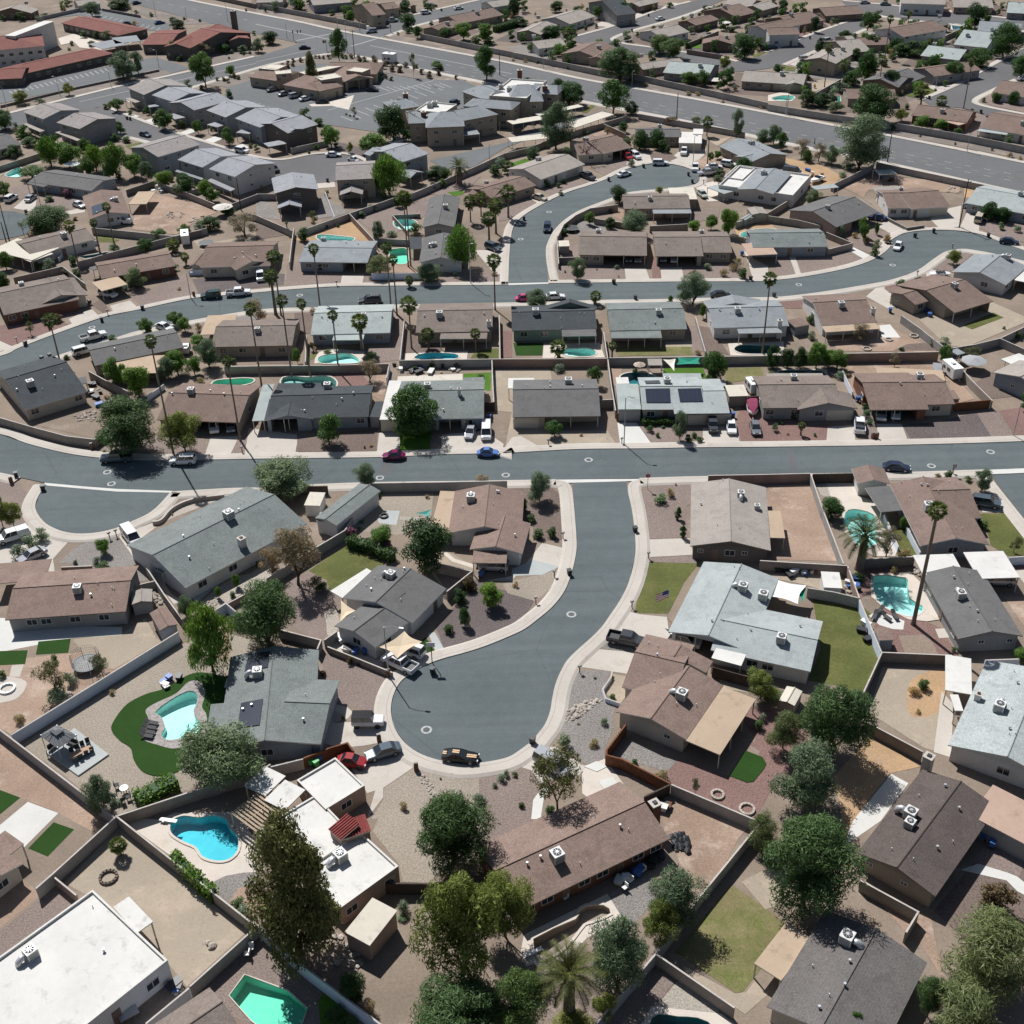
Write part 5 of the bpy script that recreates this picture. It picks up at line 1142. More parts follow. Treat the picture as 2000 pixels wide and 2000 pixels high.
p_('redgravel',[(-300,790),(0,720),(290,650),(550,715),(140,860),(100,880),(-300,960)]);p_('concrete',[(520,670),(690,590),(760,660),(560,730)]);p_('concrete',[(-300,850),(0,835),(100,880),(-100,950),(-300,990)]);p_('concrete',[(830,570),(980,530),(1060,600),(870,640)]);p_('pinkgravel',[(990,500),(1400,330),(1490,500),(1100,590)]);p_('dkgravel',[(1450,370),(1932,320),(2150,330),(2140,410),(1500,480)]);p_('brgravel',[(690,560),(760,520),(860,640),(800,640)])
p_('tan',[(1450,70),(1932,0),(1932,130),(1520,150)]);p_('drygrass',[(720,30),(900,60),(880,90),(740,90)]);p_('tan',[(860,1040),(1250,990),(1200,1120),(900,1110)]);p_('greygravel',[(1480,700),(1560,660),(1820,620),(1932,640),(1932,740)])
T('C2')
p_('pinkgravel',[(230,260),(330,240),(340,300),(660,340),(640,420),(230,430)]);p_('concrete',[(650,340),(815,335),(800,415),(635,420)]);p_('pinkgravel',[(815,335),(880,330),(870,410),(800,415)]);p_('orange',[(250,70),(500,10),(820,20),(910,100),(890,180),(840,160),(730,60),(440,100)],0,.03);p_('brgravel',[(290,600),(430,610),(420,780),(290,780)]);p_('reddirt',[(860,280),(1150,250),(1250,320),(870,320)]);p_('pinkgravel',[(1000,860),(1070,700),(1110,680),(1090,980),(900,1000)]);p_('brgravel',[(1140,740),(1200,760),(1240,870),(1400,870),(1390,920),(1130,930)]);p_('deck',[(450,930),(560,890),(820,915),(800,1005),(440,1005)]);p_('deck',[(1120,930),(1600,910),(1590,980),(1110,980)]);p_('grass',[(1640,935),(1700,900),(1830,890),(1830,965),(1620,965)]);p_('brgravel',[(0,960),(260,960),(280,1005),(0,1005)]);p_('drygrass',[(390,930),(470,925),(450,960),(390,990)])
p_('redgravel',[(1850,760),(1932,760),(1932,960),(1840,960)]);p_('pinkgravel',[(1300,330),(1900,320),(1900,410),(1250,415)],0,.03);p_('concrete',[(1650,150),(1900,150),(1890,330),(1800,330)]);p_('pinkgravel',[(800,880),(980,880),(1100,980),(900,990)])
T('C3')
p_('turf',[(10,850),(235,850),(230,945),(30,945)]);p_('deck',[(240,860),(660,850),(700,960),(230,965)]);p_('pinkgravel',[(320,260),(500,265),(700,260),(860,300),(860,375),(400,380)]);p_('concrete',[(850,290),(1010,285),(1040,375),(860,380)]);p_('redgravel',[(1050,200),(1100,190),(1130,370),(1060,375)]);p_('concrete',[(1120,285),(1280,280),(1300,375),(1130,380)]);p_('pinkgravel',[(1290,290),(1750,230),(1720,370),(1310,375)]);p_('drygrass',[(790,890),(900,870),(1350,880),(1370,940),(800,950)]);p_('pinkgravel',[(1320,720),(1390,720),(1450,910),(1360,930)]);p_('brgravel',[(1410,720),(1510,740),(1640,940),(1460,910)]);p_('deck',[(1630,855),(1740,850),(2050,840),(2050,945),(1650,945)]);p_('concrete',[(1750,150),(1830,220),(1932,270),(1932,380),(1820,375)]);p_('pinkgravel',[(350,150),(500,100),(500,200),(360,200)])
p_('tan',[(1160,840),(1360,840),(1360,880),(1160,880)])
T('C4')
p_('pinkgravel',[(60,210),(160,200),(210,350),(60,355)]);p_('pinkgravel',[(220,210),(590,150),(740,240),(560,300),(260,345)],0,.03);p_('concrete',[(160,200),(205,200),(255,350),(215,350)],0,.1);p_('paleconc',[(590,140),(650,130),(830,220),(760,240)]);p_('pinkgravel',[(640,60),(920,0),(940,60),(840,200),(650,130)],0,.03);p_('concrete',[(820,430),(1100,330),(1160,410),(920,500),(1050,560),(900,590),(740,500)]);p_('pinkgravel',[(1230,290),(1340,190),(1560,160),(1500,220),(1380,310)]);p_('redgravel',[(870,430),(1000,390),(1140,350),(1280,370),(1000,470)]);p_('concrete',[(1180,290),(1380,320),(1370,360),(1200,360)])
p_('reddirt',[(500,860),(860,700),(1180,860),(1280,920),(520,910)],0,.03);p_('tan',[(1100,640),(1640,520),(1932,650),(1932,700),(1500,880),(1350,870)],0,.03);p_('grass',[(1470,720),(1700,620),(1780,660),(1540,750)]);p_('redgravel',[(90,530),(270,530),(290,590),(130,590)]);p_('paleconc',[(840,720),(920,710),(1000,810),(860,810)]);p_('brgravel',[(940,910),(1050,860),(1180,850),(1290,910)])
T('B1')
p_('reddirt',[(1110,680),(1600,790),(1650,830),(1500,880),(1330,1000),(1000,960),(1010,860),(1110,760)],0,.03);p_('pinkgravel',[(260,790),(400,690),(640,740),(640,790),(480,830)]);p_('concrete',[(100,800),(230,690),(280,720),(260,830)]);p_('pinkgravel',[(90,650),(200,620),(230,690),(150,740)]);p_('grass',[(940,330),(1060,300),(1110,330),(1060,400)]);p_('grass',[(740,1020),(900,1040),(860,1060),(750,1050)]);p_('concrete',[(480,830),(640,790),(640,830),(520,850)])
for q in([(840,105),(960,80),(1060,105),(900,130)],[(1040,150),(1160,120),(1210,140),(1090,170)],[(1330,240),(1440,200),(1480,220),(1380,255)],[(1530,290),(1630,255),(1680,275),(1590,315)],[(1720,350),(1830,315),(1880,340),(1790,385)]):p_('paleconc',q)
for q in([(960,140),(1050,105),(1060,120),(1000,145)],[(1130,190),(1200,155),(1300,190),(1230,215)],[(1400,260),(1480,220),(1560,245),(1480,280)],[(1600,315),(1680,280),(1760,315),(1690,345)]):p_('brgravel',q)
p_('tangravel',[(0,500),(330,380),(360,420),(300,470),(150,480),(0,560)]);p_('dirt',[(1500,1000),(1932,880),(1932,1000),(1560,1060)])
T('B2')
p_('greygravel',[(0,740),(130,760),(180,890),(0,860)]);p_('greygravel',[(500,740),(560,740),(700,830),(590,870)]);p_('greygravel',[(480,720),(530,690),(590,860),(460,880)]);p_('pinkgravel',[(720,840),(980,760),(1180,700),(1330,740),(1270,860),(1000,1020),(930,1030)],0,.03);p_('dkgravel',[(480,330),(620,300),(860,360),(830,440),(640,380)]);p_('orange',[(480,960),(720,900),(910,1060),(890,1140),(840,1100),(740,1010),(560,990)],0,.03);p_('pinkgravel',[(1180,680),(1570,560),(1700,560),(1560,690),(1440,710)]);p_('lushgrass',[(1440,680),(1560,665),(1570,690),(1500,712)]);p_('brgravel',[(0,900),(250,980),(240,1000),(0,1040)]);p_('concrete',[(460,605),(590,595),(600,640),(470,650)])
T('B3')
p_('pinkgravel',[(590,500),(880,440),(900,480),(740,570),(650,530)]);p_('pinkgravel',[(230,650),(500,590),(640,600),(330,740)]);p_('pinkgravel',[(-100,790),(120,740),(220,790),(60,870),(-100,900)]);p_('concrete',[(500,570),(560,540),(700,600),(640,620)]);p_('concrete',[(130,720),(160,690),(300,760),(230,790)]);p_('concrete',[(860,470),(920,360),(1040,400),(1060,460)]);p_('concrete',[(1180,440),(1260,370),(1470,350),(1450,400),(1360,480),(1260,470)]);p_('brgravel',[(1040,380),(1200,390),(1250,420),(1180,450),(1060,440)]);p_('dirt',[(740,190),(880,130),(1120,150),(1090,190),(940,200)]);p_('reddirt',[(1370,450),(1530,380),(1640,440),(1600,500),(1440,490)]);p_('deck',[(1370,630),(1550,590),(1560,680),(1640,740),(1480,750),(1400,660)]);p_('tan',[(1480,290),(1660,260),(1550,330)]);p_('greygravel',[(500,900),(700,900),(860,1000),(500,1010)]);p_('pinkgravel',[(1350,810),(1570,810),(1560,870),(1370,910)]);p_('lushgrass',[(0,460),(100,425),(160,445),(0,510)]);p_('reddirt',[(600,250),(720,200),(760,230),(640,260)]);p_('orange',[(1680,960),(1932,900),(2000,960),(1720,1050)],0,.03);p_('reddirt',[(760,830),(840,820),(850,900),(770,870)])
p_('grass',[(520,70),(600,20),(640,15),(560,85)])
T('B4')
p_('orange',[(130,420),(420,480),(560,560),(480,640),(200,680),(160,500)],0,.03);p_('reddirt',[(560,640),(800,560),(1460,600),(1440,690),(1380,680),(760,660),(720,720)],0,.03);p_('concrete',[(830,940),(900,880),(1060,960),(960,1010)]);p_('dirt',[(930,870),(1180,880),(1230,940),(1060,960)]);p_('concrete',[(1220,880),(1370,800),(1460,780),(1440,940),(1300,960)]);p_('concrete',[(1450,940),(1500,830),(1600,880),(1590,980),(1500,960)]);p_('pinkgravel',[(1600,950),(1680,870),(1932,920),(2200,980),(2200,1100),(1760,1030)]);p_('pinkgravel',[(640,1020),(860,980),(960,1010),(880,1120),(700,1080)],0,.03);p_('orange',[(1480,650),(1640,660),(1560,720),(1480,720)]);p_('concrete',[(1540,390),(1590,370),(1770,410),(1740,430)],0,.104);p_('greygravel',[(700,720),(780,760),(820,830),(860,830),(780,770)])
p_('verge',[(-300,20),(200,95),(560,165),(1000,255),(1932,430),(2300,500),(2300,420),(1932,360),(900,160),(0,15),(-300,-30)],0,.02,None,'B4');p_('verge',[(0,430),(700,560),(1932,800),(1932,855),(1000,680),(0,485)],0,.02,None,'A3');p_('verge',[(980,280),(1050,270),(1300,330),(1932,445),(1932,480),(1050,315)],0,.02,None,'A2');p_('verge',[(0,60),(300,130),(640,200),(840,200),(640,232),(300,160),(0,105)],0,.02,None,'A2');p_('verge',[(700,405),(1100,490),(1640,600),(1560,610),(1200,595),(930,540),(760,480)],0,.1,None,'A2');p_('verge',[(20,500),(540,410),(680,400),(760,490),(430,480),(200,520)],0,.1,None,'A2');p_('verge',[(1050,55),(1380,125),(1600,180),(1250,190),(1000,80)],0,.02,None,'A1');p_('verge',[(150,760),(1200,520),(1300,555),(400,780)],0,.1,None,'A1');p_('verge',[(1280,400),(1932,350),(1932,430),(1480,520)],0,.1,None,'A1');p_('deck',[(440,290),(560,255),(800,330),(880,260),(1060,300),(980,330),(760,380),(600,360),(560,320),(460,340)],0,.1,None,'A1')
p_('verge',[(1720,660),(1500,640),(1932,540),(1880,610)],0,.1,None,'A1');p_('deck',[(400,790),(560,770),(740,720),(700,830),(570,800),(420,805)],0,.1,None,'A2')
T('A3')
for k,q in(('pinkgravel',[(560,235),(640,180),(700,205),(560,250)]),('concrete',[(600,190),(680,165),(800,185),(720,205)]),('concrete',[(880,110),(940,90),(1010,120),(900,140)]),('grass',[(990,105),(1080,70),(1160,72),(1020,115)]),('concrete',[(1130,60),(1200,20),(1290,30),(1180,65)]),('verge',[(740,290),(850,255),(920,270),(900,330),(830,320)]),('lushgrass',[(1350,360),(1420,320),(1430,370)]),('grass',[(1810,420),(1870,395),(1930,390),(1840,435)]),('grass',[(1400,225),(1470,215),(1520,235),(1410,240)]),('tan',[(1480,240),(1560,220),(1640,230),(1500,250)])):p_(k,q)
T('A4')
for k,q in(('redgravel',[(0,330),(90,300),(240,320),(80,370)]),('redgravel',[(180,250),(280,240),(350,260),(280,290)]),('concrete',[(100,470),(220,430),(320,450),(200,500)]),('concrete',[(150,300),(240,285),(280,300),(200,330)]),('pinkgravel',[(420,180),(600,110),(700,130),(480,215)]),('concrete',[(980,40),(1060,30),(1080,50),(1000,60)]),('grass',[(100,490),(210,510),(200,540),(120,530)]),('grass',[(1030,720),(1240,650),(1320,690),(1180,720),(1100,740)]),('concrete',[(1170,650),(1350,640),(1440,650),(1290,690)]),('pinkgravel',[(1600,760),(1680,700),(1932,760),(1932,850),(1700,800)]),('concrete',[(1480,600),(1600,530),(1740,470),(1700,500)]),('tan',[(280,620),(420,600),(540,620),(340,700)]),('grass',[(1640,660),(1780,680),(1932,740),(1760,720)]),('deck',[(0,720),(130,690),(210,740),(180,765),(0,765)]),('pinkgravel',[(1340,40),(1400,20),(1480,60),(1300,70)]),('concrete',[(1340,90),(1420,60),(1500,70),(1440,105)]),('drygrass',[(1150,240),(1250,220),(1300,260),(1180,270)]),('grass',[(740,440),(830,430),(820,500),(740,510)])):p_(k,q)
T('G1');H('white flat-roofed house at the bottom left corner','white','white');flat((100,2066),(1265,1140),(655,640),3.3,.3);sl((1035,935),(1155,850),(950,675),2.9);ac(240,1110,3,1.15);vent((785,1075));pipe((700,740))
H('grey-brown gable house beside the angular green pool','taupe','tan');gn((1580,1345),(1865,1585),(900,1800))
H('small brown roofed house at the left edge','warm','cream');gn((-150,660),(172,412),(30,355));sl((-200,555),(180,262),(0,190),2.7,'warm')
T('F2');H('white flat-roofed house with red tile porch','white','pinkish')
flat((525,1470),(820,1290),(590,1083),2.9,.25,ft={'e0':'.w.'})
T('G2');flat((480,440),(790,245),(420,-90),2.82,.2);flat((640,745),(1075,430),(780,165),3.0,.3,ft={'e0':'w.w'});ac(640,380,3,1.2);pipe((500,330))
sl((545,150),(640,235),(720,60),3.9,'redtile',True,.4);sl((640,237),(868,162),(745,62),3.6,'redtile',True,.5);sl((0,175),(120,290),(195,195),2.7,'white',True,0,'pinkish');T('F2');sl((60,1400),(215,1480),(270,1272),2.8,'white');sl((-90,1290),(70,1370),(195,1205),2.6,'white')
MATS['wood_brown2']=surf('lattice',(.36,.28,.20),.1,.6,4,.85);sl((-200,1500),(0,1650),(115,1385),2.5,'wood_brown2',slats=.45)
T('G2');H('pale flat-roofed shed behind the red tile porch house','cream','pinkish',name='shed',cat='shed',win=0);sl((668,928),(858,1032),(825,640),2.9,'cream',True,.25,'pinkish')
T('G3');H('long brown ranch house with chimney by the drained pool','warm','brick');gp((45,775),(1190,225),(490,182),ft={'e0':'wwdwwdww'});ac(340,380,0,1.25);vent((115,420),(815,135),(215,370));T('F3');chim(1075,1470,1.1,1.0,'brick');pipe((590,1530))
T('F3');H('brown house with tan patio roof beside the bulb','warm','cream');gn((765,755),(1315,945),(1595,535),2.8,.24);gp((830,547),(1215,640),(960,291),2.8,.24);gn((980,285),(1465,440),(1515,352),2.9,.23);sl((1570,1060),(1840,640),(1595,535),2.6,'sand',drop=.15);ac(1280,630,2,1.2);pipe((1390,690),(1240,680))
T('G4');H('dark grey-brown gable house with tan patio at bottom right','umber','cream');gn((430,765),(1230,1105),(-10,1490),2.7,.22);sl((-105,1165),(100,1295),(330,975),2.5,'sand');ac(590,1000,2,1.25);vent((615,1155),(385,1505));pipe((485,1010),(460,1410))
H('dark brown gable house with pale chimney','dkbrown','tan');gn((670,330),(1260,665),(1165,-300),2.7,.24,ft={'g0':'s.s.'});ac(1070,60,2,1.2);ac(1065,130,0,1.0);pipe((930,310),(1095,385));T('F4');chim(1205,1120,1.1,1.1,'cream');vent((1335,1300),(1440,1470));sl((1525,1515),(1990,1760),(1700,1285),2.9,'pink',True,.1,'grey')
H('pale grey speckled roof house with white patio','speck','white');gn((1358,985),(2270,1190),(1650,345),2.8,.23);sl((1338,570),(1540,605),(1645,352),2.7,'white');sl((1410,725),(1475,728),(1540,610),2.5,'white');ac(1740,720,1,1.2);vent((1880,520),(1820,865));pipe((1820,905),(1855,430));chim(1580,640,.8,.9,'white')
T('E4');H('dark green-grey gable house beside turquoise pool','slate','grey');gn((1435,1345),(1925,1325),(1160,850),2.7,.25,ft={'g0':'.s.s'});ac(1450,1030,1,1.1);vent((1400,885),(1578,1140));pipe((1515,855),(1710,1205),(1580,1215));sl((1590,890),(1900,880),(1775,680),2.9,'white');sl((1170,860),(1480,850),(1450,700),2.85,'white')
H('brown cross-gabled house on the corner lot','brown','bluegrey');gn((1150,642),(1662,615),(920,175),2.7,.26);gp((1320,440),(1612,430),(1545,215),2.7,.24);sl((850,385),(1040,370),(930,187),2.6,'slate');ac(1205,365,0,1.2);pipe((1005,165),(1415,510));vent((1155,185))
H('small brown gabled garage by a corner pool','brown','white',name='garage',cat='garage',win=0);gn((672,172),(920,163),(630,58),2.6,.28)
T('E3');H('large pale grey house with white metal awning','light','white');gn((1178,1290),(1800,1405),(1447,760),2.8,.2,port=('g',.05,.6,6));T('F3');gp((1500,268),(2252,432),(2312,195),2.8,.18,ft={'e0':'..ww..'});ac(2030,205,0,1.15);pipe((1590,45),(1795,120),(1695,185));sl((1505,328),(1730,388),(1762,240),2.9,'white');T('E3');ac(1740,975,2,1.15);ac(1893,1040,0,1.2);pipe((1675,800),(1715,812))
T('E3');H('tan roofed gable house on the street corner','tan','dk');gn((1345,642),(1950,630),(1352,170),2.7,.22,ft={'g0':'sdws.'});ac(1725,268,3,1.0);ac(1848,360,0,.8);pipe((1590,150),(1715,510));T('E4');sl((-60,577),(130,583),(75,378),2.5,'sand',drop=.1)
T('E2');H('brown house with tan patio and car awning','warm','white');gn((1450,545),(2010,465),(1500,228),2.7,.24);gn((1612,667),(2015,680),(1690,440),2.6,.24,ft={'g0':'..'});sl((1632,770),(1890,772),(1893,678),2.5,'warm');sl((1312,540),(1450,545),(1500,230),2.55,'sand',drop=.1);ac(1622,300,1,1.2);pipe((1565,355))
H('grey gabled house with white patio roof and shade sails','slate','white');gn((650,1035),(1180,1225),(1455,970),2.7,.25);gn((612,1230),(902,1408),(1285,1112),2.7,.25,ft={'g0':'.w.'});sl((560,982),(650,1035),(933,865),2.6,'white');ac(1020,880,2,1.05);vent((870,978),(1120,822));pipe((945,900))
T('F2');H('grey-green house with solar panels above the bulb','green','bluegrey');gn((-270,870),(440,975),(475,268),2.7,.22);gp((140,962),(490,978),(507,672),2.7,.22,ft={'e0':'.w.'});solar([(-52,302),(108,282),(89,402),(-85,437)][::-1],4,2);solar([(-110,672),(55,640),(28,838),(-140,862)][::-1],3,2);ac(15,460,2,1.15);pipe((185,300),(200,320));T('F1');sl((1560,880),(1800,860),(1740,665),2.5,'green')
T('E1');H('large grey-green gable house by the western bulb','green','white');gp((1400,960),(2317,475),(1275,650),2.8,.25,ft={'e0':'wwww'});ac(1730,430,0,1.3);vent((1385,575),(1430,735));pipe((1840,310),(1580,820));chim(1830,640,1.0,1.4,'white');sl((1220,850),(1400,740),(1310,740),2.5,'green')
H('brown ranch house with grey rear wall and carport','warm','grey');gp((37,1200),(950,1137),(972,905),2.7,.24,ft={'e0':'.ww.w.w.'});sl((-60,930),(342,893),(400,738),2.8,'warm');ac(590,985,0,1.1);pipe((845,965),(845,1095),(860,970));
H('small tan-roofed garden shed beside the brown ranch house','tan','grey',name='shed',cat='shed',win=0);gn((990,1080),(1148,1062),(1150,967),2.2,.25,ov=(.15,.15),ft={'g0':'d'})
H('small brown-roofed playhouse shed against the white wall','warm','grey',name='shed',cat='shed',win=0);gn((1205,1282),(1342,1238),(1128,1150),2.2,.25,ov=(.15,.15))
T('E2');H('long narrow grey-roofed workshop by the street wall','green','white',name='workshop',cat='shed',win=0);gn((445,430),(608,488),(780,172),2.9,.22,ov=(.3,.3));sl((455,455),(612,462),(635,395),2.6,'palegreen',True,0,'white')
H('little white flat-topped shed under the big street tree','cream','white',name='shed',cat='shed',win=0);sl((362,335),(482,340),(540,240),2.3,'cream',True,0,'white')
T('E4');H('white flat-roofed storage shed on dirt strip','white','white',name='shed',cat='shed',win=0);sl((420,955),(562,962),(558,842),2.2,'white',True,0,'white')
H('small maroon-roofed garden shed by the palm yard','redtile','bluegrey',name='shed',cat='shed',win=0);T('F4');sl((842,195),(952,192),(925,98),2.1,'brown',True,0,'bluegrey')
H('cream arched-top shed half under a green tree','cream','tan',name='shed',cat='shed',win=0);gn((75,660),(200,690),(260,580),1.9,.2,ov=(.05,.05))
T('D1');H('dark slate gable house at the western bend','dkgrey','cream');gp((190,582),(657,440),(530,212),2.7,.25,ft={'e0':'w..w'});ac(235,400,0,1.25);vent((415,330),(130,435));pipe((322,432));sl((590,390),(658,378),(615,335),2.4,'slate')
H('brown house with a double carport behind two trees','brown','tan');gp((1185,655),(1805,678),(1850,472),2.7,.24,port=('e',.45,.97,6));ac(1445,455,0,1.1);vent((1300,465),(1692,468))
T('D2');H('grey house with front-gabled double carport','dkgrey','bluegrey',2.8);gp((85,648),(850,627),(835,458),2.8,.24,ft={'e0':'....d.w'},port=('e',.02,.36,6));gn((60,662),(435,640),(100,500),2.75,.24,port=('g',.08,.68,6));ac(540,420,0,1.2);sl((-30,665),(62,662),(150,388),2.6,'palegreen');sl((855,632),(930,635),(935,517),2.5,'dkgrey',True,0,'grey');sl((150,428),(568,424),(570,376),3.0,'dkgrey');vent((735,462))
H('grey house behind one big round tree','green','bluegrey');gp((1055,655),(1720,642),(1555,432),2.7,.24,port=('e',.48,.75,3));sl((932,655),(1060,655),(1075,360),2.7,'white',True,0,'cream');sl((1070,402),(1550,395),(1555,325),2.6,'cream');gp((1560,505),(1722,500),(1720,400),2.75,.1,walls=False);ac(1295,418,0,1.1);vent((1470,425));chim(1535,470,.6,1.3,'white')
T('D3');H('taupe-brown house with garage and columned porch','slate','tan');gp((5,636),(668,628),(650,422),2.7,.24,port=('e',.36,.98,2.2),ft={'e0':'g......'});ac(425,385,0,1.2);vent((288,412),(530,408));sl((-30,420),(168,418),(165,340),2.6,'white',drop=.1);sl((485,378),(608,376),(605,350),2.6,'white')
H('pale grey house with two dark solar arrays','light','grey');gp((980,580),(1455,578),(1430,403),2.75,.22,ft={'e0':'wdww'});gp((1225,612),(1645,606),(1610,437),2.7,.15,ft={'e0':'..gg'},port=('e',.03,.4,2.5));sl((802,577),(975,576),(945,385),2.7,'palegreen',True,.1,'grey');solar([(1005,425),(1190,422),(1197,530),(1015,530)][::-1],5,3);solar([(1250,425),(1425,421),(1442,522),(1268,525)][::-1],5,3);ac(1170,380,0,1.15);solar([(1000,365),(1110,362),(1122,385),(1010,388)][::-1],4,1);sl((1148,385),(1440,385),(1400,305),2.6,'light')
sl((790,385),(885,383),(850,335),2.4,'white')
H('two small sheds beside the pale solar house','cream','tan',name='shed',cat='shed',win=0,label='white-topped shed right of the pale solar house');sl((1638,480),(1785,475),(1755,390),2.3,'cream',True,0,'tan')
H('tiny pale shed below a lime tree','light','grey',name='shed',cat='shed',win=0,label='tiny pale garden shed below a bright green tree');sl((1540,405),(1620,402),(1600,355),2.1,'light',True,0,'grey')
T('D4');H('taupe house with gabled garage and small porch','taupe','grey');gp((-40,568),(560,562),(400,388),2.7,.23,ft={'e0':'w.w...'});gn((225,580),(678,572),(642,455),2.65,.24,ft={'g0':'.wg'});sl((10,382),(440,382),(370,305),2.6,'tan');ac(190,355,0,1.1);pipe((70,375),(280,370))
H('brown house with open carport and cactus strip','brown','brick');gp((770,582),(1215,578),(1150,372),2.7,.24,port=('e',.02,.85,6));gp((1150,545),(1412,537),(1370,370),2.7,.24,wall='cream');gp((735,440),(905,440),(710,425),2.9,.1,walls=False);sl((830,335),(1340,360),(1250,280),2.7,'sand');ac(1140,345,0,1.15)
H('grey-walled house at the right edge with pale window','tan','bluegrey');gn((1695,298),(2100,470),(1960,230),2.9,.25)
T('C1');H('dark brown low house with tan patio strip','slate','tan');gp((715,1022),(1388,882),(1262,786),2.7,.22);sl((780,1085),(1180,1075),(1212,942),2.5,'sand');ac(1128,850,0,1.2)
H('taupe house with tan square carport roof','taupe','tan');gp((1590,880),(2205,868),(2222,716),2.7,.23);sl((1510,788),(1740,780),(1795,634),2.6,'sand');pipe((1755,765),(2045,740));ac(1945,765,0,1.0)
T('C2');H('pale sage roofed house behind a turquoise pool','palegreen','bluegrey');gp((412,787),(1012,772),(1028,610),2.7,.22);sl((575,828),(808,826),(820,757),2.5,'palegreen');ac(815,652,0,.9);vent((495,655),(950,655))
H('taupe roofed house between slim palm trees','taupe','tan');gp((1205,772),(1785,762),(1790,598),2.7,.22);sl((1387,818),(1742,816),(1748,745),2.5,'taupe');ac(1385,650,0,1.2);vent((1270,650),(1720,632));chim(1758,725,.8,1.3,'white')
T('C3');H('dark grey roofed house with green walls and sunroom','dkgrey','green');gp((0,757),(642,742),(640,603),2.7,.22);gn((235,600),(640,598),(630,570),3.2,.3);sl((378,798),(638,794),(640,742),2.5,'slate',drop=.15);ac(178,630,0,1.2);pipe((55,628),(510,630),(545,635),(372,740))
H('long sage-grey house with full-width rear porch','green','tan');gp((740,757),(1322,745),(1310,588),2.7,.22);sl((750,813),(1132,810),(1115,730),2.45,'green',drop=.15);ac(1105,628,0,1.05)
H('grey roofed house with white walls and chimney','blue','white');gp((1520,737),(2092,720),(2055,572),2.75,.22);gn((1470,590),(1900,580),(1860,520),2.9,.2);sl((1712,778),(2040,772),(1990,735),2.5,'blue');ac(1700,618,0,1.1);vent((1565,605),(1865,600));T('C4');chim(85,720,.9,1.2,'white')
H('brown house with tan rear patio and fire pit yard','brown','white');gp((412,716),(826,692),(858,516),2.7,.23);sl((437,768),(845,742),(825,697),2.5,'sand',drop=.1);ac(550,575,0,1.15);chim(788,620,.9,1.0,'white')
H('brown ranch house with small lawn and long porch','brown','tan');gp((1408,622),(1700,534),(1480,370),2.7,.22,port=('e',0,1,2.5));gp((1112,562),(1222,530),(1140,446),2.6,.24);sl((935,478),(1130,450),(1285,378),2.7,'brown');ac(1405,430,0,1.1)
H('pale grey gabled house at the eastern bend','blue','white');gn((1385,314),(1797,412),(1555,180),2.75,.24,ft={'g0':'..w.'});ac(1805,215,2,1.1);sl((1860,375),(2100,420),(2080,300),2.5,'white')
H('sage roofed house with blue front and tan carport','green','bluegrey');gp((-116,128),(455,121),(442,14),2.7,.22,ft={'e0':'.w.d.w.'});sl((-145,188),(72,178),(45,88),2.6,'pink');vent((390,20),(30,60))
T('C1');H('taupe cross-gabled house with white garage door','taupe','brick');gp((28,640),(600,520),(545,362),2.7,.23,ft={'e0':'wwd...'});gn((288,590),(662,488),(560,355),2.7,.24,ft={'g0':'.g'},wall='cream');sl((230,435),(470,385),(450,340),2.6,'light');ac(165,420,0,1.0)
H('brown house with tilted tan carport and white car','brown','brick');gp((765,365),(1325,268),(1250,182),2.7,.2);sl((767,458),(962,406),(886,343),2.6,'sand',name='carport_roof');sl((700,300),(885,250),(860,228),2.5,'slate');vent((865,310))
H('brown house with arched white entry','brown','cream');gp((1510,280),(2040,265),(2092,112),2.8,.24,port=('e',.7,.98,5));gn((1745,275),(2042,237),(1932,150),2.8,.28,ft={'g0':'w.'});gn((1428,268),(1512,270),(1500,182),2.2,.4)
T('C2');H('light grey low house with carport and orange yard','blue','bluegrey');gp((318,236),(842,243),(735,133),2.7,.12,port=('e',.63,.98,6));ac(510,78,0,.9)
H('dark grey gable-end house with white wall','slate','white');gn((1230,243),(1562,240),(1262,55),2.7,.25,ft={'g0':'.s.'});sl((1160,140),(1252,136),(1258,48),2.4,'dkgrey');ac(1345,120,2,1.0);vent((1355,178))
T('B2');H('grey gable house among fan palms','slate','grey');gn((1258,928),(1500,942),(1540,718),2.7,.25);ac(1430,800,0,1.1)
T('C3');H('long taupe carport house near the street corner','taupe','tan');gp((502,184),(1018,191),(1000,50),2.7,.2,port=('e',.36,.98,5.5),ft={'e0':'ww....'});ac(652,20,0,1.0)
H('taupe house with carport left of its windows','taupe','tan');gp((1085,195),(1445,194),(1420,50),2.7,.2,port=('e',.03,.9,5.5));gp((1430,168),(1662,168),(1640,46),2.7,.2,ft={'e0':'ww'});ac(1430,22,0,.9)
T('B3');H('taupe house with pale patio strip near the loop','taupe','pinkish');gp((842,803),(1347,800),(1322,706),2.7,.22);sl((1066,838),(1356,836),(1346,797),2.5,'blue');sl((1200,732),(1398,730),(1365,642),2.8,'cream',True,0,'pinkish');ac(1040,735,0,.9)
H('white adobe house with parapets and grey inner roof','white','white');flat((1560,622),(2120,700),(2080,520),3.4,.5,ft={'e0':'.w.ww.'});gn((1700,655),(1990,670),(1850,500),3.6,.16,roof='blue',walls=False);ac(1900,545,2,1.2);flat((1600,560),(1740,580),(1830,495),3.3,.5);sl((1470,640),(1600,690),(1510,610),2.4,'light')
H('brown gable house with carport by the upper bulb','brown','cream');gp((690,388),(905,338),(800,244),2.8,.24,port=('e',.35,.97,6));gp((500,398),(700,384),(600,296),2.7,.2);ac(560,290,2,1.0)
H('tan grey gabled house with dark pickup outside','tan','white');gp((218,582),(552,466),(440,383),2.7,.22,ft={'e0':'wdg'});ac(200,440,0,1.1)
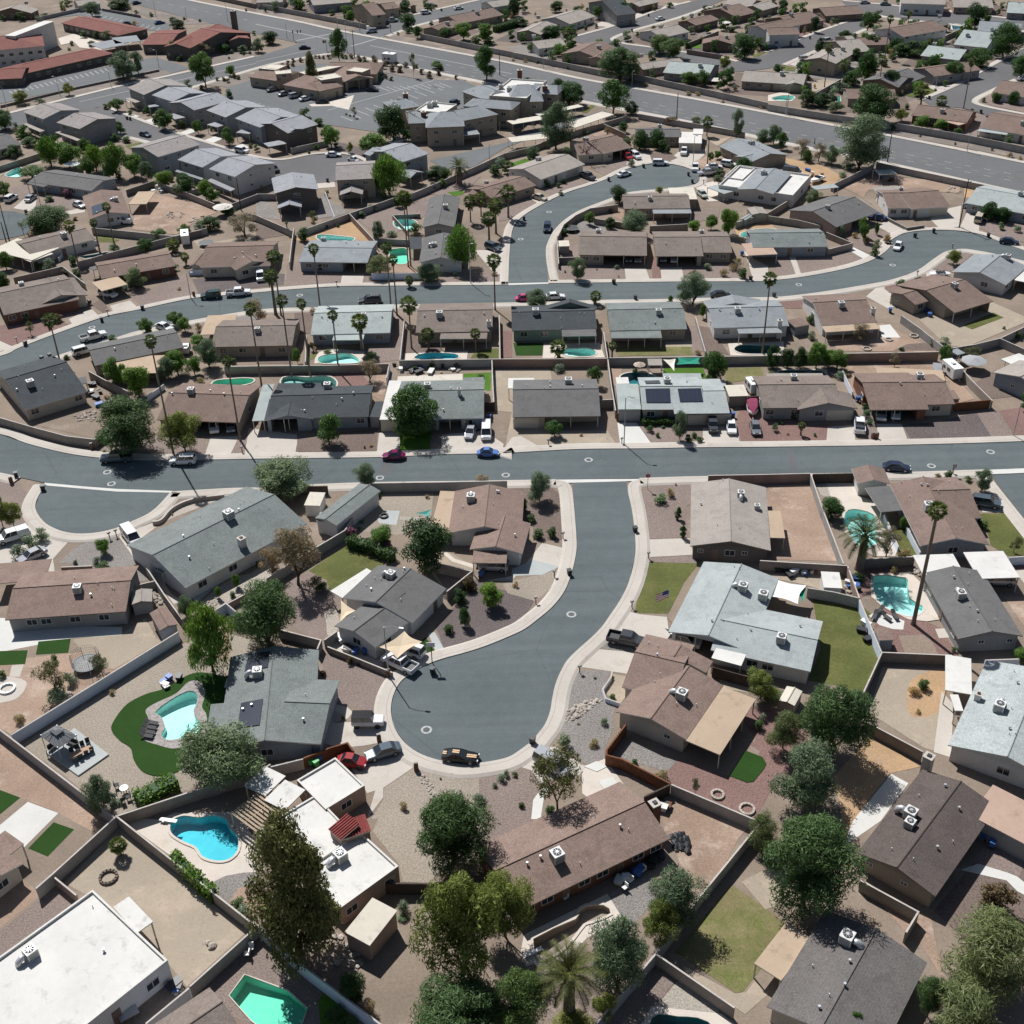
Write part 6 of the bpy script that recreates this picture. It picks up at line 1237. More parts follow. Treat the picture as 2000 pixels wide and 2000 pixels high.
T('B2');H('brown low house behind fan palms','brown','pinkish');gp((1780,727),(2118,626),(2022,557),2.7,.22);gp((1600,690),(1790,720),(1740,640),2.7,.2);ac(1740,612,0,.8)
T('B3');H('dark roofed house with white detached garage','slate','sand');gp((930,262),(1275,262),(1362,203),2.8,.2);sl((1258,305),(1432,309),(1442,225),2.7,'white',True,0,'cream');sl((1365,238),(1440,240),(1440,200),2.9,'white',True,0,'white');ac(1115,190,0,1.0)
H('grey house right of the upper bulb','blue','tan');gp((1558,330),(1812,448),(1690,268),2.7,.22);gp((1800,450),(1990,400),(1900,370),2.7,.2);ac(1800,315,2,1.0)
T('B4');H('dark taupe gable house with cars alongside','slate','pinkish');gp((515,942),(838,828),(632,722),2.7,.24,port=('e',.4,.98,5));ac(450,800,0,.9);gp((300,862),(540,900),(420,800),2.7,.2)
H('brown and tan house with white brick wall','brown','white');gp((905,798),(1085,796),(1025,682),2.7,.22,ft={'e0':'ww'});gp((1080,806),(1378,783),(1312,662),2.7,.22,ft={'e0':'d.g'});sl((830,690),(1030,680),(900,632),2.6,'tan');ac(1000,665,0,.9)
H('light grey house by the eastern loop','light','bluegrey');gp((1490,758),(2150,880),(1655,655),2.7,.22);ac(1905,700,2,1.0)
T('B1');H('slate house with carport at the far left','slate','bluegrey');gp((215,598),(688,666),(745,583),2.7,.2);sl((200,610),(328,637),(450,588),2.6,'slate')
H('brown gable house with small solar array','brown','white');gn((675,882),(985,846),(622,708),2.7,.22);sl((968,768),(1105,766),(1103,672),2.5,'sand');solar([(690,790),(790,755),(800,812),(700,850)][::-1],3,2);ac(875,745,2,1.1)
T('C1');H('taupe house with white flat wing behind a fence','taupe','white');gp((232,188),(722,66),(690,-26),2.7,.18);sl((228,237),(402,175),(330,150),2.6,'cream');sl((-80,150),(240,225),(160,66),2.8,'cream');ac(485,50,0,1.2)
T('B1');H('brown hip-roofed house at the far left edge','slate','cream');gp((-100,380),(165,315),(60,235),2.7,.2)
T('B1');two=dict(he=5.5,pit=.2)
def t2(n,*a,roof='town',wall='grey',f=gp,**k):H(n,roof,wall,**two);f(*a,**k)
t2('two-storey taupe roofed house at the far left corner',(172,72),(325,126),(440,52),roof='towntan',wall='bluegrey');sl((165,165),(300,222),(330,210),2.9,'tan');pipe((290,42))
t2('two-storey taupe roofed house beside the cul-de-sac entry',(425,152),(600,201),(690,113),roof='towntan',wall='grey');sl((415,225),(580,290),(590,272),2.9,'tan');pipe((640,130))
t2('two-storey grey house with a lawn strip',(1192,412),(1512,318),(1372,254),roof='towntan',wall='bluegrey');sl((1055,440),(1130,450),(1100,420),2.8,'tan');pipe((1255,290),(1400,310))
t2('two-storey pale house, left of a white-walled pair',(1340,432),(1526,490),(1665,406),wall='bluegrey');sl((1320,520),(1520,585),(1530,570),2.9,'town',drop=.3)
t2('two-storey pale house, right of a white-walled pair',(1575,502),(1772,562),(1897,462),wall='white');sl((1560,590),(1740,670),(1770,650),2.9,'town',drop=.3)
T('A1');t2('two-storey house nearest the cross street',(960,662),(1086,716),(1205,627),roof='towntan',wall='grey');sl((940,745),(1020,775),(1030,755),2.8,'tan')
t2('two-storey pale house behind a street tree',(1146,717),(1302,767),(1396,692),wall='bluegrey');sl((1125,810),(1200,800),(1190,785),2.9,'town')
t2('two-storey pale house with wide side gable',(1465,833),(1746,757),(1622,702),wall='grey');sl((1320,900),(1400,885),(1350,850),2.9,'town')
t2('two-storey pale house in the middle of the terrace',(1556,832),(1702,886),(1846,806),wall='grey');sl((1560,940),(1640,960),(1620,910),2.9,'town')
t2('two-storey pale house backing onto the parking lot',(1772,892),(1962,962),(2038,852),wall='bluegrey');sl((1780,1000),(1880,1010),(1850,980),2.9,'town')
T('B2');t2('two-storey grey house at the end of the terrace',(240,233),(470,166),(382,84),wall='dk');gp((90,175),(245,228),(150,150),5.5,.2);sl((95,335),(230,310),(180,285),2.9,'town')
t2('two-storey house with twin rear gables',(140,687),(472,664),(116,572),wall='dk',f=gn);gn((162,802),(345,790),(170,760),2.9,.3,walls=False)
t2('two-storey pinkish roofed house with rear porch',(600,588),(902,573),(892,463),roof='towntan',wall='tan');gn((630,700),(806,688),(640,650),3.0,.3,walls=False)
t2('two-storey slate house by the palm',(1100,452),(1306,386),(1196,298),roof='town',wall='bluegrey');gn((860,402),(1010,352),(985,330),5.4,.25);gn((1145,565),(1265,525),(1150,500),3.0,.3,walls=False)
T('B2');H('large grey-roofed office complex with white flat centre','blue','tan',6.0,.3,name='office_building',cat='building')
gp((1150,160),(1290,155),(1200,60),hip=(0,1));gp((1280,192),(1575,180),(1420,70),hip=(.6,.6));gp((1560,140),(1830,90),(1650,30),hip=(0,.6));gp((1040,60),(1240,30),(1330,-60),hip=(.6,.6));T('A2');gp((1550,690),(1740,760),(1700,640),hip=(.5,.5));gp((1560,800),(1930,830),(1760,750),hip=(.5,.5));flat((1200,830),(1420,850),(1350,770),7.2,.4,roof='white');flat((1760,720),(2040,740),(1930,590),7.4,.5,roof='white');ac(1310,810,0,1.5);ac(1350,800,0,1.5);ac(1850,670,0,1.4);ac(1910,690,0,1.4);T('A3');gp((-40,775),(240,765),(60,640),hip=(.4,.4));gp((100,700),(345,715),(150,630),hip=(.3,.3));T('A2');chim(1130,740,1.6,1.5,'brick');chim(1265,880,1.6,1.5,'brick');T('A3');chim(58,560,1.6,1.4,'brick');chim(248,680,1.6,1.4,'brick');T('B2');sl((1560,250),(1690,238),(1590,185),3.2,'blue')
T('A2');H('brown mansard office with white rooftop panels','warm','sand',3.4,.28,name='office_building',cat='building')
gp((200,640),(460,685),(340,560),hip=(.5,.5));gp((480,690),(660,650),(560,590),hip=(.3,.3));gn((690,640),(890,590),(740,480),port=('g',.1,.9,4));gp((-60,580),(150,610),(60,510),hip=(.4,.4));gp((480,560),(910,560),(760,470),hip=(.3,.5));flat((490,605),(650,580),(610,548),5.6,.1,roof='cream',wall='pinkish');flat((20,515),(150,528),(110,480),5.4,.1,roof='cream',wall='pinkish');flat((150,560),(270,550),(210,528),5.2,.1,roof='cream',wall='pinkish');flat((680,530),(800,545),(770,508),5.6,.1,roof='cream',wall='pinkish');flat((370,560),(740,480),(700,462),5.0,.1,roof='cream',wall='pinkish')
T('A1');H('red-roofed church hall with white roof strip','red','white',6.5,.2,name='church_hall',cat='church');gp((-260,402),(335,345),(120,262),6.5,.2,hip=(.3,1),ft={'e0':'wwwwwwww'});sl((35,268),(112,272),(238,152),9.4,'white',True,.1,'white')
H('long red-roofed classroom block behind the courtyard','red','dk',3.2,.22,name='classroom_block',cat='building');gp((462,174),(892,268),(912,192),hip=(.3,.8))
H('long low red-roofed wing facing the parking lot','red','dk',3.2,.2,name='classroom_block',cat='building');gp((160,562),(862,402),(712,364),hip=(.7,.7));gp((-60,600),(165,590),(20,520))
H('red-roofed chapel with a stone bell tower','red','dk',4.5,.22,name='chapel',cat='church');gp((1432,364),(1752,212),(1640,185),4.5,.25);gp((1068,337),(1282,335),(1268,254),3.6,.1);gp((1290,330),(1440,362),(1500,210),4.3,.2);gn((1735,322),(1890,290),(1830,240),4.0,.2);chim(1772,190,1.9,5.5,'dk')
sl((870,330),(1060,310),(1065,262),3.0,'blue');sl((770,370),(960,335),(900,290),3.0,'blue')
A1,A2,A3,A4='A1','A2','A3','A4'
def fh(tile,n,*ws,roof='brown',wall='tan',he=2.7,acs=(),pit=.24):
 T(tile);H(n,roof,wall,he,pit)
 for f,*a in ws:f(*a)
 for p in acs:ac(*p,0,1.15)
 w=HC.wings[0];k=rnd.choice(('brgravel','greygravel','verge','pinkgravel','dkgravel','brgravel'));q=[w.O+w.a*s+w.b*t for s,t in((-5,-7),(w.La+5,-7),(w.La+5,w.Lb+7),(-5,w.Lb+7))];PATCHES.append((k,[tuple(p[:2])for p in q],.0015+.00001*len(HOUSES),None))
fh(A1,'taupe gable house above the church',(gn,(-60,98),(237,99),(322,70)),roof='tan',wall='brown',acs=[(200,30)])
fh(A1,'tan house beside the church lot trees',(gp,(590,45),(760,25),(700,-10)),roof='tan',wall='cream')
fh(A2,'two-storey brown roofed house at the crossing',(gn,(720,45),(880,120),(962,98)),wall='sand',he=5)
fh(A2,'brown roofed house behind the crossing',(gn,(905,35),(975,72),(1045,40)),wall='sand',he=4)
fh(A2,'small brown house by two parked cars',(gn,(1165,48),(1215,42),(1312,28)),wall='brown')
fh(A2,'long brown house with hedge behind the big wall',(gn,(1250,218),(1400,238),(1560,185)),(gp,(1540,180),(1872,112),(1760,62)),acs=[(1445,185),(1670,105)])
fh(A2,'pale two-storey house at the top centre',(gp,(1790,55),(1960,30),(1900,-10)),roof='tan',wall='white',he=4)
fh(A2,'blue-walled house behind the top wall',(gp,(430,40),(730,15),(600,-30)),roof='tan',wall='bluegrey',he=3.5)
fh(A2,'tan house at the top left street edge',(gp,(0,20),(200,15),(150,-40)),roof='tan',wall='cream')
fh(A3,'taupe hip-roofed house left of a street palm',(gn,(30,243),(215,262),(352,192)),roof='tan',acs=[(200,140)])
fh(A3,'long taupe house with white front',(gp,(438,182),(632,122),(562,57)),roof='tan',wall='white')
fh(A3,'dark two-storey gable house at the top',(gn,(570,20),(790,118),(850,62)),roof='dkgrey',wall='grey',he=4.5)
fh(A3,'brown house at the top beside driveway',(gp,(960,50),(1112,15),(1050,-15)),roof='tan',wall='brown')
fh(A3,'taupe hip-roofed house by the big wall',(gp,(200,368),(416,342),(345,288)),roof='tan',wall='white',acs=[(165,285)])
fh(A3,'brown house left of a feathery mesquite',(gn,(385,398),(652,440),(802,362)),(gn,(570,440),(700,450),(800,380)),acs=[(655,365)],wall='sand')
fh(A3,'taupe house right of a feathery mesquite',(gn,(895,485),(1032,520),(1212,440)),roof='tan',acs=[(975,430)],wall='pinkish')
fh(A3,'sage-grey house backing the big wall',(gp,(1138,548),(1484,576),(1530,488)),roof='palegreen',wall='grey',acs=[(1420,505)])
fh(A3,'white-walled corner house with purple fence',(gn,(920,248),(1132,285),(1342,240)),roof='tan',wall='white',acs=[(1120,210)])
fh(A3,'dark brown house with patio roof and gazebo',(gn,(1215,172),(1388,192),(1566,146)),acs=[(1355,125)],wall='brown')
fh(A3,'brown house with tall chimney at the top',(gn,(1440,82),(1692,130),(1826,88)),acs=[(1605,60)],wall='brown')
fh(A3,'taupe roofed house at the very top',(gp,(1600,30),(1800,50),(1790,-5)),roof='tan')
fh(A3,'brown house behind a round tree',(gn,(1430,330),(1682,338),(1895,308)),acs=[(1620,290)],wall='brown')
fh(A4,'tan house with pale patio by small pool',(gp,(-205,612),(268,642),(242,557)),(gn,(135,645),(268,640),(245,560)),roof='tan',wall='tan',acs=[(105,565)])
fh(A4,'two-storey white house with brown roof at street',(gn,(-40,215),(110,262),(190,208)),wall='white',he=4.5)
fh(A4,'two-storey white house left of it',(gn,(-160,200),(-20,240),(100,150)),wall='white',he=4.5)
H_last=None
fh(A4,'brown house with driveway shrub',(gp,(200,198),(432,152),(322,84)),acs=[(175,120)],wall='brown')
fh(A4,'dark-walled brown roofed house at corner',(gn,(330,66),(482,118),(618,48)),wall='brown')
fh(A4,'tan house at the upper left of the far street',(gp,(-40,80),(85,45),(40,0)),roof='tan')
fh(A4,'two-storey taupe house with dormer units',(gn,(310,430),(512,482),(645,405)),roof='tan',wall='sand',he=4.5,acs=[(480,410),(565,380)])
fh(A4,'taupe roofed house behind the two-storey one',(gp,(600,402),(782,384),(652,296)),roof='tan')
fh(A4,'long brown roof behind two round trees',(gp,(690,342),(932,336),(902,278)))
fh(A4,'two-storey white gable house with palms',(gn,(800,222),(1065,272),(1135,165)),wall='white',he=4.8,acs=[(1025,150)])
fh(A4,'dark grey house with tan lean-to by pool',(gn,(1140,190),(1260,212),(1372,182)),roof='slate',acs=[(1295,135)],wall='brown')
fh(A4,'pale roofed house with gable vent',(gp,(1400,335),(1652,362),(1642,238)),roof='light',wall='white',acs=[(1505,275)])
fh(A4,'sage roofed house behind dark street trees',(gp,(1150,420),(1442,455),(1482,372)),roof='palegreen',wall='grey',acs=[(1255,345)])
fh(A4,'brown gable-end house by leafy street',(gn,(1088,518),(1298,572),(1440,470)),wall='grey',he=3)
fh(A4,'slate hip house with long front shade',(gp,(980,660),(1192,578),(1052,518)),(gp,(770,620),(990,655),(900,560)),roof='slate',wall='brown')
fh(A4,'brown roof hidden behind a huge round tree',(gp,(600,745),(975,748),(902,672)),roof='brown',wall='tan')
fh(A4,'brown hip-roofed house across the big wall',(gp,(1080,870),(1502,925),(1440,828)),wall='brick',acs=[(1315,850)])
sl((1292,905),(1440,945),(1478,918),2.5,'pink')
T('B4');H('brown house with white patio at far right','brown','white');gp((1590,190),(2110,275),(1905,112),2.7,.2);sl((1582,215),(1800,245),(1815,212),2.5,'light');ac(1925,170,0,1.2)
fh(A4,'brown house on the far right corner',(gp,(1690,697),(2010,745),(1935,630)),wall='white')
fh(A4,'two-storey pale house along the top street',(gp,(1000,25),(1340,35),(1300,-30)),roof='tan',wall='white',he=4.5)
fh(A4,'taupe house with brick garage at top',(gp,(1400,55),(1705,60),(1690,-15)),roof='tan',wall='pinkish')
fh(A4,'sage roofed garage house at top right',(gp,(1800,95),(1990,105),(1945,20)),roof='palegreen',wall='grey')
fh(A4,'grey roofed house behind a big round tree',(gp,(1575,250),(1900,270),(1910,175)),roof='blue',wall='bluegrey',acs=[(1810,180),(1690,230)])
fh(A4,'brown house beside dark courtyard garden',(gp,(640,345),(700,340),(700,262)),(gp,(720,250),(930,300),(800,245)),roof='tan')
finish_house()
KC=dict(m='mesq',r='round',a='ash',o='olive',y='yellow',d='dry',p='pv',k='dark',l='lime',e='euc',w='willow',c='column',s='sparse')
SH=dict(b='bush',d='drybush',s='sage',f='pinkfl',g='agave',r='redbush')
def TR(tile,txt):
 T(tile)
 for q in txt.split(','):
  k,*n=q.split();n=[float(v)for v in n];tree(KC[k],(n[0],n[1]),n[2],n[3])
def SB(tile,txt):
 T(tile)
 for q in txt.split(','):
  k,*n=q.split();n=[float(v)for v in n];shr(SH[k],tuple(n))
def PM(tile,txt):
 """palms: base-x base-y head-y width trunk-radius"""
 T(tile)
 for q in txt.split(','):
  n=[float(v)for v in q.split()];palm((n[0],n[1]),n[2],n[3],tr=n[4]*.85 if len(n)>4 else.155)
TR('G2','e 335 1090 85 740,m 1490 440 -90 610,d 1560 620 360 300,y 1560 1260 540 690,y 1880 960 470 460,m 1510 1720 1235 780,y 1580 1760 1480 430,k 730 1440 1215 220')
SB('G2','s 1110 780 120 .9,d 860 1540 160 .9,g 1110 830 90 .5,b 150 1060 90 .8,b 600 1580 160 .5,b 720 1610 120 .5')
TR('G3','o 800 1370 830 490,o 1230 830 440 480,y 1120 1000 700 300,y 690 1570 1390 210,y 470 1680 1500 340,m 60 1660 1240 420,p 1880 330 30 260')
T('G3');palm((430,1570),1250,480,date=1,tr=.28)
TR('G4','m 260 730 70 720,p 1610 1330 750 740,p 1450 1750 1260 720,m 1200 1570 1250 220,l 630 1700 1510 110');SB('G4','r 1700 780 300 .95,g 1890 1100 60 .6')
T('G1');hedge([(1320,410),(1470,560),(1630,700)],1.2,2.3,'lime','yellow-green hedge along a backyard wall by the pool');palm((910,345),275,140,'short fan palm in the bare tan backyard')
SB('G1','b 1800 740 110 .7,s 1840 790 130 .6')
TR('F4','m 470 1050 510 550,o 260 1400 950 540,p 110 1010 720 300,l 1900 350 235 150,o 40 640 760 200');SB('F4','b 1170 560 110 .8,d 1130 740 60 .5,b 1400 280 50 .8,d 1100 600 120 .3')
TR('F3','s 345 1510 985 430,y 1870 640 385 270,s 1385 1355 1225 90');SB('F3','s 395 1010 140 .9,d 620 990 105 .5,b 1000 265 115 .7,b 925 1125 60 .7,d 1130 1240 130 .6,b 290 1505 95 .9,b 70 1455 60 .7,g 695 830 60 1,d 500 830 30 .5,b 625 485 30 .5,b 25 1220 50 .7,b 1860 860 100 .8,s 1890 800 80 .8,g 755 490 35 .7,b 760 630 60 .6')
SB('F2','s 1860 1255 85 .7,s 1800 1300 55 .7,s 1680 1410 115 .6,d 1120 1465 90 .7,r 712 372 66 .9,r 787 380 62 .9,b 1455 135 80 .9,r 505 460 50 .9,r 540 610 40 .8,b 660 790 40 .8,g 1890 1220 50 1.2,d 1480 1210 25 .6,b 1395 1245 25 .6')
TR('F1','w 1610 425 -105 385,o 1700 1270 790 700,o 790 1495 1190 235,s 430 595 330 280,s 770 440 265 190');SB('F1','s 530 525 120 .8,d 150 810 120 .6,b 410 350 65 .8,b 20 470 80 .7,s 860 1440 90 .6,s 900 1430 80 .5,d 850 600 70 .4,s 430 640 200 .25,d 620 440 90 .3')
T('F1');hedge([(1045,1450),(1200,1360),(1340,1290)],2.6,2.0,'lime','leafy green oleander hedge along the tan wall')
TR('E1','l 790 705 580 125,l 20 490 235 130,y 105 490 290 170,l 1790 955 850 75,l 1650 1035 950 65,o 1415 1190 1020 160');SB('E1','s 740 775 80 .7,b 785 830 115 .6,s 140 720 130 .8,s 225 665 140 .8,s 325 600 130 .8,b 1755 1025 60 .7,g 575 775 45 .7,d 1300 410 20 1')
TR('E2','m 100 1395 890 520,o 200 255 -50 475,o 825 190 20 185,d 1700 195 95 135,d 320 935 480 390,d 130 865 650 210,k 1280 820 450 420,l 950 650 480 200,k 1540 1065 960 120,l 1780 1095 912 215,r 1575 1245 1110 92,s 460 990 860 200')
SB('E2','r 1620 970 120 .9,b 1455 1300 80 .9,f 710 580 110 .8,f 985 690 110 .9,b 20 800 60 .9,g 780 520 40 .8,b 900 270 110 .5,g 800 465 45 .5,g 850 360 45 .5,b 1110 190 60 .5,d 1290 280 50 .5,b 500 980 90 .8')
T('E2');hedge([(700,640),(860,680),(1040,760)],1.8,2.0,'bush','dark flowering hedge beside a backyard lawn')
TR('E3','o 205 300 85 205,c 88 375 278 62,c 1252 440 348 58,c 1288 580 483 58');SB('E3','b 145 455 95 .6,b 75 375 60 .5,b 200 580 95 .8,b 310 575 95 .9,d 28 950 58 .8,g 1115 310 110 .8,d 1190 265 92 .7,d 1235 185 25 .8')
TR('E4','r 470 435 272 185,d 890 735 490 195,o 1605 235 60 140,s 1850 695 560 120,l 1020 520 410 80');SB('E4','d 1030 715 120 .4,d 1280 130 65 .6,b 1365 130 78 .8,b 1510 155 60 .7,b 1620 510 80 .8,b 1590 470 60 .8,b 690 900 110 .5,d 950 840 90 .3,b 1305 1210 30 1')
T('E4');palm((690,815),570,350,date=1,tr=.28);palm((1095,1235),375,145,'very tall slender fan palm beside a turquoise pool',tr=.26)
TR('D1','m 1000 890 480 510,y 1400 895 580 330,l 890 415 185 175,l 1050 475 225 235,o 1275 345 180 155,l 1345 315 130 205,l 1470 315 170 135,o 1580 265 50 195,l 1490 100 10 135');SB('D1','b 850 70 95 .6,b 505 200 50 .7,d 1510 380 90 .4,b 1760 230 60 .7,s 790 900 40 .5')
PM('D1','1310 915 60 100,1815 815 215 90');PM('C1','450 980 680 125')
PM('C2','150 635 350 125 .36,190 640 200 115,270 1100 530 100,410 1100 555 85,485 590 140 90,625 1070 640 85,800 900 690 135 .36,1020 590 130 95,1065 640 220 80,1175 890 560 140,1805 600 230 120,1300 890 790 120,1660 910 780 90,42 1170 590 100,1150 275 -245 120,1168 270 -235 110,1160 430 375 75,240 30 -60 30')
PM('B2','355 620 905 100,1620 900 750 110,1700 860 720 110,1760 1040 880 120 .28,1812 990 780 130 .28,1905 870 680 130 .28');T('B2');palm((1535,615),490,170,date=1,tr=.35)
TR('B2','l 570 340 165 155,l 890 385 240 225,k 1040 300 35 265,a 1150 290 210 100,w 1010 695 400 285,o 930 1065 900 95,w 1560 1250 930 290,y 710 385 300 60,a 1720 190 50 65,k 1360 570 480 160,s 440 930 820 90,a 480 170 115 70');SB('B2','b 365 1045 115 .9,b 460 355 48 .8,b 400 390 35 .7,b 800 870 60 .7,b 880 820 75 .7,b 1280 680 55 .9,b 1340 660 65 .9,b 1410 640 70 .9,b 1810 550 120 .7,b 1900 540 130 .8,s 1850 480 110 .6,b 530 950 45 .7,b 620 940 35 .7,b 1200 990 110 .8,s 1020 1010 90 .5,s 790 865 80 .5,d 430 910 60 .6')
TR('C2','p 935 345 185 205,o 1300 385 240 210,d 20 710 520 195,l 315 1005 890 80,d 860 1145 970 190');SB('C2','b 870 980 85 .9,d 430 630 55 1,b 485 310 62 1,b 700 610 30 .8,d 1800 340 60 .5,r 430 910 60 1.2,b 540 925 60 .4,s 1500 340 60 .5')
TR('D2','a 555 840 605 230,r 1190 765 390 390');SB('D2','b 1330 260 80 .8,b 1200 290 50 .8,b 1520 260 60 .8,d 870 860 40 .5,b 820 870 25 .8,b 1700 340 60 .3')
TR('D3','a 320 778 650 135,a 625 402 255 120,o 1265 805 590 118,r 1530 375 135 205,s 1500 350 200 90');SB('D3','b 1040 745 60 .9,b 1100 785 45 .8,b 1325 825 82 .8,b 1415 825 62 .8,b 1375 790 55 .8,b 130 450 85 .5,d 523 778 40 .5,b 930 300 60 .3,g 1140 720 40 .4,s 350 290 110 .2')
PM('D3','755 185 100 70,345 192 110 135');T('D3');hedge([(980,692),(1225,690)],1.2,1.25,'bush','neatly clipped low green hedge')
TR('D4','k 30 262 90 120,k 140 268 120 115,k 240 262 110 115,l 360 265 75 175,l 520 275 125 175,l 440 250 110 120,d 950 262 150 95,a 1330 238 80 105,s 1540 185 95 155,a 1950 595 430 130');SB('D4','s 545 345 90 .7,d 600 335 50 .6,g 50 740 55 1.2,g 355 780 30 1.3,b 100 685 50 .6,g 740 640 70 1,g 760 690 60 1,g 720 600 60 1.2,b 30 640 60 .8,b 190 650 60 .8,d 150 770 30 .6,b 1010 130 40 .6,b 20 330 80 .5');PM('D4','245 772 700 65')
TR('C1','a 1110 775 660 135,a 1330 715 600 125,l 1400 765 650 115,o 1030 435 285 170,a 1100 175 50 125,a 50 295 160 135,r 40 445 310 115,s 235 790 680 80');SB('C1','s 210 690 70 .7,r 440 690 90 .7,d 1500 760 80 .8,s 385 300 110 .8,b 285 290 65 .8,b 550 260 85 .8,g 860 170 110 .6,d 1355 450 40 .6,r 490 340 70 .7,b 580 340 90 .6,b 600 400 50 .9,b 500 970 45 .5,s 960 450 90 .4,g 1320 300 60 1,r 300 40 190 .5');PM('C1','1315 165 110 110,1405 260 200 75,585 235 -35 95')
TR('C3','o 190 585 435 185,o 490 378 210 145,o 1365 555 330 270,a 1190 568 490 58,l 1440 662 560 62,s 1370 360 290 110');SB('C3','b 1745 365 85 1,d 1690 300 120 .8,d 1600 345 95 .6,s 1470 295 75 .6,d 640 300 20 .8,d 805 355 18 1,b 400 320 20 1,g 790 290 40 .8,d 1400 935 70 .4,s 500 560 40 .3');PM('C3','630 560 500 95,1888 930 365 110')
TR('C4','y 1395 255 138 125,d 690 835 700 150,a 715 85 -70 80');SB('C4','b 1000 435 95 .7,b 1130 395 58 .7,b 805 195 82 1.1,d 745 95 60 .7,d 895 80 78 .6,g 820 120 40 2,b 1240 870 70 .8,s 1330 880 110 .7,b 1000 905 40 .6,b 320 700 80 .8,s 330 820 80 .8,b 1780 745 30 .8,b 1880 820 60 1,g 550 50 50 2')
TR('B1','w 390 485 255 205,l 530 485 290 225,w 730 515 320 185,w 880 565 310 205,l 1020 565 380 175,a 650 375 275 95,o 1110 595 450 115,l 1240 645 510 155,k 1400 695 550 175,l 1600 750 640 145,a 910 238 145 105,a 1245 205 60 155,a 1500 242 130 85,a 1730 322 190 115,m 380 995 780 380,d 1850 1015 830 260,m 40 205 60 170,k 100 405 320 150,a 245 575 470 205,k 1590 965 860 175,a 1400 1005 920 110,a 1200 1035 950 120,a 220 330 260 130');SB('B1','f 520 715 75 .9,b 430 665 80 .8,b 380 745 85 .4,b 870 290 80 .7,b 960 300 90 .5,b 1710 850 150 .5,d 290 1000 120 .5,r 570 890 50 .5,b 1890 340 50 .6,s 1510 960 110 .6,b 180 250 70 .8,b 1090 80 50 .6');PM('B1','860 1060 790 75,755 1140 910 65')
TR('B3','o 330 355 -10 275,r 965 352 205 135,r 1085 342 205 125,r 840 228 150 75,o 1690 275 65 105,a 1500 452 370 55,r 1745 522 420 125,o 1890 325 210 125,k 810 755 625 145,y 1110 692 630 65,l 585 925 830 95,o 920 1005 820 260,l 1630 1005 790 165,l 1370 985 890 135,l 1500 965 850 125,k 740 955 870 95,p 1390 180 110 90');SB('B3','b 275 640 65 .8,g 370 700 50 .8,b 420 960 60 .6,b 390 1000 70 .7,b 1560 550 100 .5,b 1550 590 80 .4,g 550 240 60 .6,r 1200 165 110 .5,b 350 640 50 .7,d 640 330 40 .4');PM('B3','1470 255 150 95');T('B3');baretree((555,455),270);baretree((0,900),850)
TR('B4','o 680 515 115 430,o 40 315 175 135,a 100 355 230 95,d 250 415 280 145,d 380 445 310 135,o 480 465 320 125,o 340 775 660 135,l 710 1015 870 85,c 815 1000 900 36,r 1660 885 750 135,r 1770 905 790 125,l 1160 195 95 135,l 1300 208 130 115,s 200 880 820 110');SB('B4','d 650 1020 65 .6,d 740 1045 65 .6,d 900 1045 80 .6,g 1750 960 60 .9,g 1880 980 60 .9,d 1820 415 65 .6,d 1900 435 50 .6,b 1690 365 30 .8,b 1410 320 25 .8,b 1145 260 25 .8,s 600 500 130 .6,s 560 560 80 .4,d 1430 600 30 .4')
TR('A4','r 785 930 645 345,y 1005 918 825 115,r 920 668 538 155,r 740 595 395 165,r 640 645 525 145,k 660 452 370 85,k 385 388 290 65,a 745 248 82 138,k 575 313 235 115,a 780 372 265 115,k 950 398 285 135,l 1080 313 225 145,k 1090 423 310 210,k 1560 212 30 175,r 1770 435 195 250,r 1570 505 365 210,a 1400 605 455 155,r 1900 585 425 165,r 1845 785 690 95,r 1715 775 700 75,k 110 92 5 105,r 70 548 485 75,k 345 248 130 75,k 290 795 680 155,k 400 805 700 165,o 510 845 770 125,o 700 995 890 165,a 1640 203 100 65,k 1180 330 240 90,a 1000 420 330 130');SB('A4','b 1330 650 55 .8,s 540 690 140 .5,b 1260 685 30 .6,d 920 430 60 1,b 1250 40 50 .7,b 800 520 90 .6,b 1190 300 80 .5,b 880 500 80 .6')
PM('A4','880 445 140 60,1045 252 105 55,425 658 360 75,565 622 490 95,1150 805 680 110 .3,1305 803 765 95,1475 818 460 75,1210 402 315 60,835 662 450 75')
TR('A3','m 810 615 370 325,m 1110 405 270 175,m 1215 445 290 205,a 1330 635 545 125,a 1430 645 535 125,r 1750 445 270 175,a 765 865 605 235,k 900 862 765 115,r 430 795 625 245,k 350 705 600 135,a 840 155 25 145,a 650 143 40 105,r 290 293 200 145,k 50 195 140 155,k 330 92 10 115,k 10 125 0 115,y 1600 535 420 95,a 1490 200 150 70,o 110 620 580 70,l 150 390 330 80,k 1650 240 210 90,a 1190 60 20 60');SB('A3','b 780 350 95 .6,b 120 275 60 .8,d 1010 650 55 .5,d 1330 718 62 .5,d 1400 722 55 .5,d 1590 778 45 .5,d 1900 818 70 .5,d 100 470 50 .5,d 10 460 40 .5,b 190 480 25 .8,b 420 525 25 .8,b 610 560 25 .8,b 1660 760 25 .8,b 555 225 40 .8,b 500 470 70 .4,d 1000 640 40 .4');PM('A3','420 335 250 95')
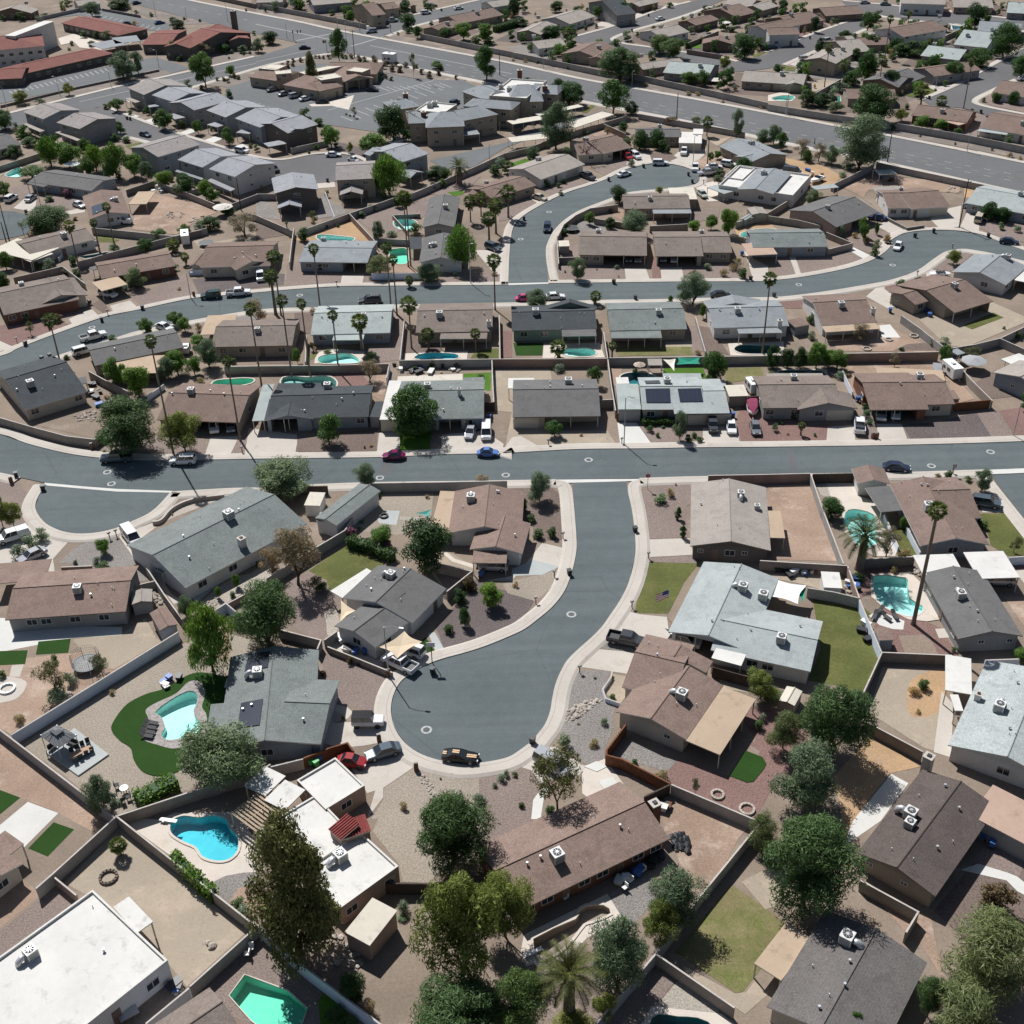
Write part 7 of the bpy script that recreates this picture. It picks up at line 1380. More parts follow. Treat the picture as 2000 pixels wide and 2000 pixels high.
TR('A2','a 630 475 230 135,e 432 665 400 95,r 1150 218 110 135,l 1570 303 170 145,l 1730 323 190 155,a 1430 293 200 105,a 1740 605 360 195,s 1190 585 410 60,k 100 333 240 145,o 20 395 290 95,l 715 183 88 85,k 1120 105 0 95,a 1220 290 200 80,s 745 890 810 50,a 700 180 120 60,a 1370 520 460 110,k 1950 60 -20 140');T('A2');hedge([(1800,245),(1960,200)],3,3,'dark','dark green clipped hedge behind the big wall')
SB('A2',','.join('r %d %d %d .8'%t for t in((780,455,52),(820,462,42),(720,442,42),(650,440,40),(550,445,40),(510,445,32),(480,442,32),(450,442,32),(340,470,42),(285,468,36),(243,485,36),(280,500,42),(240,515,42),(200,505,36),(850,500,45),(910,500,72),(960,520,62),(1030,540,60),(1090,548,62),(1060,500,46),(1130,510,50),(1215,520,42),(1250,560,52),(1310,590,62),(1375,568,52),(940,585,50),(980,595,40),(1020,610,40),(1510,600,40),(890,455,45),(790,480,50),(990,500,50)))+',b 310 65 130 .6,b 1660 330 100 .6,b 1760 340 90 .6,b 1150 250 60 .6,b 1390 530 60 .8,b 680 870 22 .8,b 710 880 22 .8,b 740 885 22 .8,b 1070 265 30 .8,b 680 445 40 .8,b 820 490 50 .8,g 930 600 80 .6')
TR('A1','k 900 65 -30 205,o 700 128 20 135,o 940 605 385 215,o 1050 563 400 135,a 1555 660 390 205,d 1540 425 320 155,a 1310 423 320 105,a 1690 403 330 95,l 1740 573 490 85,y 160 785 680 125,y 525 723 630 85,k 1340 218 150 135,k 150 473 390 135,a 890 843 740 115,o 1830 400 340 80');SB('A1','b 830 305 105 .7,b 740 290 75 .7,b 640 285 72 .7,b 690 352 62 .7,b 545 342 42 .8,d 1020 200 75 .6,b 310 785 80 .4,b 1360 460 65 .5,b 1440 470 45 .7,s 1320 450 45 .7,b 1750 405 40 .7,b 1890 408 35 .7,b 1640 610 35 .8,r 1690 612 40 .8,r 1720 625 40 .8,r 1770 590 52 .8,b 1800 600 42 .8,b 1140 125 45 .7,b 1300 165 60 .6,b 1390 150 35 .6,b 520 380 35 .6,b 340 130 60 .5,b 280 145 50 .5,b 800 825 60 .7,b 1030 105 40 .7,b 1510 165 30 .7,b 1840 415 35 .7,b 1915 380 40 .8,b 1730 445 25 .7,b 1920 265 40 .8,b 1530 690 50 1,b 1730 740 70 .9')
ROADS=[w for k,w,z,n in PATCHES if k in('arterial','street','asphalt','parking','concrete','deck')]
def clear(x,y,r):
 for w in ROADS:
  if any(inpoly(x+dx,y+dy,w)for dx,dy in((0,0),(r,0),(-r,0),(0,r),(0,-r))):return False
 for h in HOUSES:
  for(O,a,b,La,Lb)in h.rects:
   v=Vector((x,y,0))-O;s,t=v.dot(a),v.dot(b)
   if-r<s<La+r and-r<t<Lb+r:return False
 return True
rr=random.Random(21)
def put(kind,x,y,w,h):
 _ti[0]+=1;cm,tm=proto(kind)[_ti[0]%3];s_=kind in SHR;o=empty(NAMES.get(kind,'tree'),(x,y,0),rr.random()*6.28)
 link('foliage' if s_ else 'crown',cm,o,sc=(w/2,w/2,h));link('stem' if s_ else 'trunk',tm,o,sc=(w/2,w/2,h));thing(o,DESC[kind],'shrub' if s_ else 'tree',None,Vector((x,y,0)))
LOW={k:crown_mesh(k,5,9,.42,420,.2,.08)[0]for k in('round','dark','ash','olive','lime')};FAR={k:MB()for k in LOW};nt_=0
for h in sorted([q for q in HOUSES if q.c.y>330 and q.cat=='house'],key=lambda q:q.c.y):
 w=max(h.wings,key=lambda q:q.La*q.Lb);n=0
 for _ in range(60):
  s,t=rr.uniform(-7,w.La+7),rr.uniform(-9,w.Lb+9);p=w.O+w.a*s+w.b*t;k=rr.choice(('round','dark','ash','bush','bush','sage','bush','olive','lime','drybush'));ww=rr.uniform(2.8,6)if k not in SHR else rr.uniform(1.6,3.0)
  if clear(p.x,p.y,ww*.45):
   n+=1;hh=ww*rr.uniform(.7,1.1)
   if k in SHR or nt_<18:put(k,p.x,p.y,ww,hh);nt_+=k not in SHR
   else:
    m=FAR[k];me=LOW[k];o=len(m.v);m.v+=[Vector((p.x+v.co.x*ww/2,p.y+v.co.y*ww/2,v.co.z*hh))for v in me.vertices];m.f+=[tuple(o+i for i in f.vertices)for f in me.polygons];m.m+=[0]*len(me.polygons)
  if n==(8 if h.c.y>430 else 4):break
for k,m in FAR.items():
 if m.f:o=m.build('distant_trees',[foliage('leaf_'+k,*LEAF[k])]);o['kind']='stuff'
def WL(tile,m,txt,h=1.85,**k):
 T(tile);n=[float(v)for v in txt.split()];wall(list(zip(n[::2],n[1::2])),m,h,**k)
WL('F1','white','85 908 700 530 1345 130');WL('F1','cool','-200 720 0 870 860 1530');WL('G1','grey','872 50 1932 885');WL('G2','white','5 872 370 1195 960 1640',2.0,desc='long bluish white block wall behind the tall eucalyptus');WL('G1','cool','868 62 390 495 270 600');WL('G1','pink','392 500 575 650',1.5);WL('G1','cool','1932 890 1430 1340');WL('G1','white','1425 1352 1100 1620',1.9);WL('F1','grey','880 1522 1400 1350 1720 1250 1960 1180 2040 1130')
WL('G2','dkwood','975 560 1290 562 1450 550');WL('F3','wood','862 825 715 1020 712 1060 830 1090 1195 1275');WL('F3','dkwood','1190 1285 1000 1375');WL('F3','cool','1202 1282 1932 1590');WL('G3','cool','1868 108 1450 620 1082 1095 600 1660');WL('G3','grey','1086 1092 1680 1500');WL('F3','white','755 430 748 470 685 562 708 632 812 668',.7,desc='low pale planter wall around a front courtyard');WL('F3','dkwood','1515 395 1790 470')
WL('F2','wood','355 1085 560 1005 690 968 735 1030',1.7);WL('F2','pale','110 1150 355 1090',1.8)
T('F3');patch('paleconc',[(540,1150),(640,1110),(720,1150),(640,1190)]);patch('paleconc',[(650,1260),(760,1230),(800,1290),(700,1330)])
WL('F4','dark','690 655 860 285 1388 308');WL('F4','dark','740 808 1170 1035');WL('E4','white','690 1045 855 1440',1.7);WL('E4','pink','602 795 690 1035');WL('E4','pale','300 958 500 990 688 1035');WL('E4','dark','-60 752 200 768 600 790');WL('E4','cool','322 95 400 330 480 540 570 775');WL('E4','pink','-450 110 0 102 318 94');WL('E4','dkwood','338 100 650 94');WL('E4','dark','690 742 1110 722');WL('E4','white','880 400 985 650',1.2);WL('E4','white','1050 500 1150 690',1.2);WL('F4','white','1640 345 1900 335',1.2);WL('E4','white','1820 728 2020 716',1.6)
WL('G4','grey','700 538 1135 775 1042 930');WL('E2','cool','870 168 1400 160 1895 150',1.9);WL('E2','cool','860 172 672 522 390 690 80 885');WL('E2','grey','1290 755 1630 832 1440 985');WL('E2','dkwood','150 200 540 190',1.7);WL('F2','grey','540 242 800 345 1030 438',1.1);WL('E2','cool','170 1270 490 1352 462 1420',1.7);WL('E2','cool','515 1352 610 1285',1.7)
WL('E1','cool','1098 795 1240 1010 1375 1195',1.7);WL('E1','cool','1020 940 1170 905',1.6);WL('E1','grey','1690 252 1450 285 1300 350 1215 440 1150 455',.7,sm=1,w=.4,desc='low curved stone garden wall by the western bulb');WL('E1','pink','460 802 692 792',1.2);WL('E1','white','1600 1140 1705 1075 1830 1180');WL('E1','pink','1700 1085 1860 1000',1.2)
WL('D1','grey','-150 600 0 640 250 712 500 778 712 803 870 680');WL('D1','grey','668 288 800 360 965 440');WL('D1','white','1110 475 1235 388',1.2);WL('D1','grey','1690 255 1932 250 2500 245 2932 232');WL('D2','cool','1080 207 1780 197');WL('D2','white','1005 235 985 340',1.5);WL('D2','white','1780 202 1786 360 1795 520',1.7);WL('D2','dkwood','1722 528 1800 524');WL('D3','pink','-150 197 300 196 718 192',2.0);WL('D3','cool','722 190 750 400 782 585',1.7);WL('D3','cool','735 188 1440 180 1932 172 2480 160');WL('D4','pink','570 155 900 150 1290 142',2.1);WL('C4','cool','1008 640 1150 740 1330 882');WL('C4','cool','1340 895 1560 860 1755 812 1960 715');WL('C4','cool','1755 815 1960 905');WL('D4','grey','1382 178 1540 360 1695 512');WL('D4','wood','1412 530 1680 505');WL('D4','white','565 285 640 445',1.3);WL('D3','grey','668 505 765 502');WL('D3','wood','790 606 955 602',1.7);WL('D3','dkwood','1782 480 1905 475')
WL('C2','cool','1118 680 1105 800 1086 975');WL('C2','cool','380 790 372 990');WL('C2','white','870 325 1250 320',1.6);WL('B2','cool','-60 835 0 850 280 970');WL('B2','cool','350 962 700 838 1035 722 1170 690 1640 490 1960 345');WL('B2','pink','705 838 912 1060');WL('B2','white','520 672 592 862',1.7);WL('C2','cool','285 -20 268 100 252 240');WL('C2','cool','1836 640 1842 970',1.7);WL('C2','cool','890 60 1150 70',1.6)
WL('C3','dark','692 765 708 880 722 965');WL('C3','cool','1385 652 1460 912',1.2);WL('C3','dark','350 205 500 200',1.7);WL('C3','dark','340 75 352 250',1.5);WL('B3','grey','1040 932 1330 916');WL('B3','grey','800 770 590 798 480 850 390 920 345 1010');WL('B3','grey','1690 905 1932 832 2150 700');WL('B3','pink','690 160 860 235');WL('B3','cool','955 85 1480 175 1760 225');WL('B3','grey','870 100 480 212 110 345 -60 385');WL('B3','grey','620 875 900 915',1.6)
WL('B4','cool','820 450 1480 590 1860 668 2100 720');WL('B4','cool','800 465 640 545 480 622');WL('B4','grey','0 855 220 885 400 930');WL('B4','grey','440 978 640 1060 450 1110',1.6);WL('B4','dark','890 862 1050 945 1180 925',.9);WL('A3','cool','0 392 350 462 700 535 980 570 1500 680 1932 775',2.2,desc='long cool grey block wall along the main road');WL('B4','cool','0 12 300 60 600 105 930 150 1500 245 2000 345',2.2,desc='grey block wall behind the verge at far right');WL('A2','cool','0 22 340 85 680 150 830 182',2.1,desc='grey block wall left of the signal crossing');WL('A2','cool','1240 252 1600 325 1932 390',2.1,desc='grey block wall right of the signal crossing');WL('A3','pink','1320 372 1580 412');WL('A3','dark','1310 330 1560 232');WL('A4','dark','1250 310 1500 195');WL('A4','grey','340 712 550 595');WL('A1','dark','1500 -60 1932 30',2.0)
WL('B1','cool','690 945 1000 975 1310 1008');WL('B1','grey','-100 500 0 478 330 372');WL('B1','grey','1190 600 1400 675 1620 765');WL('B1','dark','1160 590 950 660');WL('B1','cool','1720 775 1940 692');WL('B2','cool','0 690 145 690',1.8);WL('B2','cool','260 345 540 285',1.8);WL('B1','cool','1390 680 1540 630',1.7);WL('C1','grey','100 355 300 310 470 270');WL('C1','cool','580 240 820 170 1300 45');WL('C1','pale','470 270 640 400',1.5);WL('C1','white','440 205 470 165 560 122 740 72',1.2,sm=1,desc='white curved pool railing behind the taupe roof');WL('C1','cool','1310 45 1560 -20');WL('C1','white','1420 300 1600 290',1.4);WL('B1','dark','1300 1010 1520 960');WL('B2','dark','1030 850 1240 840',1.2);WL('B2','dark','1030 850 1140 970',1.2);WL('A1','dark','0 795 600 650 1200 522',.9);WL('A1','cool','270 132 640 52',1.6);WL('A1','dark','770 62 1060 115',1.2);WL('A3','dark','190 690 10 780',1.0)
def CR(tile,txt,**k):
 T(tile)
 for q in txt.split(','):
  a,c,*n=q.split();n=[float(v)for v in n];car(a,n[:2],n[2:4],c,**k)
CR('F3','pickup dkgrey 745 195 985 245',desc='dark grey pickup truck on a strip of gravel, bed open');CR('F3','suv white 1205 200 1405 250',desc='white SUV under the gabled carport of the pale grey house');CR('F3','van silver 240 1120 370 1200',desc='silver van parked under the thin tree by the tarps')
CR('F2','jeep white 725 835 965 835',roof='black',desc='white boxy off-roader with black hard top on the driveway');CR('F2','sedan steel 1075 1030 850 1095',desc='silver-grey sedan slanted across a driveway beside the bulb');CR('F2','bug red 650 1125 800 1145',desc='small faded red rounded car beside the white flat roof');CR('F2','coupe black 1410 1085 1680 1115',extra='stripe',desc='black coupe with gold stripes parked at the bulb kerb');CR('F2','pickup white 1190 445 985 350',desc='white pickup truck with silver bed backing onto the bulb');CR('F2','suv white 1225 320 1100 275',desc='white SUV tucked beneath the beige shade sail')
CR('E1','pickup white 190 570 10 625',extra='cap',desc='white pickup with camper shell at the left edge');CR('E1','sedan silver 300 715 200 760',desc='silver car half hidden by a brown carport roof');CR('E1','van white 950 540 1040 655',desc='white van nose-in beside the grey-green gable house');CR('E2','suv silver 1880 825 1710 815',desc='silver SUV under the brown car awning');CR('E4','sedan navy 870 65 1060 80',desc='dark blue sedan parked behind the small brown garage');CR('E4','suv steel 1580 330 1700 350',desc='dark blue-grey SUV on the corner house driveway');CR('E4','suv silver 1820 930 1650 925',desc='silver SUV under the white patio carport')
CR('D1','pickup steel 995 965 775 975',desc='dark blue pickup half shaded by a mesquite tree');CR('D1','suv white 1480 985 1295 990',desc='white SUV parked at the kerb left of a driveway');CR('C1','pickup white 600 850 815 795',desc='white pickup truck parked on the upper street bend');CR('C1','suv white 580 945 690 915',desc='white SUV beside the dark brown low house');CR('D1','sedan white 200 310 280 290',desc='white car peeking over the dark slate roof');CR('D2','bug magenta 1130 950 955 955',sc=1.05,desc='deep magenta hatchback parked at the kerb');CR('D2','bug brightblue 1665 930 1835 930',desc='bright blue rounded car parked at the kerb');CR('D2','sedan silver 1640 715 1600 825',desc='silver sedan nose-out on a wide driveway');CR('D2','van white 1740 705 1738 840',desc='tall white van on a wide driveway')
CR('D3','jeep dkgrey 1500 670 1525 785',desc='dark off-road SUV on the solar house driveway');CR('D3','sedan white 1645 680 1662 785',desc='white car on the solar house driveway');CR('D3','sedan grey 1820 680 1850 800',desc='grey sedan parked in front of a covered boat');CR('D4','pickup white 690 795 685 655',desc='white pickup truck on the gabled garage driveway');CR('D4','pickup silver 850 600 850 660,sedan white 955 590 960 660');CR('D1','suv white 1615 690 1622 770,sedan silver 1745 690 1745 750')
CR('C1','suv green 1680 505 1510 520',desc='dark green SUV at the kerb behind a white truck');CR('C1','pickup white 1710 500 1895 485',desc='white crew-cab truck at the kerb by an arched entry');CR('C1','suv white 780 490 860 510',desc='white car under the tilted tan carport');CR('C1','sedan white 1200 735 1290 765',desc='white car behind the dark brown low house');CR('C2','suv dkgrey 955 548 770 560',sc=1.12,desc='large dark SUV with roof rack on the upper street',extra='rack');CR('C2','van white 30 320 40 410',desc='white van facing out under the brown carport');CR('C2','suv steel 1740 130 1840 165',desc='dark blue SUV in the shade of fan palms');CR('C3','bug pink 40 535 140 530',desc='bright pink car half hidden by a street tree');CR('C3','sedan white 265 522 378 515',desc='white car parked right of a street tree');CR('C3','sedan black 1490 510 1655 505',desc='black sedan parked right of an olive street tree');CR('C3','sedan silver 950 205 950 250,sedan grey 880 205 880 245,sedan white 1222 205 1222 250,sedan silver 1140 205 1140 240')
CR('C4','sedan white 995 105 960 170',desc='white car at the kerb of the eastern bend');CR('C4','conv white 1360 350 1225 348',desc='white open-top car on a gravel driveway');CR('C4','sedan navy 1745 95 1890 112',desc='dark sedan at the kerb of the eastern loop');CR('B3','pickup white 1305 355 1290 420',desc='white pickup truck by the detached white garage');CR('B3','suv red 840 405 905 450',desc='dark red SUV beside the brown upper bulb house');CR('B3','suv white 900 400 965 440',desc='white SUV beside the dark red SUV');CR('B3','suv white 1070 475 1165 475',desc='white SUV at the top of the upper bulb');CR('B3','sedan white 800 570 890 545',desc='white car on the kerb of the upper bulb');CR('B3','pickup dkgrey 510 555 630 600',desc='dark pickup truck outside the tan grey house');CR('B3','sedan tan 145 715 275 755',desc='beige long classic car on a driveway');CR('B3','suv navy 270 935 262 1000',desc='dark blue SUV driving on the loop street');CR('B3','pickup white 1380 480 1382 540,pickup silver 1520 545 1425 555,sedan white 1490 500 1560 500,suv white 1600 480 1670 490,sedan palegreen 1400 680 1470 740')
CR('B4','van tan 1570 930 1610 860',desc='tan van on the eastern loop driveway');CR('B4','sedan blue 860 890 780 880',desc='dark car with blue bin in taupe house shade');CR('B4','van dkgrey 130 530 230 545,sedan silver 1510 800 1550 810');CR('B1','suv white 50 765 125 720,sedan silver 200 765 270 715,sedan white 570 780 630 800,sedan steel 1050 245 1145 270,suv white 1790 375 1870 388');CR('B2','sedan white 530 412 640 410',desc='white car on the townhouse bulb kerb');CR('B2','bug white 770 460 705 438',desc='small white car on the townhouse bulb kerb');CR('B2','suv dkgrey 100 500 175 545',desc='dark SUV beside the white-walled two-storey house');CR('B2','pickup silver 1120 300 1025 325',desc='silver pickup behind the two-storey slate house')
CR('A2','suv silver 905 245 838 252',desc='silver SUV driving over the signal crossing');CR('A2','sedan black 325 375 412 370',desc='black sedan on the cross street before the lights');CR('A2','sedan steel 85 700 165 680,sedan silver 170 732 252 712,suv silver 248 748 340 728,sedan white 328 770 415 750,sedan black 545 778 455 782,sedan black 840 690 915 692,suv white 1250 112 1315 105,sedan white 1500 78 1558 70,pickup silver 985 170 1065 165,sedan grey 1040 122 1105 120,sedan black 1300 55 1360 50,suv navy 1480 800 1520 780,sedan black 950 195 1000 180');CR('A1','sedan blue 1160 190 1250 175,sedan navy 1000 38 1060 28,sedan dkgrey 945 190 985 188,sedan black -20 660 60 650');CR('A3','sedan white 1088 160 1148 150,sedan white 410 360 470 330,suv dkgrey 1500 95 1560 90,suv navy 1880 380 1932 360');CR('A4','sedan silver 690 32 768 28',desc='white and blue car on the top street');CR('A4','sedan grey 840 42 930 42,suv silver 418 325 475 312,suv silver 245 460 310 455,sedan white 500 155 552 145,suv navy 0 375 52 368,suv silver 1850 130 1880 110,sedan white 1890 610 1950 600')
def SL(tile,*ps):
 T(tile)
 for b in ps:streetlight(b[:2],b[2],b[3])
SL('F2',(1003,475,95,130));SL('D3',(845,848,490,50));SL('C2',(1620,405,105,20));SL('D4',(1850,782,530,60));SL('C1',(1440,512,320,40));SL('B3',(1365,480,255,15));SL('B2',(1762,425,320,12));SL('A1',(1178,130,15,-10),(1410,150,60,-10),(60,845,660,-20),(450,715,580,-20),(840,660,510,-20),(1200,510,380,-15),(1720,165,30,-10),(1000,120,40,8));SL('A2',(620,235,120,40),(690,400,170,50),(235,290,175,50),(1020,250,195,10),(1920,120,60,10));SL('A3',(905,655,540,10),(235,525,380,8),(795,180,100,8));SL('B4',(130,100,-20,10),(1500,375,240,10));SL('A4',(1265,660,560,10),(140,870,640,10));SL('B1',(310,790,560,15))
def PO(tile,*ps):
 T(tile)
 for b in ps:upole(b[:2],b[2],arm=b[3]if len(b)>3 else 0)
PO('B3',(1473,482,262,1));PO('A3',(1242,905,700));PO('B4',(900,456,238),(1442,948,580,1),(350,315,270));PO('A2',(745,440,225,1),(1840,570,400));PO('B1',(70,1042,750),(45,1048,900),(1820,815,570));PO('C1',(755,160,-20))
bn=lambda t,*p,**k:(T(t),bins(*p,**k))
bn('E3',(928,540),(432,865));bn('F3',(155,975));bn('F2',(1335,450));bn('E1',(125,125),(328,225));bn('C1',(320,985),(380,965),(195,870),(770,690),(1078,600),(680,560));bn('C3',(768,405),(930,525),(1800,380));bn('C4',(1108,55),(1248,20),(1660,55),(45,505));bn('B3',(992,495),(1330,555),(1360,610),(90,890),(730,595));bn('B2',(540,600));bn('A2',(925,195),(1400,85));bn('A3',(905,240),(1030,125),(485,275));bn('A4',(315,295),(1215,750),(1605,855));bn('B1',(960,130),(985,135),(200,840))
bn('G4',(1625,230),(1685,290),col=M_bblue);bn('F2',(480,1110),(825,300),col=M_bblue);bn('F2',(415,1140),(455,1150),col=M_bgreen);bn('D4',(675,520),col=M_bblue);bn('E1',(1180,800),col=M_bblue);bn('D3',(1665,640),col=M_bblue);bn('E2',(1700,880),col=M_bblue);bn('C4',(920,620),col=M_bblue);bn('D2',(1760,660),col=M_bblue);bn('C3',(1735,190),col=M_bblue)
mb_=lambda t,*p,**k:(T(t),mailbox(*p,**k))
mb_('E3',(1030,740),(905,1110),(320,880),(385,590));mb_('F3',(510,440));mb_('E3',(180,1080));mb_('F2',(1210,1175),(1000,470),brick=1);mb_('E1',(88,170),brick=1);mb_('D1',(695,880),brick=1);mb_('E1',(830,590),(880,570));mb_('C1',(130,850),(815,640));mb_('D1',(1830,905));mb_('D3',(275,850),(828,840));mb_('F2',(930,960),brick=1);mb_('C4',(1390,140),(1125,345));mb_('E4',(1390,100));mb_('D4',(790,800),(820,800),brick=1);mb_('C1',(1465,500),brick=1);mb_('B3',(1445,620));mb_('C2',(610,420))
def sign(t,b,top,kind='stop'):
 T(t);g=W(b);h=height_to(g,PX((0,top))[1]);e=empty('stop_sign' if kind=='stop' else 'sign_board',(g.x,g.y,.1));m=MB();m.tube([(0,0,0),(0,0,h)],[.05,.05],6);link('post',m.mesh('post',[M_steel]),e)
 m=MB();n=8 if kind=='stop' else 4;r=.42 if kind=='stop' else.5;q=[Vector((math.cos(6.2832*(i+.5)/n)*r,-.05,h-.35+math.sin(6.2832*(i+.5)/n)*r))for i in range(n)];m.face(q);m.face([p+Vector((0,.03,0))for p in q]);link('plate',m.mesh('plate',[paint('sign_red' if kind=='stop' else 'sign_grey',(.40,.03,.03)if kind=='stop' else(.4,.4,.4))]),e,rz=math.pi if kind=='stop' else 0)
 thing(e,'octagonal stop sign on a thin post at the corner' if kind=='stop' else 'small plate sign on a thin post','sign',None,g)
sign('E3',(1022,215),105);sign('E4',(1395,110),30,'plate')
def signal(t,b,top,ax):
 T(t);g=W(b);h=height_to(g,PX((0,top))[1]);r=ax/S/ppm(g);e=empty('traffic_light',(g.x,g.y,.1));m=MB();m.tube([(0,0,0),(0,0,h)],[.14,.1],8);m.tube([(0,0,h-.5),(r,-.5,h-.2)],[.08,.06],6);link('pole',m.mesh('pole',[M_steel]),e)
 for x in(r,r*.6,0):
  m=MB();m.box((x,-.4,h-1.0),.4,.3,1.1);o=link('signal_head',m.mesh('signal_head',[M_black]),e)
  m=MB();[m.box((x,-.56,h-.95+.35*i),.22,.03,.22,0,i)for i in range(3)];link('lenses',m.mesh('lenses',[paint('lens_g',(.02,.15,.08)),paint('lens_a',(.3,.16,.02)),paint('lens_r',(.35,.02,.02))]),o)
 thing(e,'traffic signal mast at the main road crossing','traffic light','traffic signals at the crossing',g)
signal('A2',(285,310),230,60);signal('A2',(535,390),305,-20);signal('A2',(1018,250),190,-60);signal('A2',(785,245),150,50)
T('E2');sail([(930,1405),(1065,1490),(1255,1365),(1120,1285)],[2.6,2.2,2.8,3.0],'beige','beige four-cornered shade sail over parked cars');sail([(640,1050),(750,1130),(632,1215)],[2.7,2.7,2.4],'beige','beige triangular shade sail beside the grey gabled house');sail([(1205,395),(1325,365),(1310,425)],[2.0,2.5,2.2],'teal','small teal triangular shade sail by the tan patio');T('E4');sail([(0,1020),(225,1080),(290,940),(45,890)],[2.6,2.6,2.8,2.8],'white','white square shade sail over a walled patio');sail([(225,1000),(290,945),(265,1070)],[2.4,2.5,2.3],'green','small green shade sail beside the white one')
T('D3');sail([(1140,200),(1235,195),(1225,290)],[2.6,2.8,2.2],'cream','cream triangular shade sail behind the solar house');sail([(1240,240),(1420,235),(1420,185),(1250,185)],[2.2,2.2,2.8,2.8],'green','green canopy behind the solar house yard');T('C4')
def boat(t,a,b,cover,desc):
 T(t);p,q=W(a),W(b);c=(p+q)/2;d=q-p;e=empty('boat',(c.x,c.y,.1),math.atan2(d.y,d.x));m=MB()
 loft(m,[(3.1,.95,1.25,.1),(2.4,.7,1.3,.6),(1.2,.55,1.3,1.0),(-2.4,.55,1.25,1.05),(-2.6,.6,1.2,1.0)]);link('hull',m.mesh('hull',[M_white]),e);m=MB()
 if cover:loft(m,[(3.05,1.2,1.3,.15),(1.2,1.2,1.75,1.0),(-.5,1.2,1.95,1.06),(-2.5,1.2,1.5,1.05)]);link('cover',m.mesh('cover',[paint('canvas_maroon',(.19,.015,.06),.8)]),e)
 else:m.box((-.6,0,1.25),1.8,1.5,.12,0,1);frustum(m,(.6,-.2,.8,1.3),(.2,-.2,.6,1.8),1);link('cockpit',m.mesh('cockpit',[M_white,M_cglass]),e)
 m=MB();m.box((0,0,.35),5.2,.12,.12);m.box((3.2,0,.35),2,.1,.1);m.box((-.8,0,.3),.12,2.2,.12);link('trailer',m.mesh('trailer',[M_steel]),e)
 for s in(-1,1):link('wheel',WH[0],e,(-.8,s*1.1,.32))
 thing(e,desc,'boat',None,c)
boat('D3',(1805,540),(1815,650),1,'boat under a maroon cover on a trailer');boat('B4',(430,575),(310,630),0,'white motor boat on a trailer in a dirt yard')
def camper(t,a,b,desc,L=4.6,w=2.1,h=2.2,col=None):
 T(t);p,q=W(a),W(b);c=(p+q)/2;d=q-p;e=empty('travel_trailer',(c.x,c.y,.1),math.atan2(d.y,d.x));m=MB();m.prism([(-L/2,-w/2,.4),(L/2,-w/2,.4),(L/2,w/2,.4),(-L/2,w/2,.4)],h,bottom=True);link('body',m.mesh('body',[col or M_white]),e);m=MB();m.box((0,0,h+.4),.8,.7,.3);link('roof_unit',m.mesh('roof_unit',[M_acbody]),e)
 m=MB();m.box((.4,-w/2-.01,1.3),1.1,.04,.7);m.box((-1.2,-w/2-.01,1.3),.8,.04,.6);link('windows',m.mesh('windows',[M_cglass]),e);m=MB();m.box((L/2+.6,0,.45),1.3,.12,.1);link('hitch',m.mesh('hitch',[M_steel]),e)
 for s in(-1,1):link('wheel',WH[0],e,(-.3,s*(w/2-.05),.34))
 thing(e,desc,'trailer',None,c)
camper('D4',(1340,290),(1420,360),'white travel trailer behind the brown carport house');camper('C1',(1400,40),(1410,150),'white boxy trailer beside an arched brown house',5,2,2.3);camper('B4',(220,680),(270,600),'wooden-ended white box trailer beside the boat',4,2,2);camper('D3',(1790,420),(1830,470),'small white camper behind a wooden gate',3.4,1.9,2);camper('A2',(985,470),(1035,475),'white box enclosure among verge shrubs by the main road',5,3,3);camper('B1',(895,915),(985,920),'white propane tank shaped trailer beside the solar gable house',4.2,1.5,1.2)
camper('D1',(1400,175),(1420,130),'small white box trailer beside dark brown roof',2.5,1.5,1.2)
T('F1');o=W((435,960),2.6);cx,cy=W((455,1010),0)[:2]
mb=MB();pd=[W(p,.22)for p in((560,855),(820,1055),(590,1215),(345,1040))];mb.slab(pd,.22);q=mb.build('concrete_pad',[gmat('greyconc')]);q['kind']='structure'
rc=[W(p,2.6)for p in((300,912),(435,1012),(582,912),(430,832))];ctr=sum(rc,Vector())/4;e=empty('gazebo',(ctr.x,ctr.y,.22));top=[ctr.lerp(p,.32)+Vector((0,0,.75))for p in rc];mb=MB()
for i in range(4):mb.slab([rc[i],rc[(i+1)%4],top[(i+1)%4],top[i]],.06)
cu=[ctr.lerp(p,.4)+Vector((0,0,.95))for p in rc];mb.slab(cu,.08);t2_=[ctr.lerp(p,.12)+Vector((0,0,1.2))for p in rc];[mb.slab([cu[i],cu[(i+1)%4],t2_[(i+1)%4],t2_[i]],.05)for i in range(4)];mb.slab(t2_,.05)
for i in range(4):
 for f in(.25,.5,.75):mb.tube([rc[i].lerp(rc[(i+1)%4],f)+Vector((0,0,.03)),top[i].lerp(top[(i+1)%4],f)+Vector((0,0,.03))],[.035,.035],4,1)
mb.build('roof',[surf('gazebo_roof',(.17,.175,.18),.08,.5,3,.6),M_steel],e)
for p in rc:mb=MB();p=ctr.lerp(p,.92);mb.tube([(p.x,p.y,.22),(p.x,p.y,2.7)],[.06,.06],6);mb.build('post',M_steel,e)
thing(e,'grey two-tier metal gazebo on a concrete pad','gazebo',None,ctr)
M_cush=paint('cushion_dark',(.06,.058,.06),.9);M_tabletop=surf('table_wood',(.42,.28,.19),.1,1,6,.7)
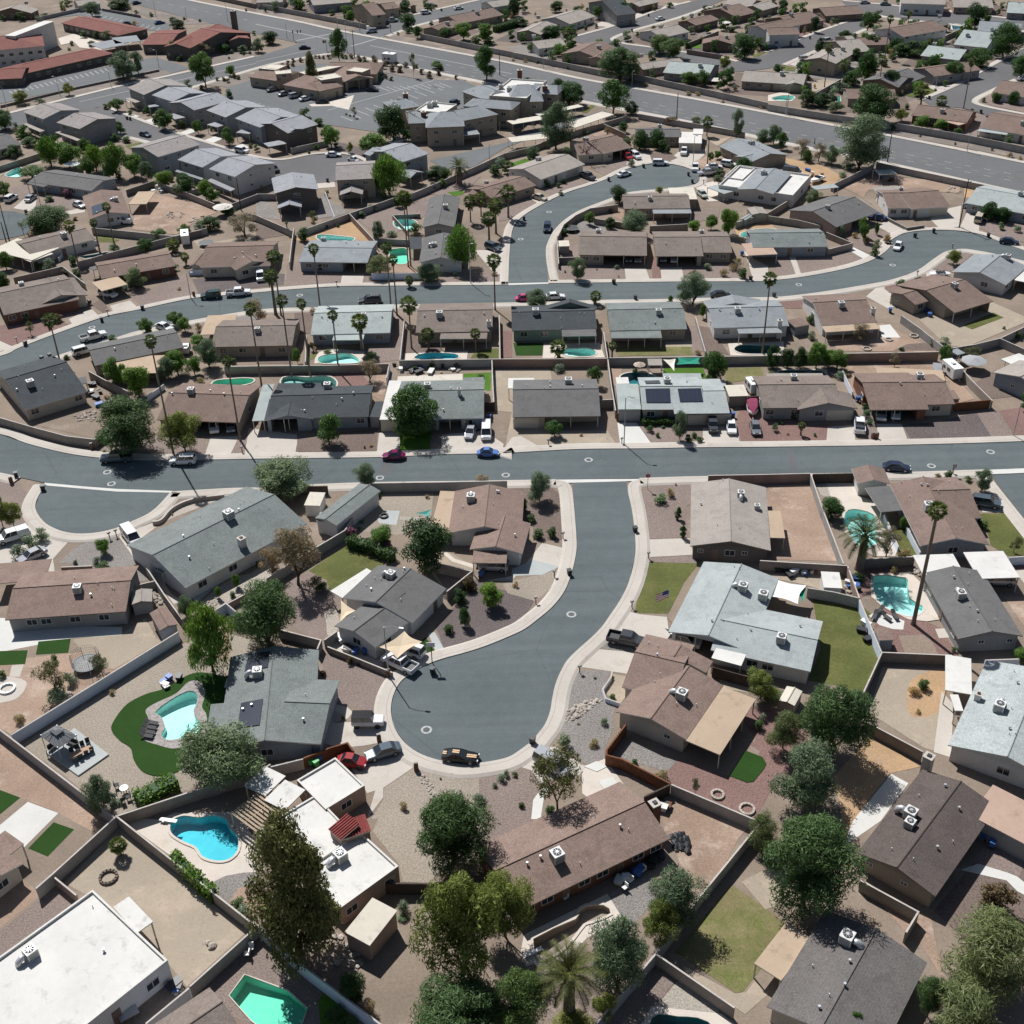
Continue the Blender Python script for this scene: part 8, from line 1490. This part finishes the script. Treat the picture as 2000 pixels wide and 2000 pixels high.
def seatset(t,p,kind='chair',rz=0,desc=None,n=1,grp=None,col=None):
 T(t);g=W(p);e=empty('lounge_chair' if kind=='lounge' else('sofa' if kind=='sofa' else 'chair'),(g.x,g.y,.15),rz);c=col or M_cush
 if kind=='lounge':B=[((0,0,.25),1.3,.62,.10)];m=MB();m.slab([(.6,-.31,.36),(1.2,-.31,.75),(1.2,.31,.75),(.6,.31,.36)],.09);bk=m.mesh('backrest',[c]);lg=[(-.55,.25),(-.55,-.25),(.5,.25),(.5,-.25)];lh=.25
 else:w=1.9 if kind=='sofa' else.55;B=[((0,0,.38),.6,w,.12)];bk=box_mesh('backrest',[((.28,0,.5),.1,w,.5,0)],[c]);lg=[(.22,w/2-.08),(.22,-w/2+.08),(-.22,w/2-.08),(-.22,-w/2+.08)];lh=.38
 link('seat',box_mesh('seat',[(*b,0)for b in B],[c]),e);link('backrest',bk,e);lm=box_mesh('leg',[((0,0,0),.06,.06,lh,0)],[M_dark])
 for x,y in lg:link('leg',lm,e,(x,y,0))
 thing(e,desc or 'dark patio chair','chair',grp,g)
def table(t,p,L,w,rz,desc,m=None,h=.74,rnd_=0):
 T(t);g=W(p);e=empty('table',(g.x,g.y,.2),rz);mb=MB()
 if rnd_:mb.tube([(0,0,h-.06),(0,0,h)],[L/2,L/2],18)
 else:mb.box((0,0,h-.06),L,w,.06)
 link('tabletop',mb.mesh('tabletop',[m or M_tabletop]),e);lm=box_mesh('leg',[((0,0,0),.08,.08,h-.06,0)],[M_dark])
 for x in(-.38,.38):
  for y in(-.38,.38):link('leg',lm,e,(x*L*.8,y*w*.8,0))
 thing(e,desc,'table',None,g)
for i,y in enumerate((845,880,915,945)):seatset('F1',(1160-i*12,y-10),'lounge',math.radians(165),'dark pool lounger on the stone deck',grp='loungers by the free-form pool')
table('F1',(615,1075),2.9,1.0,math.radians(33),'long wooden-topped dining table on the gazebo pad')
for i in range(4):seatset('F1',(575+40*i,1120-27*i),'chair',math.radians(-60),'dark dining chair on the near side of the long table',grp='dining chairs');seatset('F1',(550+40*i,1060-24*i),'chair',math.radians(120),'dark dining chair on the gazebo side of the long table',grp='dining chairs')
seatset('F1',(420,1010),'sofa',math.radians(150),'dark sofa under the grey gazebo roof');seatset('F1',(550,990),'sofa',math.radians(60),'dark sofa at the open side of the grey gazebo');seatset('F1',(1725,540),'sofa',0,'long pale sofa in shade against the grey-green house',col=M_acbody)
table('F1',(945,1345),1.1,1.1,0,'round white fire table in the gravel corner',M_white,.7,1)
for p,a in(((885,1310),200),((870,1390),250),((930,1420),300),((975,1400),20)):seatset('F1',p,'chair',math.radians(a),'dark folding chair around the round white table',grp='chairs around the white table')
for p,a in(((830,1150),40),((800,1190),60),((900,1200),120),((960,1190),100)):seatset('E4',p,'lounge',math.radians(a),'dark lounger on the pale pad by the tall palm',grp='loungers by the tall palm')
for p,a in(((1870,1115),0),((1900,1070),90)):seatset('G1',p,'chair',math.radians(a),'white patio chair behind the angular green pool',grp='white patio chairs',col=M_white)
for p in((850,615),(890,560),(985,480),(400,690)):seatset('G3',p,'chair',math.radians(40),'white metal chair behind the long brown ranch house',grp='white metal chairs',col=M_white)
T('G1');table('G1',(980,1580),2.0,1.2,.6,'outdoor table beside the white flat-roofed house',M_metal)
def tramp(t,p,r,desc,net=1):
 T(t);g=W(p);e=empty('trampoline',(g.x,g.y,0));m=MB();m.tube([(0,0,.82),(0,0,.86)],[r*.9,r*.9],20);link('bed',m.mesh('bed',[M_black]),e);m=MB()
 for i in range(20):
  a,b=6.2832*i/20,6.2832*(i+1)/20;m.slab([(math.cos(a)*r*.9,math.sin(a)*r*.9,.88),(math.cos(b)*r*.9,math.sin(b)*r*.9,.88),(math.cos(b)*r,math.sin(b)*r,.88),(math.cos(a)*r,math.sin(a)*r,.88)],.05)
 link('rim_pad',m.mesh('rim_pad',[paint('pad_grey',(.13,.15,.16),.7)]),e);m=MB()
 for i in range(6):a=6.2832*i/6;m.tube([(math.cos(a)*r,math.sin(a)*r,0),(math.cos(a)*r,math.sin(a)*r,2.5 if net else.85)],[.04,.04],5)
 link('legs',m.mesh('legs',[M_steel]),e)
 if net:
  m=MB()
  for i in range(48):
   a=6.2832*i/48;m.tube([(math.cos(a)*r,math.sin(a)*r,.88),(math.cos(a)*r,math.sin(a)*r,2.45)],[.012,.012],3,cap=False)
  for z in(1.2,1.6,2.0,2.45):m.tube([(math.cos(6.2832*i/24)*r,math.sin(6.2832*i/24)*r,z)for i in range(25)],[.015]*25,3,cap=False)
  link('net',m.mesh('net',[M_black]),e)
 thing(e,desc,'trampoline',None,g)
tramp('F1',(660,400),2.0,'dark netted round trampoline in a dirt yard');tramp('B1',(1560,1080),2.0,'low grey trampoline behind an arched brown house',0);tramp('B3',(450,970),1.9,'dark trampoline beside a tan side wall',0)
def ringstone(t,p,r,desc,m=None,n=11):
 T(t);g=W(p);mb=MB()
 for i in range(n):a=6.2832*i/n;mb.box((g.x+math.cos(a)*r,g.y+math.sin(a)*r,0),.42*r/.7,.28,.3,a+1.57)
 o=mb.build('fire_ring',[m or surf('stone_pale',(.42,.37,.32),.2,.6,4,.95,grain=.2)]);thing(o,desc,'fire ring',None,g)
ringstone('F3',(1550,1365),.72,'pale stone planter ring, left one in the red gravel yard');ringstone('F3',(1772,1475),.85,'pale stone planter ring, right one in the red gravel yard');ringstone('G1',(820,520),.95,'dark stone fire ring in the bare tan backyard',M_bare,14);ringstone('D4',(745,125),.8,'round fire pit ring behind the brown house');ringstone('E2',(965,420),.6,'round grey fire pit on a paved pad',M_dark);ringstone('F1',(55,565),1.0,'pale round fountain basin ring at left edge',M_white);ringstone('C4',(910,828),.7,'small pale planter ring in a rear yard');ringstone('C4',(1100,800),.8,'pale planter ring beside a grey fence')
T('F3');rocks([(400,740),(480,680),(640,640),(680,650),(480,800),(400,810)],110,.34);T('G3');rocks([(1180,200),(1300,180),(1370,330),(1230,320)],34,.6,'dark');T('F2');rocks([(1230,1180),(1310,1270),(1390,1370),(1350,1390),(1240,1260)],50,.28);T('G1');rocks([(1560,1010),(1620,990),(1630,1060),(1570,1060)],6,.7);rocks([(1300,1290),(1400,1330),(1340,1400),(1290,1370)],14,.5);T('E1');rocks([(1150,1000),(1240,1020),(1230,1090),(1150,1080)],20,.5);rocks([(1500,1100),(1620,1010),(1650,1080),(1560,1130)],40,.3);T('D1');rocks([(560,610),(740,590),(740,670),(580,670)],36,.45);rocks([(650,370),(790,380),(790,440),(660,430)],14,.5);rocks([(740,490),(860,500),(850,560),(750,550)],16,.5);T('G2');rocks([(560,900),(760,1050),(820,1230),(620,1180)],22,.5);T('F1');rocks([(340,590),(560,570),(520,660),(380,650)],20,.45);T('E4');rocks([(1100,790),(1150,790),(1150,870),(1100,860)],10,.5);rocks([(580,900),(640,900),(640,1010),(580,990)],16,.5);T('D2');rocks([(1040,230),(1540,240),(1530,300),(1060,320)],40,.55);T('B4');rocks([(1340,630),(1450,620),(1450,690),(1350,690)],14,.6);T('B1');rocks([(1260,830),(1390,820),(1390,880),(1270,880)],30,.5);rocks([(1420,870),(1530,860),(1530,920),(1430,920)],12,.7)
def tubs(t,q,n):
 T(t);w=[tuple(W(p)[:2])for p in q];bx,by=[p[0]for p in w],[p[1]for p in w];k=0
 while k<n:
  x,y=rr.uniform(min(bx),max(bx)),rr.uniform(min(by),max(by))
  if not inpoly(x,y,w):continue
  k+=1;nm,m=rr.choice((('white',M_white),('black',M_black),('blue',M_bblue),('brown',M_wood),('grey',M_acbody),('black',M_black)));o=empty('storage_tub',(x,y,.0),rr.random()*6);s_=rr.uniform(.7,1.5);o.scale=(s_*rr.uniform(.8,2),s_,rr.uniform(.5,.9));setmat(link('container',BIN,o),m);setmat(link('lid',BINL,o),m);thing(o,nm+' storage tub','tub','clutter in the yards',Vector((x,y,0)))
for t,q,n in(('D2',[(1040,235),(1540,240),(1530,300),(1060,310)],16),('B4',[(170,540),(420,500),(400,640),(200,680)],12),('D1',[(660,380),(880,430),(850,560),(720,560)],10),('E4',[(40,800),(400,830),(400,880),(60,860)],14),('G3',[(760,560),(1150,350),(1160,390),(800,590)],9),('F1',[(1190,500),(1380,440),(1400,480),(1220,560)],5),('G1',[(1290,1290),(1350,1300),(1370,1370),(1310,1360)],4),('F3',[(1110,1430),(1180,1420),(1180,1480),(1120,1490)],4),('E2',[(560,1380),(640,1340),(760,1440),(740,1470)],5),('B1',[(1150,640),(1240,640),(1260,700),(1160,690)],6),('C4',[(1180,600),(1260,620),(1250,660),(1170,640)],3),('C2',[(1180,690),(1320,700),(1320,760),(1200,750)],4),('B3',[(620,820),(760,800),(760,850),(640,850)],5),('E4',[(590,880),(680,900),(690,1020),(600,1000)],6),('B4',[(850,560),(970,560),(960,600),(850,600)],4),('F4',[(700,60),(760,80),(770,200),(700,200)],4)):tubs(t,q,n)
T('E3');g=W((1172,1190));h=height_to(g,PX((0,972))[1]);e=empty('flag_pole',(g.x,g.y,0));m=MB();m.tube([(0,0,0),(0,0,h)],[.05,.035],6);link('pole',m.mesh('pole',[M_steel]),e);m=MB()
for i in range(9):
 for z0,z1 in((h-.1-.155*i,h-.1-.155*(i+1)),):
  for k in range(6):
   x0,x1=-.05-.3*k,-.05-.3*(k+1);w0,w1=.12*math.sin(k*1.1),.12*math.sin((k+1)*1.1);m.face([(x0,w0,z0-.12*k),(x1,w1,z0-.12*(k+1)),(x1,w1,z1-.12*(k+1)),(x0,w0,z1-.12*k)],2 if(i<5 and k<3)else i%2)
link('flag',m.mesh('flag',[paint('flag_red',(.42,.05,.06),.8),M_white,paint('flag_blue',(.04,.06,.2),.8)]),e);thing(e,'flag with red and white stripes on a lawn pole','flag',None,g)
def hoop(t,b,top,desc):
 T(t);g=W(b);h=height_to(g,PX((0,top))[1]);e=empty('basketball_hoop',(g.x,g.y,.1));m=MB();m.tube([(0,0,0),(0,0,h-.3),(0,-.6,h)],[.07,.07,.06],6);link('post',m.mesh('post',[M_black]),e);m=MB();m.box((0,-.65,h-.3),1.2,.05,.8);link('backboard',m.mesh('backboard',[M_white]),e)
 m=MB();m.tube([(.23*math.cos(i*.5236),-.9+.23*math.sin(i*.5236),h-.2)for i in range(13)],[.02]*13,4);link('hoop',m.mesh('hoop',[paint('hoop_orange',(.5,.12,.03))]),e);thing(e,desc,'basketball hoop',None,g)
hoop('F2',(1330,370),215,'basketball hoop on a pole by the kerb');hoop('B1',(180,1000),915,'basketball hoop beside the far left bulb')
T('G3');g=W((160,1095));m=MB();m.box((g.x,g.y,.35),2.2,.5,.08,.45,0);m.box((g.x-.6,g.y-.3,.12),.2,.45,.24,.45,1);o=m.build('diving_board',[M_white,M_steel]);thing(o,'white diving board over the drained pool','diving board',None,g);T('G1');g=W((1275,100));m=MB();m.box((g.x,g.y,.35),2.2,.5,.08,-.2,0);m.box((g.x-.6,g.y,.12),.2,.45,.24,-.2,1);o=m.build('diving_board',[M_white,M_steel]);thing(o,'white diving board over the three-lobed pool','diving board',None,g)
def umb(t,p,top,wpx,col,desc):
 T(t);g=W(p);h=height_to(g,PX((0,top))[1]);r=wpx/S/ppm(g)/2;e=empty('parasol',(g.x,g.y,.1));m=MB();m.tube([(0,0,0),(0,0,h)],[.04,.04],6);link('pole',m.mesh('pole',[M_steel]),e);m=MB()
 for i in range(8):a,b=6.2832*i/8,6.2832*(i+1)/8;m.slab([(math.cos(a)*r,math.sin(a)*r,h-.55),(math.cos(b)*r,math.sin(b)*r,h-.55),(0,0,h)],.03)
 link('canopy',m.mesh('canopy',[paint('canvas_'+desc[:4],col,.85)]),e);thing(e,desc,'parasol',None,g)
umb('D3',(960,290),225,95,(.42,.34,.27),'tan parasol behind a dark curved pool');umb('C4',(1540,1050),965,190,(.30,.31,.32),'grey peaked canopy beside a long tan wall');umb('B1',(1690,850),775,155,(.55,.52,.46),'cream canopy at the corner of a dirt yard');umb('A3',(1610,210),160,80,(.6,.58,.54),'pale gazebo canopy in a far backyard');umb('B1',(560,520),450,130,(.62,.62,.6),'white canopy in the far left backyard');umb('A3',(1530,625),590,120,(.6,.56,.48),'cream canopy behind the sage-grey house')
def pavil(t,C,D,F,h,roof,desc,slats=0):
 H(desc,roof,'tan',name='carport',cat='carport',win=0,label=desc);T(t);sl(C,D,F,h,slats=slats);T(t)
 for p in(F,(F[0]-D[0]+C[0],F[1]-D[1]+C[1])):HC.items.append(('post',Vector((*W(p,h)[:2],0)),h-.15))
 finish_house()
pavil('B3',(0,300),(270,270),(240,235),2.8,'cream','long pale carport roof beside the apartments, left one');pavil('B3',(480,190),(770,90),(690,65),2.8,'cream','long pale carport roof beside the apartments, right one');pavil('B3',(5,165),(250,125),(150,108),3.2,'cream','pale square carport roof in front of the apartments');pavil('B3',(210,100),(540,30),(480,18),2.8,'cream','narrow pale carport roof behind a street tree');pavil('B4',(840,545),(975,540),(930,505),2.6,'light','open white metal carport behind the brown and tan house');pavil('D4',(1850,245),(1990,200),(1940,140),2.6,'white','white flat canopy at the right edge');pavil('B4',(360,660),(535,640),(500,612),2.6,'light','pale metal canopy over junk yard');pavil('C4',(1370,905),(1430,940),(1455,905),2.3,'blue','small grey lean-to roof beside a corner of walls')
pavil('D4',(1255,295),(1315,300),(1320,230),2.0,'blue','narrow grey metal shed roof by a travel trailer');pavil('D3',(1030,245),(1135,245),(1130,195),2.4,'tan','pale pergola behind a dark curved pool')
H('grey storage shed with patio right of the taupe strip house','light','grey',name='shed',cat='shed',win=0,label='pale arched metal shed behind a taupe house');T('B3');gn((1700,895),(1760,890),(1825,850),2.0,.3,ov=(.1,.1));finish_house();H('x','tan','tan',name='shed',cat='shed',win=0,label='tan roofed shed behind the white adobe house');T('B3');gn((1830,870),(1932,840),(1890,790),2.4,.15,ov=(.1,.1));finish_house()
H('x','brown','bluegrey',name='shed',cat='shed',win=0,label='small brown shed beside a blue bin');T('D4');sl((1395,500),(1450,498),(1445,430),2.0,'brown',True);finish_house();H('x','brown','grey',name='shed',cat='shed',win=0,label='small brown shed by the white chimney house');T('C4');sl((205,730),(318,710),(295,650),2.2,'brown',True,.1);finish_house();H('x','white','grey',name='shed',cat='shed',win=0,label='white cube shed by the dark side wall');T('C3');sl((355,120),(435,118),(430,75),2.2,'cream',True);finish_house()
# ============================================================ labels that single things out
def nearest_house(p):
    best = None
    for h in HOUSES:
        d = 1e9
        for (O, a, b, La, Lb) in h.rects or [(h.c, Vector((1, 0, 0)), Vector((0, 1, 0)), .1, .1)]:
            v = p - O; s, t = v.dot(a), v.dot(b); dx = max(0, -s, s - La); dy = max(0, -t, t - Lb); d = min(d, math.hypot(dx, dy))
        if h.cat == 'shed' or h.cat == 'garage': d += 4
        if best is None or d < best[0]: best = (d, h)
    return best[1]
def relation(p, h):
    # seen from the camera: nearer to it = in front of, farther = behind
    q, c = proj(p), proj(h.c); W_ = max(r[3] for r in h.rects) if h.rects else 6
    v = p - h.c; f = v.y / max(6, W_ * .55); s = v.x / max(6, W_ * .55)
    if abs(s) > abs(f) * .9: return 'left of the' if s < 0 else 'right of the'
    return 'in front of the' if f < 0 else 'behind the'
ORD = ['', 'second', 'third', 'fourth', 'fifth', 'sixth', 'seventh', 'eighth', 'ninth', 'tenth']
def finish_labels():
    from collections import defaultdict
    g = defaultdict(list)
    for (o, desc, fixed, at) in THINGS:
        if fixed: g[desc].append((o, desc, at, True)); continue
        if len(desc.split()) >= 6: g[desc].append((o, desc, at, True)); continue
        h = nearest_house(at); nick = h.label or h.nick
        g[f"{desc} {relation(at, h)} {nick}"].append((o, desc, at, False))
    for lab, L in g.items():
        if len(L) == 1: L[0][0]['label'] = lab; continue
        L.sort(key=lambda e: proj(e[2])[0])
        for i, (o, d, at, fx) in enumerate(L):
            if len(L) == 2: w = ('left', 'right')[i]
            elif i == 0: w = 'leftmost'
            elif i == len(L) - 1: w = 'rightmost'
            else: w = (ORD[i] if i < len(ORD) else str(i + 1) + 'th') + ' from left'
            words = f"{w} {lab}" if 'from' not in w else f"{lab}, {w}"
            o['label'] = words
    for (o, *_r) in THINGS:
        ws = o['label'].split()
        if len(ws) > 16: o['label'] = ' '.join(ws[:16]) if ws[15] not in ('the', 'of', 'with', 'and', 'a', 'by') else ' '.join(ws[:15])
        grp = {'tree': 'trees in the neighbourhood', 'palm': 'palm trees among the houses', 'shrub': 'shrubs in the yards', 'wall': 'walls around the lots', 'fence': 'wooden yard fences', 'house': 'houses of the suburb', 'bin': 'trash bins along the kerbs', 'pool': 'backyard swimming pools',
               'mailbox': 'mailboxes along the kerbs', 'utility pole': 'utility poles', 'street lamp': 'street lamps', 'car': 'cars parked in the suburb', 'pickup': 'pickups parked in the suburb', 'van': 'vans parked in the suburb', 'shed': 'garden sheds'}.get(o['category'])
        if grp and 'group' not in o: o['group'] = grp
        elif grp: o['group'] = grp
finish_labels()
build_patches()
# ------------------------------------------------------------ thin air between the camera and the far streets
HAZE = 0
if HAZE:
    mb = MB(); mb.prism([(-1600, -120, -1), (1600, -120, -1), (1600, 3700, -1), (-1600, 3700, -1)], 124, bottom=True); o = mb.build('haze', [None]); o['kind'] = 'stuff'
    m = bpy.data.materials.new('haze'); m.use_nodes = True; nt = m.node_tree; nt.nodes.clear(); ou = nt.nodes.new('ShaderNodeOutputMaterial'); pv = nt.nodes.new('ShaderNodeVolumePrincipled')
    pv.inputs['Density'].default_value = HAZE; pv.inputs['Color'].default_value = (.80, .88, 1, 1); pv.inputs['Anisotropy'].default_value = .2; nt.links.new(pv.outputs[0], ou.inputs['Volume']); o.data.materials.clear(); o.data.materials.append(m)
# ------------------------------------------------------------ camera, sun, sky
cd = bpy.data.cameras.new('camera'); cam = bpy.data.objects.new('camera', cd); COL.objects.link(cam)
cd.sensor_width = 36; cd.lens = 36 * FOC / 2000; cd.clip_start = 1; cd.clip_end = 6000
m = Matrix((RT, UP, -FW)).transposed().to_4x4(); m.translation = CAM; cam.matrix_world = m; SC.camera = cam
SUN_EL, SUN_AZ = 51.0, 117.0          # direction the light comes from, plan angle from +X
sd = Vector((math.cos(math.radians(SUN_EL)) * math.cos(math.radians(SUN_AZ)), math.cos(math.radians(SUN_EL)) * math.sin(math.radians(SUN_AZ)), math.sin(math.radians(SUN_EL))))
sl_ = bpy.data.lights.new('sun', 'SUN'); so = bpy.data.objects.new('sun', sl_); COL.objects.link(so); sl_.energy = 5.0; sl_.angle = math.radians(.53); sl_.color = (1.0, .985, .965)
so.rotation_euler = sd.to_track_quat('Z', 'Y').to_euler(); so.location = (0, 0, 200)
w = bpy.data.worlds.new('World'); SC.world = w; w.use_nodes = True; nt = w.node_tree; bg = nt.nodes['Background']; sk = nt.nodes.new('ShaderNodeTexSky'); sk.sky_type = 'NISHITA'; sk.sun_disc = False
sk.sun_elevation = math.radians(SUN_EL); sk.sun_rotation = math.radians(90 - SUN_AZ); nt.links.new(sk.outputs[0], bg.inputs[0]); bg.inputs[1].default_value = .052
SC.view_settings.view_transform = 'Standard'; SC.view_settings.look = 'None'; SC.view_settings.exposure = 0.2; SC.view_settings.gamma = 1
SC.cycles.max_bounces = 6; SC.cycles.transparent_max_bounces = 8; SC.cycles.caustics_reflective = False; SC.cycles.caustics_refractive = False
